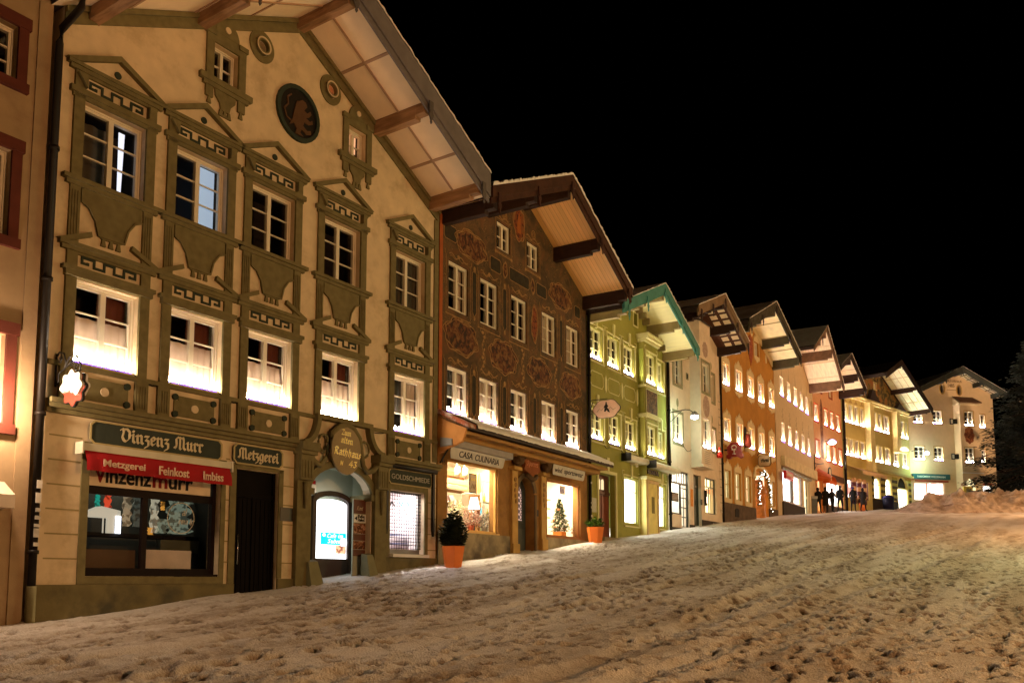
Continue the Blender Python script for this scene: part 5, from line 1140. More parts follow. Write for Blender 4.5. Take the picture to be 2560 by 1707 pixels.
    roof(F, par, za, ua, -.1, w1+.1, s, 1.39, (TILE, mat('turquoise_verge', (.06, .24, .21), rough=.6, var=.15)), [3.72, 5.45, 7.1, 1.95, .25], T=.26, hb=.46, panels=(1, 0),
         soff=mat('cream_lime_soffit', (.86, .82, .46), var=.06, bump=0, scale=1, stretch=(8, 1, 8)), bm=mat('olive_beam', (.26, .21, .10)), beamh=.3)
    for u in (4.25, 4.6, 4.95, 5.8, 6.2, 6.55): part('eaves_bracket', MB().prism([(u-.05, za-s*(u-ua)-.02), (u+.05, za-s*(u-ua)-.03), (u+.05, za-s*(u-ua)-.26), (u-.05, za-s*(u-ua)-.26)], 0, .3), mat('olive_beam', (.26, .21, .10)), F, par)
    # door
    d = part('door', MB().box(.72, 2.12, -.3, -.24, 2.6, 5.40, 0).box(.80, 1.36, -.24, -.22, 2.8, 4.62, 1).box(1.46, 2.04, -.24, -.22, 2.8, 4.62, 1).box(.72, 2.12, -.24, -.2, 4.68, 4.78, 0), [mat('dark_red_door_frame', (.07, .018, .01), rough=.5, bump=0), mat('mahogany_leaf', (.17, .035, .015), rough=.5, var=.25, bump=0)], F, par)
    for k in range(3): part('fanlight', MB().prism(arch_pts(.86+.3*k, 1.06+.3*k, 4.86, 5.16, 5.24, 6), -.24, -.225), emat('dim_fanlight', (.85, .7, .42), .5), F, d)
    part('door_surround', MB().stroke([(.66, 2.9), (.66, 5.47), (2.18, 5.47), (2.18, 2.9)], .11, 0, .05).prism([(1.38, 5.5), (1.52, 5.5), (1.56, 6.0), (1.34, 6.0)], 0, .08), TR, F, par)
    part('door_step', MB().box(.70, 2.14, -.1, .25, 2.9, 3.1), mat('stone_step', (.25, .2, .14)), F, par)
    tag(part('notice_box', MB().box(.12, .50, 0, .05, 3.95, 4.45).box(.2, .26, .05, .06, 4.25, 4.35), mat('grey_white_box', (.5, .5, .4), bump=0), F), 'small pale notice box on the green wall beside the mahogany door', 'notice box')
    # shop windows (bright rooms)
    for a, b, z0, z1 in ((2.98, 4.22, 3.73, 5.46), (6.3, 7.06, 3.76, 5.46)):
        g = part('shop_window', MB().box(a, b, -.14, -.08, z0, z0+.04).box(a, b, -.14, -.08, z1-.05, z1).box(a, a+.04, -.14, -.08, z0+.04, z1-.05).box(b-.05, b, -.14, -.08, z0+.04, z1-.05).box(a+.04, b-.05, -.12, -.09, z1-.52, z1-.49).box(a+.36, a+.375, -.12, -.1, z1-.49, z1-.05).box(b-.42, b-.405, -.12, -.1, z1-.49, z1-.05), GF, F, par)
        part('glowing_backdrop', MB().quad((a-.1, -.3, z0-.1), (b+.5, -.3, z0-.1), (b+.5, -.3, z1+.1), (a-.1, -.3, z1+.1)), emat('very_bright_shop', (1, .98, .88), 5), F, g)  # glowing sheet stands in for the bright shop room
        part('pane', MB().quad((a+.04, -.11, z0), (b-.05, -.11, z0), (b-.05, -.11, z1), (a+.04, -.11, z1)), glass('clear_shop_glass', .05), F, g)
        trim_surround(F, par, a, b, z0, z1, TR, t=.09)
    part('red_window_print', MB().box(6.5, 6.62, -.1, -.095, 4.3, 4.8), emat('red_print', (1, .35, .2), .9), F, par)
    sans('shop_lettering', 'BONITA', F, 4.5, 5.62, 5.72, .19, D+.03, BLACK, par, bold=.02, dep=.02)
    # awning cassettes
    AC = mat('pale_cassette', (.58, .52, .36), rough=.5, bump=0)
    for a, b, z, lab in ((2.75, 4.62, 6.05, 'closed pale awning cassette above the nearer shop window of the green house'), (4.55, 7.2, 5.96, 'longer closed pale awning cassette under the bay of the green house')):
        w0 = 0.0 if a < 4 else D; t = thing('awning', lab, 'awning', F, (a, w0+.1, z), 'closed awnings of the green house')
        n = 8; P = [(.02, 0), (.3, 0), (.38, .06), (.38, .16), (.3, .24), (.02, .26)]
        part('cassette', MB().add([(a, w0+p, z+q) for p, q in P]+[(b, w0+p, z+q) for p, q in P], [list(range(6)), list(range(6, 12))]+[(i, (i+1) % 6, (i+1) % 6+6, i+6) for i in range(6)]), AC, F, t)
        part('end_cap', MB().box(a-.03, a, w0, w0+.4, z-.02, z+.28), BLACK, F, t)
    for u, w0 in ((3.62, .0), (6.75, .0)):
        part('spot_fitting', MB().box(u-.1, u+.1, w0, w0+.2, 5.98, 6.04).lathe((u+.05, w0+.22, 5.9), [(.05, 0), (.06, .1)], 8), AC, F, par)
    cable(F, par, [(LO[0]+.4, 6.5), (LO[1]-.4, 6.5), ]); cable(F, par, [(LO[1]+.4, 6.5), (LO[2]-.4, 6.5)]); cable(F, par, [(LO[2]+.4, 6.5), (4.6, 6.4)])
    downpipe(F, par, w1+.02, .1, 3.3, 11.0, .06)
    g1 = 'candle lights on the green house'
    for i, c in enumerate(U): candle_bar(F, c-.46, c+.5, 9.475, 'row of candle lights on the sill of the %s upper window of the green house' % ORD[i], g1, w=-.05)
    for i, c in enumerate(LO): candle_bar(F, c-.46, c+.46, 6.575, 'row of candle lights on the sill of the %s middle window of the green house' % ORD[i], g1, w=-.05)
    candle_bar(F, 4.60, 5.58, 9.385, 'row of candle lights in the upper bay window of the green house', g1, w=D-.05); candle_bar(F, 4.62, 5.56, 6.505, 'row of candle lights in the lower bay window of the green house', g1, w=D-.05)
    candle_bar(F, 6.36, 7.05, 9.435, 'row of candle lights in the upper window right of the green bay', g1, w=-.05); candle_bar(F, 6.36, 7.05, 6.605, 'row of candle lights in the lower window right of the green bay', g1, w=-.05)
    # oval hanging sign
    u = .1; t = thing('hanging_sign', 'pink oval hanging sign with a black climber figure above mountain lines', 'sign', F, (u, .2, 7.2))
    def plate(pts, a, b, m=0): n = len(pts); return MB().add([(u+a, p[0], p[1]) for p in pts]+[(u+b, p[0], p[1]) for p in pts], [list(range(n)), list(range(n, 2*n))]+[(i, (i+1) % n, (i+1) % n+n, i+n) for i in range(n)], m)
    def ov(k): return [(.66+k*(.50+.02*math.cos(6*a))*math.cos(a), 7.50+k*(.32+.02*math.cos(6*a))*math.sin(a)) for a in np.linspace(0, 2*PI, 40, endpoint=False)]
    part('oval_board', plate(ov(1), -.02, .02), mat('pink_sign', (.85, .58, .40), bump=0), F, t); part('sign_rim', plate(ov(1.05), -.012, .012), BLACK, F, t)
    fig = [(.64, 7.74), (.68, 7.74), (.69, 7.66), (.74, 7.60), (.70, 7.54), (.76, 7.48), (.80, 7.36), (.72, 7.40), (.68, 7.46), (.62, 7.40), (.58, 7.42), (.60, 7.52), (.57, 7.58), (.63, 7.66)]
    part('climber_emblem', plate(fig, -.03, -.02), BLACK, F, t)
    mo = MB(); P = [(.30, 7.42), (.40, 7.52), (.48, 7.46), (.58, 7.56), (.72, 7.46), (.82, 7.55), (.92, 7.45), (1.02, 7.5)]
    mo.tube([(u-.024, a, b) for a, b in P], .008, 4); part('mountain_line', mo, mat('line_brown', (.3, .18, .1), bump=0), F, t)
    part('iron_bracket', MB().tube([(u, 0, 7.86), (u, .7, 7.86)], .015, 6).tube([(u, 0, 7.3), (u, .1, 7.4), (u, .06, 7.6), (u, .14, 7.8)], .015, 6), BLACK, F, t)
build_h3()

# ================================================================ house 4: cream front with square bay
F4 = Frame(6.61, 36.38, 32.8)
h4 = thing('gabled_house', 'cream gabled house with square bay and coffered dark brown eaves', 'house', F4, (0, 0, 3.7), 'gabled houses along the street')
def plain_border(F, par, a, b, z0, z1, m, t=.13, w0=0, dep=.012, name='painted_border'):
    return part(name, MB().box(a-t, a-.003, w0, w0+dep, z0-t, z1+t).box(b+.003, b+t, w0, w0+dep, z0-t, z1+t).box(a-.003, b+.003, w0, w0+dep, z1+.003, z1+t).box(a-.003, b+.003, w0, w0+dep, z0-t, z0-.003), m, F, par)
def build_h4():
    F, par = F4, h4; w1 = 6.6; ua, za, s = 3.3, 14.2, .42
    CR = mat('pinkish_cream_plaster', (.72, .60, .46), var=.05, dirt=(.62, .5, .38)); OB = mat('grey_olive_border', (.25, .24, .14), bump=0)
    BD = mat('black_door_frame', (.03, .035, .03), rough=.4, bump=0)
    holes = [rect(.72, 1.62, 10.10, 11.40), rect(4.95, 5.85, 10.10, 11.40), rect(.65, 1.65, 7.52, 8.80), rect(4.95, 5.85, 7.70, 8.75), rect(3.9, 4.2, 13.2, 13.62)]
    holes += [rect(.25, 2.28, 3.3, 6.30), rect(2.85, 3.80, 3.3, 6.32), rect(4.30, 5.80, 4.66, 6.34)]
    wall(F, par, gable(0, w1, 2.8, ua, za, s), holes, CR, depth=.24)
    for a, b, z0, z1, st in ((.72, 1.62, 10.10, 11.40, 'dark'), (4.95, 5.85, 10.10, 11.40, 'dark'), (.65, 1.65, 7.52, 8.80, 'sides'), (4.95, 5.85, 7.70, 8.75, 'bright')):
        window(F, par, a, b, z0, z1, 3, style=st, w=-.1); plain_border(F, par, a, b, z0, z1, OB)
    part('attic_opening', MB().box(3.9, 4.2, -.23, -.22, 13.2, 13.62), DARK, F, par)
    B0, B1, D = 2.62, 4.0, .5
    for z0, z1, h in ((9.2, 13.3, rect(2.86, 3.78, 10.08, 11.42)), (6.95, 9.2, rect(2.86, 3.80, 7.50, 8.86))):
        mb = MB(); rings = [rect(B0, B1, z0, z1), h]; tri = tessellate_polygon([[Vector((p[0], p[1], 0)) for p in r] for r in rings]); mb.add([(p[0], D, p[1]) for r in rings for p in r], list(tri))
        for i in range(4): a, b = h[i], h[(i+1) % 4]; mb.quad((a[0], D, a[1]), (b[0], D, b[1]), (b[0], D-.2, b[1]), (a[0], D-.2, a[1]))
        mb.quad((B0, 0, z0), (B0, D, z0), (B0, D, z1), (B0, 0, z1)).quad((B1, 0, z0), (B1, D, z0), (B1, D, z1), (B1, 0, z1)).quad((B0, 0, z0), (B1, 0, z0), (B1, D, z0), (B0, D, z0)).quad((B0, 0, z1), (B1, 0, z1), (B1, D, z1), (B0, D, z1))
        part('bay_wall', mb, CR, F, par)
    window(F, par, 2.86, 3.78, 10.08, 11.42, 3, style='dark', w=D-.12); plain_border(F, par, 2.86, 3.78, 10.08, 11.42, OB, w0=D)
    window(F, par, 2.86, 3.80, 7.50, 8.86, 3, style='sides', w=D-.12)
    part('bay_foot', MB().prism(rect(B0+.02, B1-.02, 6.72, 6.95), 0, D-.02).prism(rect(B0-.05, B1+.05, 6.60, 6.72), 0, D+.08), CR, F, par)
    part('bay_shelf_roof', MB().add([(B0-.06, 0, 13.5), (B1+.06, 0, 13.5), (B1+.06, D+.1, 13.3), (B0-.06, D+.1, 13.3), (B0-.06, 0, 13.4), (B0-.06, D+.1, 13.22), (B1+.06, D+.1, 13.22)], [(0, 1, 2, 3), (0, 3, 5, 4), (3, 2, 6, 5)]), TILE, F, par)
    mb = MB()
    for k in range(8):
        z = 7.32-.085*k
        mb.box(3.0, 3.75-(.1 if k == 7 else 0)-.05*(k % 3), D, D+.006, z, z+.022)
    part('inscription', mb, mat('faded_inscription', (.38, .34, .3), bump=0), F, par)
    FR = fresco('faded_rose_fresco', (.42, .30, .24), (.34, .22, .17), (.5, .38, .3), 5)
    part('painted_medallion', MB().prism([(3.32+.34*(1+.06*math.cos(9*a))*math.cos(a), 12.05+.36*(1+.06*math.cos(9*a))*math.sin(a)) for a in np.linspace(0, 2*PI, 40, endpoint=False)], D, D+.004), FR, F, par)
    part('painted_medallion', MB().disc(3.32, 9.42, .42, .5, D, D+.004), FR, F, par)
    SG = mat('sage_ornament', (.26, .25, .14), bump=0)
    for u, z in ((1.12, 9.28), (5.4, 9.20), (5.4, 11.8)): part('painted_ornament', MB().disc(u, z, .13, .2, 0, .005, n=12).stroke([(u-.1, z-.42), (u, z-.22), (u+.1, z-.42)], .025, 0, .005), SG, F, par)
    part('niche_frame', MB().stroke(rect(2.2, 2.42, 10.55, 10.8), .05, 0, .02, 0, True).box(2.22, 2.40, 0, .01, 10.57, 10.78, 1), [OB, DARK], F, par)
    part('corner_blocks', MB().prism(rect(6.3, 6.58, 4.8, 10.6), 0, .02, 0), CR, F, par)
    mb = MB()
    for z in np.arange(4.9, 10.6, .38): mb.box(6.3, 6.58, .02, .024, float(z), float(z)+.03)
    part('block_joints', mb, OB, F, par)
    roof(F, par, za, ua, -.1, w1+.1, s, 1.42, (TILE, mat('brown_verge', (.20, .13, .07), rough=.7, var=.2)), [3.3, 4.95, 6.45, 1.65, .2], T=.26, hb=.46, soff=mat('dark_coffer_wood', (.07, .025, .012), bump=0), beamh=.34, pmat=WOODD)
    cf = mat('cream_coffers', (.82, .66, .42), bump=0)      # pale coffer panels let into the dark soffit
    for sg in (-1, 1):
        for r0 in (0, 1):
            for k in range(3):
                for j in range(2):
                    if k == 2: pass
                    a = ua+sg*(.42+r0*1.55+k*.42); b = a+sg*.28; w = .45+j*.48; w2 = w+.32; fa, fb = za-s*abs(a-ua)-.012, za-s*abs(b-ua)-.012
                    part('soffit_coffer', MB().quad((a, w, fa), (b, w, fb), (b, w2, fb), (a, w2, fa)), cf, F, par)
    # ground floor
    d = part('glazed_door', MB().box(.25, 2.28, -.14, -.08, 5.72, 5.80).box(.25, .31, -.14, -.08, 3.3, 6.30).box(2.22, 2.28, -.14, -.06, 3.3, 6.30).box(1.42, 1.50, -.14, -.06, 3.3, 5.72).box(.31, 1.42, -.14, -.08, 4.40, 4.46).box(.31, 2.22, -.14, -.08, 6.24, 6.30).box(1.50, 2.22, -.14, -.08, 3.3, 3.7), BD, F, par)
    mb = MB()
    for k in range(1, 7): mb.box(.31+.273*k-.015, .31+.273*k+.015, -.13, -.09, 5.8, 6.24)
    for k in range(1, 5): mb.box(1.5, 2.22, -.13, -.09, 3.9+.42*k-.02, 3.9+.42*k+.02)
    mb.box(1.84, 1.87, -.125, -.095, 3.9, 5.72); part('glazing_bars', mb, BD, F, d)
    part('parapet', MB().box(.31, 1.42, -.14, -.02, 3.3, 4.395), CR, F, par)
    R = MB(); x0, x1, d1, q0, q1 = .2, 2.4, -2.2, 3.2, 6.4
    R.quad((x0, d1, q0), (x1, d1, q0), (x1, d1, q1), (x0, d1, q1)).quad((x0, -.25, q0), (x0, d1, q0), (x0, d1, q1), (x0, -.25, q1)).quad((x1, -.25, q0), (x1, d1, q0), (x1, d1, q1), (x1, -.25, q1)).quad((x0, -.25, q1), (x1, -.25, q1), (x1, d1, q1), (x0, d1, q1)).quad((x0, -.25, 3.95), (x1, -.25, 3.95), (x1, d1, 3.95), (x0, d1, 3.95))
    part('shop_room', R, mat('gallery_white', (.78, .75, .68), bump=0), F, par); part('ceiling_lamps', MB().box(.4, 2.2, -1.2, -.5, 6.36, 6.37), emat('gallery_lamp', (1, .93, .8), 12), F, par)
    tag(part('framed_picture', MB().box(1.02, 1.78, -.32, -.3, 5.0, 5.38, 0).box(1.08, 1.72, -.3, -.295, 5.05, 5.33, 1), [BLACK, fresco('picture', (.5, .42, .34), (.3, .2, .15), (.6, .5, .4), 8)], F), 'black framed picture standing in the gallery window', 'picture')
    t = thing('white_bust', 'white sculpted figure in the lower left of the gallery window', 'sculpture', F, (1.15, -.6, 4.0))
    part('figure', MB().lathe((1.15, -.6, 3.98), [(.25, 0), (.3, .3), (.22, .55), (.12, .7), (.13, .85), (.16, .98), (.1, 1.12), (.02, 1.18)], 16), mat('plaster_white', (.85, .83, .8), bump=0), F, t)
    dd = part('door', MB().box(2.85, 3.80, -.24, -.18, 3.3, 6.32, 0).box(2.85, 3.80, -.18, -.14, 5.78, 5.86, 0).box(2.85, 2.92, -.18, -.14, 3.3, 6.32).box(3.73, 3.80, -.18, -.14, 3.3, 6.32), mat('slate_green_door', (.05, .06, .045), rough=.45, bump=0), F, par)
    part('intercom', MB().box(3.70, 3.86, .0, .03, 5.0, 5.25), BD, F, par)
    t = tag(part('wall_poster', MB().box(2.44, 2.70, 0, .03, 4.85, 5.62), mat('orange_poster', (.72, .27, .06), bump=0, var=.2, scale=6), F), 'narrow orange poster on the wall left of the slate green door', 'poster')
    g = part('shop_window', MB().box(4.30, 5.80, -.14, -.08, 4.66, 4.71).box(4.30, 5.80, -.14, -.08, 6.28, 6.34).box(4.30, 4.35, -.14, -.08, 4.71, 6.28).box(5.75, 5.80, -.14, -.08, 4.71, 6.28).box(4.35, 5.75, -.13, -.09, 5.90, 5.94).box(5.03, 5.07, -.13, -.09, 4.71, 5.9).box(4.8, 4.82, -.13, -.09, 5.94, 6.28).box(5.28, 5.30, -.13, -.09, 5.94, 6.28), BD, F, par)
    part('lit_backdrop', MB().quad((4.2, -.6, 4.5), (6.55, -.6, 4.5), (6.55, -.6, 6.5), (4.2, -.6, 6.5)), emat('warm_shop_back', (1, .85, .42), 1.15), F, g)
    part('red_valance', MB().box(4.36, 5.74, -.3, -.28, 5.66, 5.9, 0).box(4.62, 4.78, -.29, -.27, 5.66, 5.9, 1).box(5.0, 5.16, -.29, -.27, 5.66, 5.9, 1).box(5.4, 5.52, -.29, -.27, 5.66, 5.9, 1), [emat('orange_red_cloth', (.9, .2, .06), .8), emat('cream_cloth', (1, .8, .4), .9)], F, g)
    part('goods', MB().box(4.5, 4.62, -.5, -.4, 4.71, 4.9).lathe((4.9, -.5, 4.71), [(.08, 0), (.06, .2), (.02, .3)], 8).box(4.36, 4.5, -.5, -.4, 4.71, 5.0), mat('toy_red', (.6, .2, .1), bump=0), F, g)
    t = thing('lantern_sign', 'small dark lantern shaped sign left of the red trimmed shop window', 'sign', F, (4.2, .1, 5.1)); part('case', MB().box(4.12, 4.26, .02, .12, 5.0, 5.7), BLACK, F, t); part('lit_face', MB().box(4.135, 4.245, .12, .125, 5.1, 5.4), emat('tiny_lit_face', (1, .75, .6), 1.0), F, t)
    part('kerb_plinth', MB().box(2.3, 2.84, 0, .04, 3.2, 4.02).box(0, 1.42, 0, .04, 2.8, 3.82).box(3.81, 6.6, 0, .04, 3.2, 4.32), mat('dark_plinth', (.04, .03, .025)), F, par)
    # street lamp on a wall arm
    t = thing('wall_lamp', 'white glowing street lamp on a long bent arm from the downpipe', 'street lamp', F, (.1, .1, 8.6), 'glowing street lamps')
    part('arm', MB().tube([(.1, 0, 8.66), (.1, .75, 8.72), (.1, .95, 8.68), (.1, 1.08, 8.58)], .02, 6).tube([(.1, 0, 8.2), (.1, .6, 8.7)], .012, 6), BLACK, F, t)
    part('shade', MB().lathe((.1, 1.16, 8.42), [(.17, 0), (.16, .06), (.08, .16), (.03, .2)], 14), mat('lamp_shade_grey', (.3, .3, .3), bump=0), F, t)
    part('bulb', MB().lathe((.1, 1.16, 8.27), [(.03, 0), (.13, .04), (.15, .12), (.12, .16)], 14), emat('cold_lamp', (.78, .85, 1), 22), F, t)
    L = bpy.data.lights.new('wall_lamp_light', 'POINT'); L.energy = 60; L.color = (.62, 1, .70); L.shadow_soft_size = .12; o = bpy.data.objects.new('wall_lamp_light', L); COL.objects.link(o); o.parent = t; o.location = (0, -1.06, -.5)
    g4 = 'candle lights on the cream house with the bay'
    candle_bar(F, .65, 1.65, 7.525, 'row of candle lights in the lower left window of the house with the square bay', g4, w=-.05)
    candle_bar(F, 2.86, 3.80, 7.505, 'row of candle lights in the lower window of the square bay', g4, w=D-.06)
    candle_bar(F, 4.95, 5.85, 7.705, 'row of candle lights in the lower window right of the square bay', g4, w=-.05)
    cable(F, par, [(1.65, 7.45), (2.6, 7.4)]); downpipe(F, par, w1+.02, .06, 4.0, 12.5, .05)
    t = thing('santa_figure', 'small red and white santa figure on the ledge at the corner of the cream house', 'figure', F, (6.0, .12, 7.5))
    part('figure', MB().lathe((6.0, .14, 7.42), [(.12, 0), (.14, .12), (.1, .26)], 10, 0).lathe((6.0, .14, 7.68), [(.07, 0), (.09, .06), (.05, .12)], 10, 1).lathe((6.0, .14, 7.78), [(.08, 0), (.02, .16)], 10, 0), [mat('santa_red', (.6, .03, .02), bump=0), mat('santa_white', (.8, .75, .7), bump=0)], F, t)
build_h4()

# ================================================================ houses 5 to 9
def shop_glow(F, par, a, b, z0, z1, m, fm, mull=(), w=-.16, name='shop_window', hb=None):
    mb = MB().box(a, b, w, w+.08, z0, z0+.06).box(a, b, w, w+.08, z1-.06, z1).box(a, a+.06, w, w+.08, z0+.06, z1-.06).box(b-.06, b, w, w+.08, z0+.06, z1-.06)
    for u in mull: mb.box(u-.03, u+.03, w, w+.07, z0+.06, z1-.06)
    if hb: mb.box(a+.06, b-.06, w+.01, w+.06, hb-.025, hb+.025)
    g = part(name, mb, fm, F, par)
    part('lit_backdrop', MB().quad((a-.1, w-.25, z0-.1), (b+.5, w-.25, z0-.1), (b+.5, w-.25, z1+.1), (a-.1, w-.25, z1+.1)), m, F, g)
    part('pane', MB().quad((a, w+.04, z0), (b, w+.04, z0), (b, w+.04, z1), (a, w+.04, z1)), glass('clear_shop_glass', .05), F, g); return g
def zig(u, z, hw, h, n=5, up=1):
    P = [(u-hw, z)]
    hs = [.35, .6, .5, .8, 1, .8, .5, .6, .35]
    for i, q in enumerate(hs):
        x = u-hw+2*hw*(i+.5)/9; P += [(x-hw*.08, z+up*h*(q-.22)), (x, z+up*h*q), (x+hw*.08, z+up*h*(q-.22))]
    return P+[(u+hw, z)]
F5 = Frame(10.23, 41.99, 34.8)
h5 = thing('gabled_house', 'orange ochre gabled house with stepped cream window surrounds', 'house', F5, (0, 0, 4.4), 'gabled houses along the street')
def build_h5():
    F, par = F5, h5; w1 = 8.3; ua, za, s = 4.15, 15.85, .47
    OR = mat('orange_ochre_plaster', (.45, .21, .03), var=.14, dirt=(.34, .15, .022), scale=1.2); CT = mat('cream_surround', (.70, .57, .33), bump=0, var=.05)
    TOP = [.78, 2.58, 4.36, 6.0, 7.74]; LOW = [.78, 2.52, 4.26, 5.86, 7.6]; GR_ = [.70, 2.14, 3.62]
    holes = [rect(c-.42, c+.42, 11.26, 12.34) for c in TOP]+[rect(c-.42, c+.42, 8.46, 9.56) for c in LOW]+[rect(c-.40, c+.40, 5.58, 6.98) for c in GR_]
    holes += [rect(5.16, 5.80, 13.72, 14.5), rect(4.72, 6.75, 4.0, 7.35), rect(7.20, 7.80, 5.65, 7.04), rect(2.5, 3.14, 13.72, 14.5)]
    wall(F, par, gable(0, w1, 3.4, ua, za, s), holes, OR, depth=.2)
    def sur(c, z0, z1, hw=.54, w0=0):
        mb = MB().box(c-hw, c-.425, w0, w0+.03, z0-.12, z1+.12).box(c+.425, c+hw, w0, w0+.03, z0-.12, z1+.12).box(c-.425, c+.425, w0, w0+.03, z1+.005, z1+.12).box(c-.425, c+.425, w0, w0+.03, z0-.12, z0-.005)
        mb.prism(zig(c, z1+.12, hw, .42), w0, w0+.03).prism(zig(c, z0-.12, hw, .26, up=-1), w0, w0+.03); part('window_surround', mb, CT, F, par)
    for i, c in enumerate(TOP): window(F, par, c-.42, c+.42, 11.26, 12.34, 3, style='half' if i == 0 else 'bright', w=-.1); sur(c, 11.26, 12.34)
    for i, c in enumerate(LOW): window(F, par, c-.42, c+.42, 8.46, 9.56, 3, style='half' if i == 1 else 'bright', w=-.1); sur(c, 8.46, 9.56)
    WF_ = mat('window_cream_frame', (.7, .62, .42), bump=0)
    for c in GR_:
        shop_glow(F, par, c-.40, c+.40, 5.58, 6.98, emat('yellow_room', (1, .92, .5), .95), WF_, (c,), hb=6.3); sur(c, 5.58, 6.98, .52)
        part('dark_curtain_strip', MB().box(c+.16, c+.38, -.3, -.28, 5.62, 6.9), DARK, F, par)
    for c in (5.48, 2.82): window(F, par, c-.32, c+.32, 13.72, 14.5, 2, style='dark', w=-.1); sur(c, 13.72, 14.5, .42)
    shop_glow(F, par, 7.20, 7.80, 5.65, 7.04, emat('blue_white_room', (.75, .85, 1), 2.2), WF_, (), hb=6.35); sur(7.5, 5.65, 7.04, .42)
    part('painted_shield', MB().prism([(4.5-.34, 14.5), (4.5, 14.72), (4.84, 14.5), (4.82, 13.6), (4.5, 13.0), (4.18, 13.6)], 0, .03), fresco('red_shield', (.16, .03, .01), (.32, .06, .015), (.4, .12, .03), 4), F, par)
    part('gable_scrolls', MB().disc(4.1, 15.1, .2, .3, 0, .03).disc(4.75, 15.0, .16, .34, 0, .03).disc(3.5, 15.0, .16, .34, 0, .03).disc(7.0, 13.9, .1, .26, 0, .03).disc(1.3, 13.9, .1, .26, 0, .03), CT, F, par)
    part('rake_band', MB().prism([(ua, za-.05), (w1, za-s*(w1-ua)-.05), (w1, za-s*(w1-ua)-.35), (ua, za-.4)], 0, .05).prism([(ua, za-.05), (0, za-s*ua-.05), (0, za-s*ua-.35), (ua, za-.4)], 0, .05), CT, F, par)
    roof(F, par, za, ua, -.1, w1+.1, s, 1.5, (TILE, mat('weathered_verge', (.055, .05, .032), rough=.9, var=.5, scale=6)), [4.15, 6.4, 8.15, 1.9, .15], T=.28, hb=.6, panels=(4, 1),
         soff=mat('cream_yellow_soffit', (.88, .72, .42), bump=0), batt=mat('olive_brown_ribs', (.36, .26, .10), bump=0), beamh=.42, bm=mat('dark_olive_beam', (.06, .05, .025)), pmat=WOODD)
    # plinth, door with garland
    part('base_course', MB().box(0, 4.65, 0, .05, 3.4, 5.36), mat('brown_plinth', (.10, .065, .04), var=.3), F, par); part('base_course', MB().box(6.8, 8.3, 0, .05, 3.8, 5.50), mat('brown_plinth', (.1, .06, .04)), F, par)
    part('cellar_vent', MB().prism(arch_pts(1.5, 2.05, 4.72, 5.05, 5.16, 8), .05, .07), DARK, F, par)
    part('lit_passage', MB().quad((4.4, -1.2, 3.9), (8.2, -1.2, 3.9), (8.2, -1.2, 7.4), (4.4, -1.2, 7.4)).quad((6.8, -.2, 3.9), (6.8, -1.2, 3.9), (6.8, -1.2, 7.35), (6.8, -.2, 7.35)), emat('peach_passage', (1, .66, .40), 1.0), F, par)
    part('marble_column', MB().lathe((6.0, -.25, 4.4), [(.42, 0), (.42, .5), (.34, .6), (.32, 1.7), (.42, 1.8), (.42, 2.0), (.25, 2.3), (.2, 2.6)], 14), mat('orange_marble', (.55, .20, .05), var=.4, scale=4, rough=.4), F, par)
    part('door_scrolls', MB().stroke([(4.55, 7.0), (4.62, 7.45), (5.0, 7.62), (5.7, 7.66), (6.4, 7.5), (6.8, 7.2), (6.9, 6.9)], .16, 0, .08).disc(4.5, 7.1, .16, .2, 0, .1).disc(6.95, 7.0, .18, .22, 0, .1), CT, F, par)
    t = thing('garland', 'dark fir garland with white lights hung round the doorway of the orange house', 'garland', F, (5.6, .1, 5.6), None)
    path = [(4.86, 5.5), (4.84, 6.0), (4.88, 6.5), (5.0, 6.95), (5.3, 7.25), (5.75, 7.32), (6.2, 7.15), (6.5, 6.8), (6.66, 6.4), (6.72, 6.0), (6.72, 5.2)]
    r = random.Random(9); mb = MB(); lb = MB()
    for a, b in zip(path[:-1], path[1:]):
        for i in range(60):
            q = r.random(); x, z = a[0]+(b[0]-a[0])*q+r.gauss(0, .07), a[1]+(b[1]-a[1])*q+r.gauss(0, .07); d = [r.uniform(-.1, .1) for _ in range(6)]; y = .08+.12*r.random(); mb.add([(x, y, z), (x+d[0], y+d[1]*.5, z+d[2]), (x+d[3], y+d[4]*.5, z+d[5])], [(0, 1, 2)])
        for i in range(6):
            q = r.random(); x, z = a[0]+(b[0]-a[0])*q+r.gauss(0, .09), a[1]+(b[1]-a[1])*q+r.gauss(0, .09); lb.lathe((x, .2, z), [(.002, 0), (.022, .016), (.002, .032)], 6)
    part('fir_twigs', mb, GREEN, F, t); tag(part('fairy_lights', lb, emat('fairy_light', (1, .95, .85), 7), F, t), None, None, None, 'stuff')
    # statue niche
    t = thing('painted_statue', 'red and gold statue in a dark niche between two middle windows of the orange house', 'statue', F, (3.38, .1, 8.4))
    part('figure', MB().lathe((3.38, .12, 8.42), [(.16, 0), (.2, .2), (.15, .55), (.12, .7)], 10, 0).lathe((3.38, .14, 9.12), [(.07, 0), (.09, .08), (.04, .18)], 10, 1), [mat('statue_red', (.22, .03, .012), bump=0), mat('statue_gold', (.4, .25, .12), bump=0)], F, t)
    part('niche_shell', MB().prism(arch_pts(3.2, 3.56, 8.35, 9.3, 9.55, 8), 0, .02), DARK, F, t); part('cloud_base', MB().lathe((3.38, .1, 8.2), [(.05, 0), (.2, .08), (.18, .2)], 10), CT, F, t)
    # hanging signs
    u = .40; t = thing('pharmacy_sign', 'red octagonal hanging sign with white serpent and cup emblem', 'sign', F, (u, .5, 7.6))
    oc = lambda c, z, r_, n: [(c+r_*math.cos(2*PI*(k+.5)/n), z+r_*math.sin(2*PI*(k+.5)/n)) for k in range(n)]
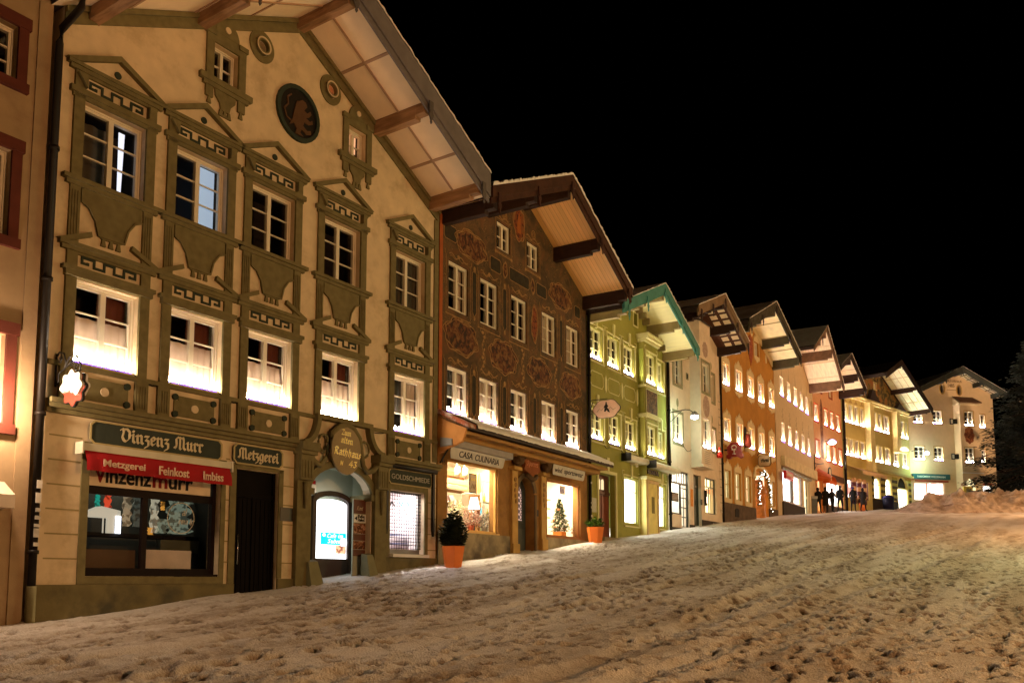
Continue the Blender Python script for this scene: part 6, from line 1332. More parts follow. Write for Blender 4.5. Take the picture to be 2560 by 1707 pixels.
    def pl(pts, a, b, m=0): n = len(pts); return MB().add([(u+a, p[0], p[1]) for p in pts]+[(u+b, p[0], p[1]) for p in pts], [list(range(n)), list(range(n, 2*n))]+[(i, (i+1) % n, (i+1) % n+n, i+n) for i in range(n)], m)
    part('red_board', pl(oc(.52, 7.92, .38, 8), -.1, .1), mat('deep_red_sign', (.26, .018, .008), rough=.4, bump=0), F, t); part('lower_board', pl(oc(.82, 7.60, .14, 6), -.08, .08), mat('deep_red_sign', (.42, .03, .012)), F, t); part('near_board', pl(oc(.24, 7.60, .14, 6), -.08, .08), mat('deep_red_sign', (.42, .03, .012)), F, t)
    part('serpent_emblem', MB().tube([(u-.11, .52+.12*math.cos(a), 8.02+.10*math.sin(a)) for a in np.linspace(-.6, 4.2, 14)], .025, 6).tube([(u-.11, .52, 7.70), (u-.11, .52, 7.90)], .025, 6).tube([(u-.11, .43, 7.70), (u-.11, .61, 7.70)], .022, 6).tube([(u-.11, .41, 7.91), (u-.11, .63, 7.91)], .03, 6), WHITEW, F, t)
    part('bracket', MB().box(u-.03, u+.03, 0, .2, 7.9, 7.96), BLACK, F, t)
    u = 5.1; t = thing('inn_sign', 'cream hanging sign with dark gothic lettering over the garlanded door', 'sign', F, (u, .5, 7.7))
    part('board', pl([(.1, 7.74), (.16, 7.64), (.66, 7.64), (.72, 7.74), (.72, 8.06), (.66, 8.17), (.16, 8.17), (.1, 8.06)], -.05, .05), mat('sign_cream', (.62, .5, .32), bump=0), F, t)
    part('rim', pl([(.06, 7.72), (.14, 7.60), (.68, 7.60), (.76, 7.72), (.76, 8.08), (.68, 8.21), (.14, 8.21), (.06, 8.08)], -.03, .03), mat('sign_gilt_dark', (.15, .09, .03), bump=0), F, t)
    lt = MB()
    for sgn in (-1,):
        tmp = MB(); pen(tmp, 'Ortieni', 0, 0, .13, 0, .3, fit=.5); lt.add([(u-.052-v[1], .16+v[0], 7.84+v[2]) for v in tmp.v], tmp.f)
    part('gothic_lettering', lt, BLACK, F, t); part('bracket', MB().tube([(u, 0, 8.2), (u, .14, 8.36), (u, .36, 8.28), (u, .56, 8.36), (u, .7, 8.26)], .03, 6), mat('sign_gilt_dark', (.15, .09, .03)), F, t)
    g5 = 'candle lights on the orange house'
    for i, c in enumerate(TOP): candle_bar(F, c-.42, c+.42, 11.265, 'candle lights on the sill of the %s upper window of the orange house' % ORD[i], g5, w=-.05)
    for i, c in enumerate(LOW): candle_bar(F, c-.42, c+.42, 8.465, 'candle lights on the sill of the %s middle window of the orange house' % ORD[i], g5, w=-.05)
build_h5()

F6 = Frame(15.04, 48.94, 31.0)
h6 = thing('gabled_house', 'beige gabled house with white boarded eaves and grey shop front', 'house', F6, (0, 0, 5.2), 'gabled houses along the street')
def build_h6():
    F, par = F6, h6; w1 = 10.1; ua, za, s = 4.9, 16.9, .56
    BG = mat('beige_plaster', (.56, .44, .27), var=.06); OR_ = mat('faint_grey_ornament', (.40, .32, .20), bump=0)
    C = [1.7, 3.4, 5.1, 6.75, 8.3]; LC = [1.7, 3.4, 5.15, 6.85, 8.55]
    holes = [rect(c-.4, c+.4, 12.40, 13.50) for c in C]+[rect(9.3, 9.9, 12.4, 13.5)]+[rect(c-.4, c+.4, 9.66, 10.78) for c in LC]+[rect(1.28, 6.15, 6.15, 7.92), rect(6.6, 8.4, 5.2, 7.96)]
    wall(F, par, gable(0, w1, 4.2, ua, za, s), holes, BG, depth=.2)
    for k, c in enumerate(C+[9.6]):
        hw = .4 if k < 5 else .3
        window(F, par, c-hw, c+hw, 12.40, 13.50, 3, style='bright', w=-.1); part('painted_spire', MB().prism([(c-.14, 13.6), (c+.14, 13.6), (c+.05, 14.0), (c, 14.4), (c-.05, 14.0)], 0, .004), OR_, F, par)
    for c in LC:
        window(F, par, c-.4, c+.4, 9.66, 10.78, 3, style='bright', w=-.1)
        mb = MB()
        for j in range(5): mb.disc(c+.08*(-1)**j, 10.95+.16*j, .15-.02*j, .08, 0, .004, n=8)
        part('painted_ornament', mb, OR_, F, par)
    WB = mat('whitewashed_boards', (.80, .62, .44), var=.14, scale=2, stretch=(1, 6, 1), bump=0)
    roof(F, par, za, ua, 1.1, w1-.1, s, 2.0, (TILE, mat('brown_thin_verge', (.16, .09, .045))), [4.9, 6.6, 9.2, 3.2], T=.2, hb=.36, panels=(4, 1), soff=WB, batt=mat('white_rafters', (.62, .46, .3), bump=0), beamh=.5, bm=mat('grey_brown_beam', (.16, .085, .045), var=.3), snow=.03, pmat=WOODD)
    GF = mat('grey_shop_frame', (.22, .22, .20), rough=.5, bump=0)
    shop_glow(F, par, 1.28, 3.45, 6.15, 7.92, emat('shoe_shop_back', (.95, .97, 1), 2.0, (2.2, .72, (.25, .2, .2))), GF, w=-.12); shop_glow(F, par, 3.9, 6.15, 6.15, 7.92, emat('shoe_shop_back2', (1, .96, .9), 2.0, (2.6, .66, (.7, .3, .25))), GF, w=-.12)
    part('pillar', MB().box(3.45, 3.9, -.1, -.02, 6.15, 7.92), GF, F, par)
    shop_glow(F, par, 6.6, 8.4, 5.2, 7.96, emat('cream_entry', (1, .82, .46), 1.0), mat('warm_door_frame', (.35, .28, .2), bump=0), w=-.15)
    part('shop_fascia', MB().box(1.0, 9.8, 0, .22, 8.16, 8.74), mat('pale_stone_fascia', (.60, .50, .30), var=.15), F, par); part('shop_lintel', MB().box(1.0, 8.6, 0, .1, 7.96, 8.1), GF, F, par)
    part('base_course', MB().box(1.0, 6.5, 0, .08, 4.4, 6.08), mat('dark_plinth', (.04, .03, .025)), F, par); part('snowy_ledge', MB().box(1.0, 6.5, -.0, .14, 6.085, 6.12), SNOW, F, par)
    part('corner_blocks', MB().box(0, .5, 0, .02, 5.0, 10.5), BG, F, par)
    t = tag(part('shop_sign', MB().box(.45, 2.2, .25, .4, 7.35, 7.8), mat('bright_red_sign', (.6, .02, .025), rough=.4, bump=0), F), 'small red shop sign reading WMF at the grey shop front', 'sign'); sans('sign_letters', 'WMF', F, .62, 2.05, 7.5, .22, .402, WHITEW, t, bold=.03)
    g = 'candle lights on the beige house'
    for i, c in enumerate(C): candle_bar(F, c-.4, c+.4, 12.405, 'candle lights on the sill of the %s upper window of the beige house' % ORD[i], g, w=-.05)
    for i, c in enumerate(LC): candle_bar(F, c-.4, c+.4, 9.665, 'candle lights on the sill of the %s middle window of the beige house' % ORD[i], g, w=-.05)
build_h6()

F7 = Frame(20.28, 57.67, 36.1)
h7 = thing('gabled_house', 'salmon gabled house with red window borders, narrow and steep', 'house', F7, (0, 0, 6), 'gabled houses along the street')
def build_h7():
    F, par = F7, h7; w1 = 6.8; ua, za, s = 3.1, 17.0, .50
    SA = mat('salmon_plaster', (.60, .31, .15), var=.08); RB = mat('brick_red_border', (.52, .07, .02), bump=0)
    T_ = [.65, 2.85, 4.3, 5.85]; L_ = [.75, 3.15, 4.6, 6.1]
    holes = [rect(c-.4, c+.4, 12.30, 13.44) for c in T_]+[rect(c-.4, c+.4, 9.84, 11.0) for c in L_]+[rect(1.35, 2.05, 14.5, 15.2), rect(3.8, 4.5, 14.5, 15.3), rect(2.5, 6.5, 6.75, 8.45), rect(.35, 1.6, 6.2, 8.4)]
    wall(F, par, gable(0, w1, 5.2, ua, za, s), holes, SA, depth=.2)
    for c in T_: window(F, par, c-.4, c+.4, 12.30, 13.44, 3, style='bright', w=-.1); plain_border(F, par, c-.4, c+.4, 12.30, 13.44, RB, t=.1)
    for c in L_: window(F, par, c-.4, c+.4, 9.84, 11.0, 3, style='bright', w=-.1); plain_border(F, par, c-.4, c+.4, 9.84, 11.0, RB, t=.1)
    for a, b, z0, z1 in ((1.35, 2.05, 14.5, 15.2), (3.8, 4.5, 14.5, 15.3)): window(F, par, a, b, z0, z1, 2, style='dark', w=-.1); plain_border(F, par, a, b, z0, z1, mat('dark_red_border', (.25, .04, .015), bump=0), t=.12)
    part('painted_column', MB().prism([(1.5, 9.9), (2.1, 9.9), (2.1, 13.4), (1.95, 13.9), (1.8, 14.05), (1.65, 13.9), (1.5, 13.4)], 0, .004), fresco('dark_red_column', (.12, .04, .02), (.2, .07, .03), (.28, .12, .05), 3), F, par)
    roof(F, par, za, ua, .3, w1, s, 1.75, (TILE, mat('dark_verge', (.03, .02, .015))), [3.1, 4.9, 6.4], T=.22, hb=.5, panels=(3, 1), soff=mat('white_boards', (.85, .68, .46), bump=0), batt=mat('white_rafters', (.62, .46, .3)), beamh=.5, snow=.03, pmat=WOODD)
    shop_glow(F, par, 2.5, 6.5, 6.75, 8.45, emat('white_pink_shop', (1, .9, .85), 2.3, (1.6, .75, (.8, .5, .4))), mat('pale_wood_frame', (.5, .36, .22), bump=0), (3.9, 5.1))
    part('entry_niche', MB().quad((.2, -.5, 6.0), (2.45, -.5, 6.0), (2.45, -.5, 8.5), (.2, -.5, 8.5)), emat('orange_entry', (.85, .38, .08), .55), F, par)
    tag(part('shop_sign', MB().box(2.5, 6.5, 0, .12, 8.55, 8.95), mat('dark_brown_sign', (.08, .035, .02), bump=0), F), 'long dark brown sign board on the salmon house', 'sign')
    part('dado', MB().box(2.0, 6.8, 0, .06, 5.4, 6.7), mat('dark_dado', (.07, .05, .04)), F, par)
    t = thing('awning', 'rounded orange canopy over the entrance of the salmon house', 'awning', F, (.9, .3, 8.2))
    n = 10; mb = MB(); vs = []
    for i in range(n+1):
        a = PI*i/n; x = .9-.85*math.cos(a); vs += [(x, 0, 8.15+.95*math.sin(a)), (x, .9, 8.12+.6*math.sin(a)*.6)]
    mb.add(vs, [(2*i, 2*i+2, 2*i+3, 2*i+1) for i in range(n)]); part('canopy_cloth', mb.box(.05, 1.75, .86, .9, 7.95, 8.14), mat('orange_canopy', (.62, .13, .03), bump=0), F, t)
    tx = MB(); pen(tx, 'e', .3, 8.2, .3, .91, .25, fit=.3, slope=0); part('canopy_letter', tx, CREAM, F, t)
    t = thing('hanging_sign', 'wrought iron bracket with a round clock like sign on the salmon house', 'sign', F, (2.0, .3, 8.6))
    part('bracket', MB().tube([(-.4, .1, 9.9), (-.4, .1, 8.2)], .03, 6).tube([(-.4, .1, 9.3), (.6, .1, 9.35), (1.6, .1, 9.5)], .03, 6).tube([(-.4, .1, 8.9), (.1, .1, 9.25)], .02, 6), BLACK, F, t)
    part('round_sign', MB().ring(2.2, 8.95, .34, .34, .08, .3, .36, 0, 18).disc(2.2, 8.95, .26, .26, .31, .35, 1, 18), [BLACK, mat('sign_cream', (.62, .5, .32))], F, t)
    t = thing('street_lamp', 'glowing cold white domed street lamp before the salmon house', 'street lamp', F, (2.4, .5, 11.0), 'glowing street lamps')
    part('arm', MB().tube([(2.4, 0, 11.1), (2.4, .3, 11.25), (2.4, .5, 11.15)], .03, 6), BLACK, F, t); part('shade', MB().lathe((2.4, .5, 11.0), [(.30, 0), (.27, .08), (.15, .2), (.03, .25)], 14), emat('lamp_dome', (.45, .45, 1), 1.6), F, t)
    part('bulb', MB().lathe((2.4, .5, 10.86), [(.05, .03), (.2, .06), (.25, .13)], 14), emat('cold_lamp', (.78, .85, 1), 22), F, t)
    L = bpy.data.lights.new('lamp_light', 'POINT'); L.energy = 30; L.color = (.8, 1, .85); L.shadow_soft_size = .3; o = bpy.data.objects.new('lamp_light', L); COL.objects.link(o); o.parent = t; o.location = (0, -.0, -.5)
    g = 'candle lights on the salmon house'
    for i, c in enumerate(T_): candle_bar(F, c-.4, c+.4, 12.305, 'candle lights on the sill of the %s upper window of the salmon house' % ORD[i], g, w=-.05)
    for i, c in enumerate(L_): candle_bar(F, c-.4, c+.4, 9.845, 'candle lights on the sill of the %s middle window of the salmon house' % ORD[i], g, w=-.05)
    downpipe(F, par, w1+.05, .15, 6.4, 15.2, .09)
build_h7()

F8 = Frame(24.24, 63.09, 45.3)
h8 = thing('gabled_house', 'long yellow house with striped arcade and a painted gable under white eaves', 'house', F8, (0, 0, 6.6), 'gabled houses along the street')
def build_h8():
    F, par = F8, h8; w1 = 12.8
    YE = mat('yellow_beige_plaster', (.58, .47, .17), var=.05); CT = mat('yellow_cream_trim', (.78, .66, .30), bump=0)
    T_ = [(.70, .38), (1.65, .38), (2.60, .38), (3.65, .38), (6.0, .42), (6.95, .36), (8.15, .55), (11.25, .55), (12.3, .25)]
    L_ = [(.72, .36), (1.6, .36), (2.5, .36), (3.55, .38), (5.9, .46), (6.9, .36), (8.15, .5), (9.85, .52), (11.75, .58)]
    holes = [rect(c-h, c+h, 13.25, 14.66) for c, h in T_]+[rect(c-h, c+h, 10.76, 12.05) for c, h in L_]
    holes += [arch_pts(5.36, 6.55, 7.85, 8.95, 9.5), arch_pts(7.55, 8.75, 7.9, 9.0, 9.6), arch_pts(9.95, 12.1, 6.6, 9.0, 9.95), rect(.6, 4.4, 7.6, 9.0)]
    wall(F, par, rect(0, w1, 5.6, 15.36), holes, YE, depth=.22)
    MUR = fresco('painted_gable_mural', (.05, .035, .012), (.24, .15, .03), (.34, .11, .02), 1.2)
    ua, za, s = 6.7, 18.35, .48
    wall(F, par, [(4.3, 15.36), (w1, 15.36), (w1, za-s*(w1-ua)), (ua, za), (4.3, za-s*(ua-4.3))], [rect(6.3, 6.8, 16.62, 17.12)], MUR, depth=.2, w0=-.12, name='gable_wall')
    window(F, par, 6.3, 6.8, 16.62, 17.12, 2, style='lit', w=-.2); plain_border(F, par, 6.3, 6.8, 16.62, 17.12, CT, t=.08, w0=-.12)
    part('gable_side_wall', MB().box(1.2, 4.3, -2, -1.9, 15.3, 16.8), MUR, F, par)
    roof(F, par, za, ua, 3.6, w1+.1, s, 1.9, (TILE, mat('dark_verge', (.03, .02, .015))), [6.7, 9.6, 12.5], T=.28, hb=.55, panels=(4, 4), soff=mat('bright_cream_soffit', (.92, .86, .60), bump=0), batt=mat('soffit_lattice', (.66, .55, .3), bump=0), beamh=.3, snow=.0, pmat=WOODD)
    part('side_roof', MB().add([(-.3, -.2, 15.9), (4.0, -.2, 15.9), (4.0, -5, 18), (-.3, -5, 18)], [(0, 1, 2, 3)]), TILE, F, par); part('snow_patch', MB().add([(-.2, -.3, 15.98), (3.4, -.3, 15.98), (3.4, -.9, 16.3), (-.2, -.9, 16.3), (-.2, -.3, 15.9), (3.4, -.3, 15.9)], [(0, 1, 2, 3), (0, 1, 5, 4)]), SNOW, F, par)
    part('cornice', MB().box(-.05, w1, 0, .3, 15.30, 15.42).box(-.05, w1, 0, .18, 15.14, 15.30), CT, F, par)
    for c, h in T_:
        window(F, par, c-h, c+h, 13.25, 14.66, 3, style='bright', w=-.1); plain_border(F, par, c-h, c+h, 13.25, 14.66, CT, t=.08)
        if c < 5: part('painted_point', MB().prism([(c-.3, 14.8), (c+.3, 14.8), (c, 15.12)], 0, .004), mat('ochre_point', (.4, .28, .1), bump=0), F, par)
    for c, h in L_: window(F, par, c-h, c+h, 10.76, 12.05, 3, style='bright', w=-.1); plain_border(F, par, c-h, c+h, 10.76, 12.05, CT, t=.08)
    for u in (4.45, 9.6): part('bay_pilaster', MB().box(u-.38, u+.38, 0, .45, 9.9 if u < 5 else 11.9, 15.14).box(u-.42, u+.42, 0, .5, 15.0, 15.14).box(u-.42, u+.42, 0, .5, 9.8 if u < 5 else 11.8, 9.95 if u < 5 else 11.95), CT, F, par)
    part('dark_dormer', MB().prism([(4.4, 15.43), (6.4, 15.43), (5.0, 16.3)], .05, .35), WOODD, F, par); part('dark_dormer', MB().prism([(9.6, 15.43), (11.6, 15.43), (10.2, 16.0)], .05, .35), WOODD, F, par)
    ol = mat('dark_olive_stripe', (.075, .05, .018), bump=0); yo = mat('yellow_olive_stripe', (.42, .34, .05), bump=0)
    for a, b in ((4.95, 5.3), (6.62, 7.48), (8.82, 9.88), (12.2, 12.75)):
        st = MB()
        for z, k in zip(np.arange(7.9, 9.75, .24), range(20)): st.box(a, b, 0, .01, float(z), float(z)+.236, k % 2)
        part('striped_pier', st, [ol, yo], F, par)
    part('arcade_cornice', MB().box(4.95, 12.8, 0, .25, 9.98, 10.16), mat('olive_cornice', (.45, .36, .12), bump=0), F, par)
    WG = emat('glaring_shop', (1, .93, .72), 3.2); fm = CT
    for a, b, z0, zs, zt in ((5.36, 6.55, 7.85, 8.95, 9.5), (7.55, 8.75, 7.9, 9.0, 9.6)):
        g = part('arched_window', MB().stroke(arch_pts(a+.03, b-.03, z0+.03, zs, zt-.03), .07, -.14, -.06, 0, True).box(a, b, -.13, -.08, zs-.03, zs+.03), fm, F, par); part('lit_backdrop', MB().quad((a, -.21, z0), (b, -.21, z0), (b, -.21, zt), (a, -.21, zt)), WG, F, g)
    g = part('lit_door', MB().box(9.95, 10.05, -.15, -.05, 6.6, 9.05).box(12.0, 12.1, -.15, -.05, 6.6, 9.05).box(10.05, 12.0, -.15, -.05, 8.95, 9.05), fm, F, par); part('lit_backdrop', MB().quad((9.95, -.2, 7.4), (12.1, -.2, 7.4), (12.1, -.2, 9.0), (9.95, -.2, 9.0)), WG, F, g); part('dark_fanlight', MB().quad((9.95, -.21, 9.0), (12.1, -.21, 9.0), (12.1, -.21, 10), (9.95, -.21, 10)), DARK, F, g)
    part('base_course', MB().box(4.95, 9.9, 0, .06, 5.8, 7.82), mat('dark_plinth', (.04, .03, .025)), F, par)
    shop_glow(F, par, .6, 4.4, 7.6, 9.0, emat('striped_shop', (1, .85, .75), 1.7, (1.4, .6, (.35, .12, .1))), mat('purple_frame', (.2, .12, .1), bump=0), (1.5, 2.4, 3.3))
    t = thing('awning', 'pale scalloped awning at the near end of the yellow house', 'awning', F, (2.6, .5, 9.2))
    part('awning_cloth', MB().add([(.6, .0, 10.0), (4.9, .0, 9.95), (4.9, 1.2, 9.45), (.6, 1.2, 9.5), (4.9, 1.2, 9.2), (.6, 1.2, 9.25)], [(0, 1, 2, 3), (3, 2, 4, 5)]), mat('pink_beige_awning', (.62, .42, .24), bump=0), F, t)
    t = thing('street_lamp', 'cream oval street lamp above the striped arcade', 'street lamp', F, (10.0, .6, 12.0), 'glowing street lamps')
    part('arm', MB().tube([(9.7, .3, 12.1), (9.8, .4, 12.3), (10.0, .6, 12.2)], .04, 6), mat('lamp_shade_grey', (.3, .3, .3)), F, t); part('shade', MB().lathe((10.0, .6, 12.0), [(.55, 0), (.5, .12), (.3, .26), (.06, .32)], 16, sq=.6), emat('pale_dome', (1, .85, .55), 1.0), F, t)
    g = 'candle lights on the yellow house'
    for i, (c, h) in enumerate(T_): candle_bar(F, c-h, c+h, 13.255, 'candle lights on the sill of the %s upper window of the long yellow house' % ORD[i], g, w=-.05)
    for i, (c, h) in enumerate(L_): candle_bar(F, c-h, c+h, 10.765, 'candle lights on the sill of the %s middle window of the long yellow house' % ORD[i], g, w=-.05)
build_h8()

F9 = Frame(33.31, 72.06, 76.0)
h9 = thing('gabled_house', 'pale corner house facing down the street, lettered PFLEGERHAUS 1485', 'house', F9, (0, 0, 7.5), 'gabled houses along the street')
def build_h9():
    F, par = F9, h9; w1 = 8.6; ua, za, s = 4.75, 19.25, .46
    PL = mat('pale_rose_plaster', (.66, .50, .32), var=.05); BB = mat('ochre_border_thin', (.45, .28, .08), bump=0)
    ws = [(.52, 1.38, 14.75, 15.88), (2.45, 3.33, 14.75, 15.88), (6.95, 7.7, 14.6, 15.76), (.48, 1.46, 11.6, 12.76), (2.42, 3.3, 11.6, 12.76), (6.85, 7.6, 11.6, 12.7)]
    holes = [rect(*w) for w in ws]+[rect(.3, 3.3, 8.2, 9.72), rect(6.5, 8.1, 8.6, 9.62), ell(3.5, 17.8, .22, .42, 16), ell(5.2, 17.75, .22, .42, 16)]
    wall(F, par, gable(0, w1, 6.8, ua, za, s), holes, PL, depth=.2)
    for k, w in enumerate(ws): window(F, par, *w, 3, style='half', w=-.1); plain_border(F, par, *w, BB, t=.07)
    for c in (3.5, 5.2): part('oval_window', MB().ring(c, 17.8 if c < 4 else 17.75, .3, .5, .08, 0, .03, 0, 20).disc(c, 17.8 if c < 4 else 17.75, .22, .42, -.2, -.18, 1, 16), [BB, DARK], F, par)
    B0, B1, D = 4.5, 6.45, .75
    mb = MB(); hs = [rect(4.95, 5.85, 14.55, 15.8), rect(4.85, 5.75, 11.4, 12.7)]; rings = [rect(B0, B1, 7.6, 16.5)]+hs+[arch_pts(4.7, 6.25, 8.2, 9.3, 10.15)]; tri = tessellate_polygon([[Vector((p[0], p[1], 0)) for p in r] for r in rings]); mb.add([(p[0], D, p[1]) for r in rings for p in r], list(tri))
    mb.quad((B0, 0, 7.6), (B0, D, 7.6), (B0, D, 16.5), (B0, 0, 17.0)).quad((B1, 0, 7.6), (B1, D, 7.6), (B1, D, 16.5), (B1, 0, 17.0)); part('bay_wall', mb, PL, F, par)
    for w in ((4.95, 5.85, 14.55, 15.8), (4.85, 5.75, 11.4, 12.7)): window(F, par, *w, 3, style='half', w=D-.1); plain_border(F, par, *w, BB, t=.07, w0=D)
    part('bay_roof', MB().add([(B0-.1, 0, 17.2), (B1+.1, 0, 17.2), (B1+.15, D+.2, 16.6), (B0-.15, D+.2, 16.6), (B0-.15, D+.2, 16.5), (B1+.15, D+.2, 16.5)], [(0, 1, 2, 3), (3, 2, 5, 4)]), mat('red_brown_tiles', (.12, .06, .035)), F, par); part('bay_cornice', MB().box(B0-.1, B1+.1, 0, D+.12, 16.36, 16.48), CREAM, F, par)
    part('lit_arch', MB().prism(arch_pts(4.7, 6.25, 8.2, 9.3, 10.15), D-.62, D-.6), emat('arch_glow', (.95, .80, .42), .85), F, par)
    part('painted_arms', MB().prism([(5.35+.5*(1+.08*math.cos(8*a))*math.cos(a), 13.75+.72*(1+.06*math.cos(8*a))*math.sin(a)) for a in np.linspace(0, 2*PI, 40, endpoint=False)], D, D+.005), fresco('red_arms', (.12, .03, .01), (.26, .06, .02), (.4, .16, .05), 4), F, par)
    part('snowy_ledge', MB().box(B0-.05, B1+.1, D, D+.12, 10.5, 10.56), SNOW, F, par)
    LT = mat('faded_black_letters', (.14, .09, .05), bump=0)
    sans('house_lettering', 'TÖLZER PFLEGERHAUS', F, 3.0, 5.5, 18.42, .24, .004, LT, par, bold=.012); sans('house_lettering', '1485', F, 4.1, 4.75, 17.98, .30, .004, LT, par, bold=.012); part('small_lettering', MB().box(3.95, 4.95, 0, .006, 17.72, 17.76), LT, F, par)
    roof(F, par, za, ua, .2, w1+.5, s, 1.0, (TILE, mat('blue_grey_verge', (.06, .07, .065))), [4.75, 6.7, 8.5, 3.0], T=.3, hb=.5, panels=(7, 3), soff=mat('pale_grey_soffit', (.72, .66, .5), bump=0), batt=mat('soffit_dark_ribs', (.14, .12, .08), bump=0), beamh=.28, bm=mat('blue_grey_verge', (.06, .07, .065)), snow=.02)
    tag(part('shop_sign', MB().box(.08, 3.75, 0, .18, 9.98, 10.42), mat('petrol_blue_sign', (.03, .12, .14), rough=.5, bump=0), F), 'petrol blue shop sign with pale capitals on the pale corner house', 'sign')
    sans('shop_lettering', 'PARFÜMERIE WIEDEMANN', F, .5, 3.25, 10.1, .2, .182, mat('pale_sign_letters', (.75, .78, .7), bump=0), bpy.data.objects[[o.name for o in COL.objects if o.name.startswith('shop_sign')][-1]], bold=.012)
    shop_glow(F, par, .3, 3.3, 8.2, 9.72, emat('perfume_shop', (1, .93, .88), 2.6, (1.1, .78, (.6, .25, .22))), CREAM, (1.6,)); shop_glow(F, par, 6.5, 8.1, 8.6, 9.62, emat('perfume_shop', (1, .93, .88), 2.6), CREAM)
    part('red_fringe', MB().box(.25, 3.5, .2, .24, 9.74, 9.88).box(6.4, 8.2, .1, .14, 9.66, 9.78), mat('red_fringe', (.3, .06, .04), bump=0), F, par)
    tag(part('shop_board', MB().box(6.5, 7.8, 0, .1, 9.95, 10.4), DARK, F), 'small black shop board half hidden by the dark tree', 'sign')
    part('base_course', MB().box(0, 4.4, 0, .05, 7.0, 7.75), mat('dark_plinth', (.04, .03, .025)), F, par)
    for k, z in enumerate((14.9, 11.9)):
        t = thing('hanging_sign', ['upper', 'lower'][k]+' square black and white sign on the side of the pale bay', 'sign', F, (4.1, .4, z), 'square signs on the bay')
        part('sign_box', MB().box(3.85, 4.15, .3, .36, z-.2, z+.3, 0).box(3.9, 4.1, .36, .365, z-.12, z+.22, 1).box(4.2, 4.44, .3, .5, z-.16, z+.24, 2), [BLACK, WHITEW, BLACK], F, t)
    g = 'candle lights on the pale corner house'
    nm = ['upper first', 'upper second', 'upper last', 'lower first', 'lower second', 'lower last']
    for k, w in enumerate(ws): candle_bar(F, w[0], w[1], w[2]+.005, 'candle lights on the sill of the %s window of the pale corner house' % nm[k], g, w=-.05)
    candle_bar(F, 4.95, 5.85, 14.555, 'candle lights in the upper bay window of the pale corner house', g, w=D-.05); candle_bar(F, 4.85, 5.75, 11.405, 'candle lights in the lower bay window of the pale corner house', g, w=D-.05)
    t = thing('street_lamp', 'glaring cold white street lamp before the lower left window of the pale house', 'street lamp', F, (.85, 1.0, 11.9), 'glowing street lamps')
    part('arm', MB().tube([(.1, .1, 12.3), (.5, .7, 12.4), (.85, 1.0, 12.3)], .035, 6), BLACK, F, t); part('bulb', MB().lathe((.85, 1.0, 11.9), [(.04, 0), (.17, .06), (.18, .14), (.04, .26)], 14), emat('cold_lamp', (.78, .85, 1), 22), F, t)
    L = bpy.data.lights.new('lamp_light', 'POINT'); L.energy = 90; L.color = (.55, 1, .68); L.shadow_soft_size = .3; o = bpy.data.objects.new('lamp_light', L); COL.objects.link(o); o.parent = t; o.location = (-.3, -.3, -.7)
    t = thing('kiosk_sign', 'yellow information stand behind the snow heap by the lit arch', 'information stand', F, (4.1, 1.4, 8.4)); part('board', MB().box(3.85, 4.75, 1.4, 1.5, 7.4, 9.3, 0).box(4.1, 4.6, 1.5, 1.51, 8.6, 9.1, 1), [mat('yellow_stand', (.7, .55, .12), bump=0), mat('grey_print_board', (.3, .28, .15), bump=0)], F, t)
    part('white_shelf', MB().box(3.6, 4.3, 1.3, 1.5, 9.35, 9.5), CREAM, F, t)
build_h9()

# ================================================================ snow heap, dark conifer, people
def snow_heap():
    n, m = 240, 90; vs = []; fs = []
    for j in range(m+1):
        for i in range(n+1):
            a, b = i/n, j/m; x = 26.5+23*a; y = 57.6+.02*(x-26)+8*b
            e = min(1, a/.20)**1.3*min(1, (1-a)/.15)*math.sin(PI*min(1, b*1.15))**.8 if b < .87 else 0
            h = 1.5*e*(.82+.3*math.sin(x*.7)*.5)
            vs.append((x, y, h))
    V = np.array(vs); e = np.clip(V[:, 2]/1.2, 0, 1)
    V[:, 2] += e*(.75*fbm(V[:, 0]/1.1, V[:, 1]/1.1, 2, 5, .65)+.3*np.abs(fbm(V[:, 0]/.35, V[:, 1]/.35, 5, 3)))
    V[:, 2] += np.interp(V[:, 1], GY, GZ)-.12*(1-e)
    mb = MB(); mb.v = [(p[0], -p[1], p[2]) for p in V]
    for j in range(m):
        for i in range(n): k = j*(n+1)+i; mb.f.append((k, k+1, k+n+2, k+n+1)); mb.m.append(0); mb.sm.append(True)
    o = part('snow_heap', mb, mat('dirty_heaped_snow', (.50, .39, .30), var=.35, dirt=(.22, .14, .09), scale=2.2, bump=.6, bscale=14), WF, None, wp(34, 60, 6.2)); tag(o, 'long heap of dirty cleared snow at the top of the street', 'snow heap')
snow_heap()
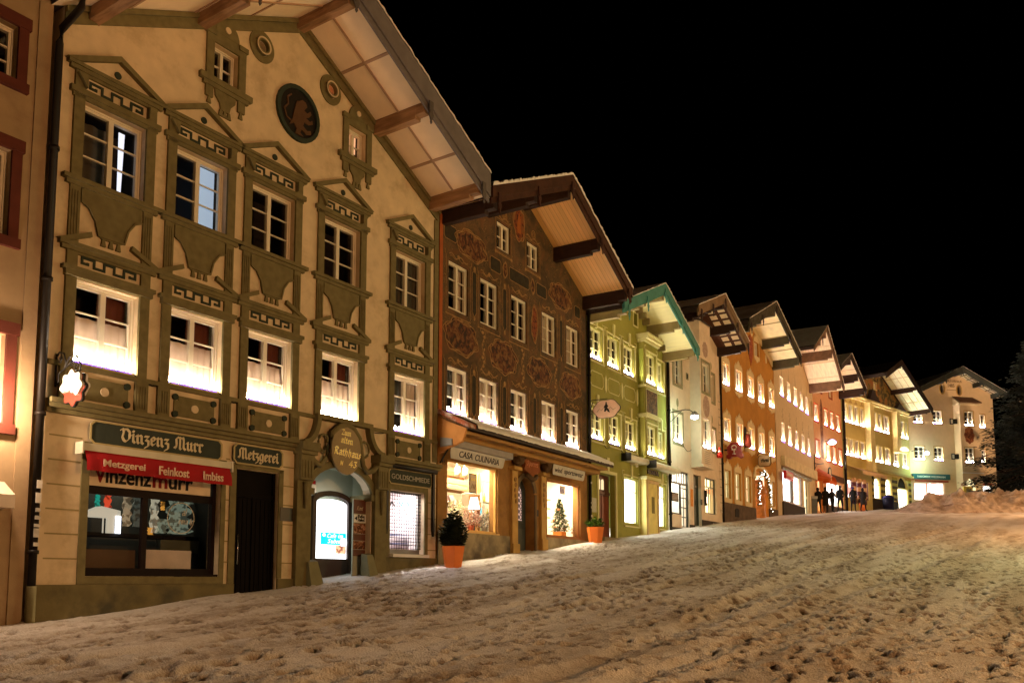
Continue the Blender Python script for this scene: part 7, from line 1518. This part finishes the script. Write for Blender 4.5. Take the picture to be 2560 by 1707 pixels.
def conifer(x, y, zb, R0, H, label, seed=3):
    r = random.Random(seed); t = thing('conifer', label, 'tree', WF, wp(x, y, zb))
    part('trunk', MB().tube([wp(x, y, zb-.5), wp(x+.05, y, zb+H*.5), wp(x, y, zb+H*.97)], .2, 8, taper=[.26, .15, .03]), WOODD, WF, t)
    mb = MB(); br = MB()
    for i in range(330):
        q = (i+r.random())/330; z = zb+.7+(H-.8)*q; a = r.random()*6.28; L_ = R0*(1-q)**.75*r.uniform(.62, 1.12)+.25
        dx, dy = math.cos(a), math.sin(a); tip = (x+dx*L_, y+dy*L_, z-.16*L_+r.uniform(-.2, .25))
        if i % 3 == 0: br.tube([wp(x, y, z+.1), wp(x+dx*L_*.5, y+dy*L_*.5, z), wp(*tip)], .03, 4, taper=[.05, .03, .01])
        for k in range(int(30+30*L_)):
            u = r.random()**.6; px, py, pz = x+dx*L_*u, y+dy*L_*u, z+(tip[2]-z)*u
            sp = .10+.34*(1-u*.6)*min(1, L_/2); px += r.gauss(0, sp); py += r.gauss(0, sp); pz += r.gauss(0, sp*.45)-.08
            b = a+r.gauss(0, .7); l = r.uniform(.18, .42); wd = l*.26
            P = Vector((px, py, pz)); D = Vector((math.cos(b), math.sin(b), r.uniform(-.55, .25)))*l; S = Vector((-math.sin(b), math.cos(b), r.uniform(-.4, .4)))*wd
            vv = [P-S*.5, P+D*.5-S, P+D, P+D*.5+S]; mb.add([(v.x, -v.y, v.z) for v in vv], [(0, 1, 2, 3)], r.choice((0, 0, 0, 1, 1, 2) if k % 7 == 0 else (0, 0, 0, 1)))
    part('branches', br, WOODD, WF, t)
    part('crown', mb, [mat('conifer_dark', (.006, .010, .006), bump=0), mat('conifer_mid', (.016, .020, .010), bump=0), mat('glint_needles', (.17, .14, .09), bump=0)], WF, t)  # palest needles carry painted glints of lamplight
conifer(39.5, 63.5, 7.0, 5.6, 13.2, 'tall dark conifer with painted light glints at the right picture edge')

def person(x, y, face, h, label, coat, legs=.11, stride=.10, hat=None, bag=None, arms='pockets', long=0, lean=0):
    z = gz(y)+.01; k = h/1.75; bm = bmesh.new(); L = bm.verts.layers.skin.new()
    def v(px, py, pz, r):
        q = bm.verts.new((px*k, py*k, pz*k)); q[L].radius = (r*k, r*k*.9); return q
    pel = v(0, 0, .95, .135); q0 = pel[L]; q0.use_root = True
    wai = v(0, lean*.3, 1.12, .125); ch = v(0, lean*.6, 1.34, .15); nk = v(0, lean*.9, 1.49, .06); hd = v(0, lean+.01, 1.60, .085); tp = v(0, lean+.0, 1.69, .075)
    for a, b in ((pel, wai), (wai, ch), (ch, nk), (nk, hd), (hd, tp)): bm.edges.new((a, b))
    no = v(0, lean-.085, 1.59, .018); bm.edges.new((hd, no))
    for s_ in (-1, 1):
        hp = v(s_*.1, 0, .88, .105); kn = v(s_*legs, s_*stride*.5-.02, .50, .068); an = v(s_*(legs+.01), s_*stride, .10, .045); to = v(s_*(legs+.03), s_*stride-.17, .035, .04)
        for a, b in ((pel, hp), (hp, kn), (kn, an), (an, to)): bm.edges.new((a, b))
        sh = v(s_*.175, lean*.7, 1.41, .07)
        if arms == 'pockets': el = v(s_*.25, .05+lean*.5, 1.14, .052); wr = v(s_*.20, -.06, .97, .042); hn = v(s_*.17, -.09, .93, .042)
        else: el = v(s_*.26, -.04+lean*.5, 1.15, .05); wr = v(s_*.16, -.26, 1.14, .036); hn = v(s_*.12, -.33, 1.17, .032)
        for a, b in ((ch, sh), (sh, el), (el, wr), (wr, hn)): bm.edges.new((a, b))
        if arms != 'pockets':
            for j, (fx, fl) in enumerate(((-.03, .06), (-.01, .075), (.01, .07), (.028, .055))):
                f1 = v(s_*.12+fx, -.33-fl*.6, 1.17, .010); f2 = v(s_*.12+fx, -.33-fl, 1.145, .008); bm.edges.new((hn, f1)); bm.edges.new((f1, f2))
            th = v(s_*.12-s_*.05, -.35, 1.20, .010); bm.edges.new((hn, th))
    me = bpy.data.meshes.new('t'); bm.to_mesh(me); bm.free(); o = bpy.data.objects.new('t', me); COL.objects.link(o)
    o.modifiers.new('s', 'SKIN').use_smooth_shade = True; sd = o.modifiers.new('d', 'SUBSURF'); sd.levels = 2
    bpy.context.view_layer.update(); body = bpy.data.meshes.new_from_object(o.evaluated_get(bpy.context.evaluated_depsgraph_get())); bpy.data.objects.remove(o)
    body.name = 'person'; body.materials.clear(); body.materials.append(mat('dark_trousers', (.004, .004, .006), bump=0)); body.materials.append(mat('skin', (.5, .3, .2), bump=0))
    for p in body.polygons:
        if p.center.z > 1.5*k and p.center.y < (lean-.03)*k: p.material_index = 1
    ob = bpy.data.objects.new('person', body); COL.objects.link(ob); ob.location = (x, y, z); ob.rotation_euler = (0, 0, face); ANCH[ob.name] = (x, -y, z)
    tag(ob, label, 'person', 'people standing at the top of the street')
    def child(name, mb, m):
        me_ = bpy.data.meshes.new(name); me_.from_pydata([(a*k, b*k, c*k) for a, b, c in mb.v], [], mb.f); me_.materials.append(m); me_.polygons.foreach_set('use_smooth', [True]*len(mb.f)); c_ = bpy.data.objects.new(name, me_); COL.objects.link(c_); c_.parent = ob
    cm = mat(coat[0], coat[1], bump=0); lo = .50 if long else .80
    child('coat', MB().lathe((0, lean*.5, 0), [(.22 if long else .19, lo), (.19, .95), (.175, 1.12), (.20, 1.34), (.17, 1.44), (.075, 1.51), (.06, 1.53)], 16, sq=.68), cm)
    if hat: child('hat', MB().lathe((0, lean+.005, 0), [(.10, 1.63), (.105, 1.68), (.09, 1.74), (.03, 1.785)], 14), mat(hat[0], hat[1], bump=0))
    else: child('hair', MB().lathe((0, lean+.02, 0), [(.085, 1.53), (.10, 1.62), (.098, 1.70), (.06, 1.755), (.01, 1.77)], 14), mat('dark_hair', (.015, .01, .008), bump=0))
    if bag: child('backpack', MB().box(-.15, .15, .13, .30, 1.02, 1.42), mat('dark_backpack', (.03, .025, .03), bump=0))
BK = ('black_coat', (.004, .004, .004))
person(20.25, 57.2, 2.4, 1.70, 'person with long dark hair leaning by the grey bin at the wall', BK, arms='pockets')
person(21.30, 58.75, 2.9, 1.74, 'person in a long black coat, first of the waiting group', BK, long=1)
person(22.0, 59.4, .4, 1.66, 'shorter person in a dark jacket with a backpack in the middle of the group', ('dark_grey_jacket', (.010, .009, .009)), bag=1, arms='hold')
person(23.0, 60.6, 3.2, 1.82, 'tall person in dark cap and jacket with legs apart, right of the group', BK, legs=.16, stride=.02, hat=('navy_cap', (.015, .015, .05)))
person(24.3, 61.6, 2.6, 1.74, 'person in a dark jacket with a violet blue hat standing apart', BK, hat=('violet_hat', (.03, .02, .16)))
person(25.25, 62.2, 2.2, 1.66, 'person in a dark brown coat walking farthest to the right', ('dark_brown_coat', (.012, .008, .005)), long=1, stride=.16)
def small_things():
    z = gz(56.6); t = thing('litter_bin', 'grey metal litter bin by the wall beside the waiting people', 'bin', WF, wp(19.6, 56.6, z))
    part('bin_body', MB().box(19.3, 19.9, -56.9, -56.4, z-.1, z+.95), mat('grey_bin', (.10, .10, .09), bump=0), WF, t); part('bin_lid', MB().box(19.27, 19.93, -56.93, -56.37, z+.95, z+1.12), mat('pale_bin_lid', (.3, .29, .24), bump=0), WF, t)
    F = F8; z = F.g(6.6, .5); t = thing('litter_bin', 'dark blue bin against the striped arcade of the yellow house', 'bin', F, (6.7, .5, z))
    part('bin_body', MB().lathe((6.7, .5, z-.1), [(.38, 0), (.42, 1.0)], 12), mat('blue_bin', (.01, .01, .04), bump=0), F, t); part('bin_lid', MB().lathe((6.7, .5, z+.9), [(.44, 0), (.4, .12), (.1, .3)], 12), mat('blue_bin_lid', (.02, .015, .12), bump=0), F, t)
    z = F.g(1.2, .8); t = thing('potted_plant', 'dark bare potted shrub in an orange pot under the scalloped awning', 'potted plant', F, (1.2, .8, z), 'potted plants at the shop doors')
    part('pot', MB().lathe((1.2, .8, z), [(.2, 0), (.28, .55)], 8), mat('orange_glazed_pot', (.78, .2, .03)), F, t); part('foliage', foliage(MB(), (1.2, .8, z+.5), (.4, .9), 200, .14, 'ball', (0,), 8), mat('dark_conifer', (.01, .02, .01)), F, t)
    for k, u in enumerate((1.5, 2.4, 3.3)):
        st = MB(); zz = 7.0
        for j in range(6): st.lathe((u, .1, 7.2+.32*j), [(.16, 0), (.16, .32)], 12, j % 2)
        tag(part('striped_column', st, [mat('violet_brown_stripe', (.12, .04, .06), bump=0), mat('peach_stripe', (.62, .38, .2), bump=0)], F, h8), None, None)
small_things()
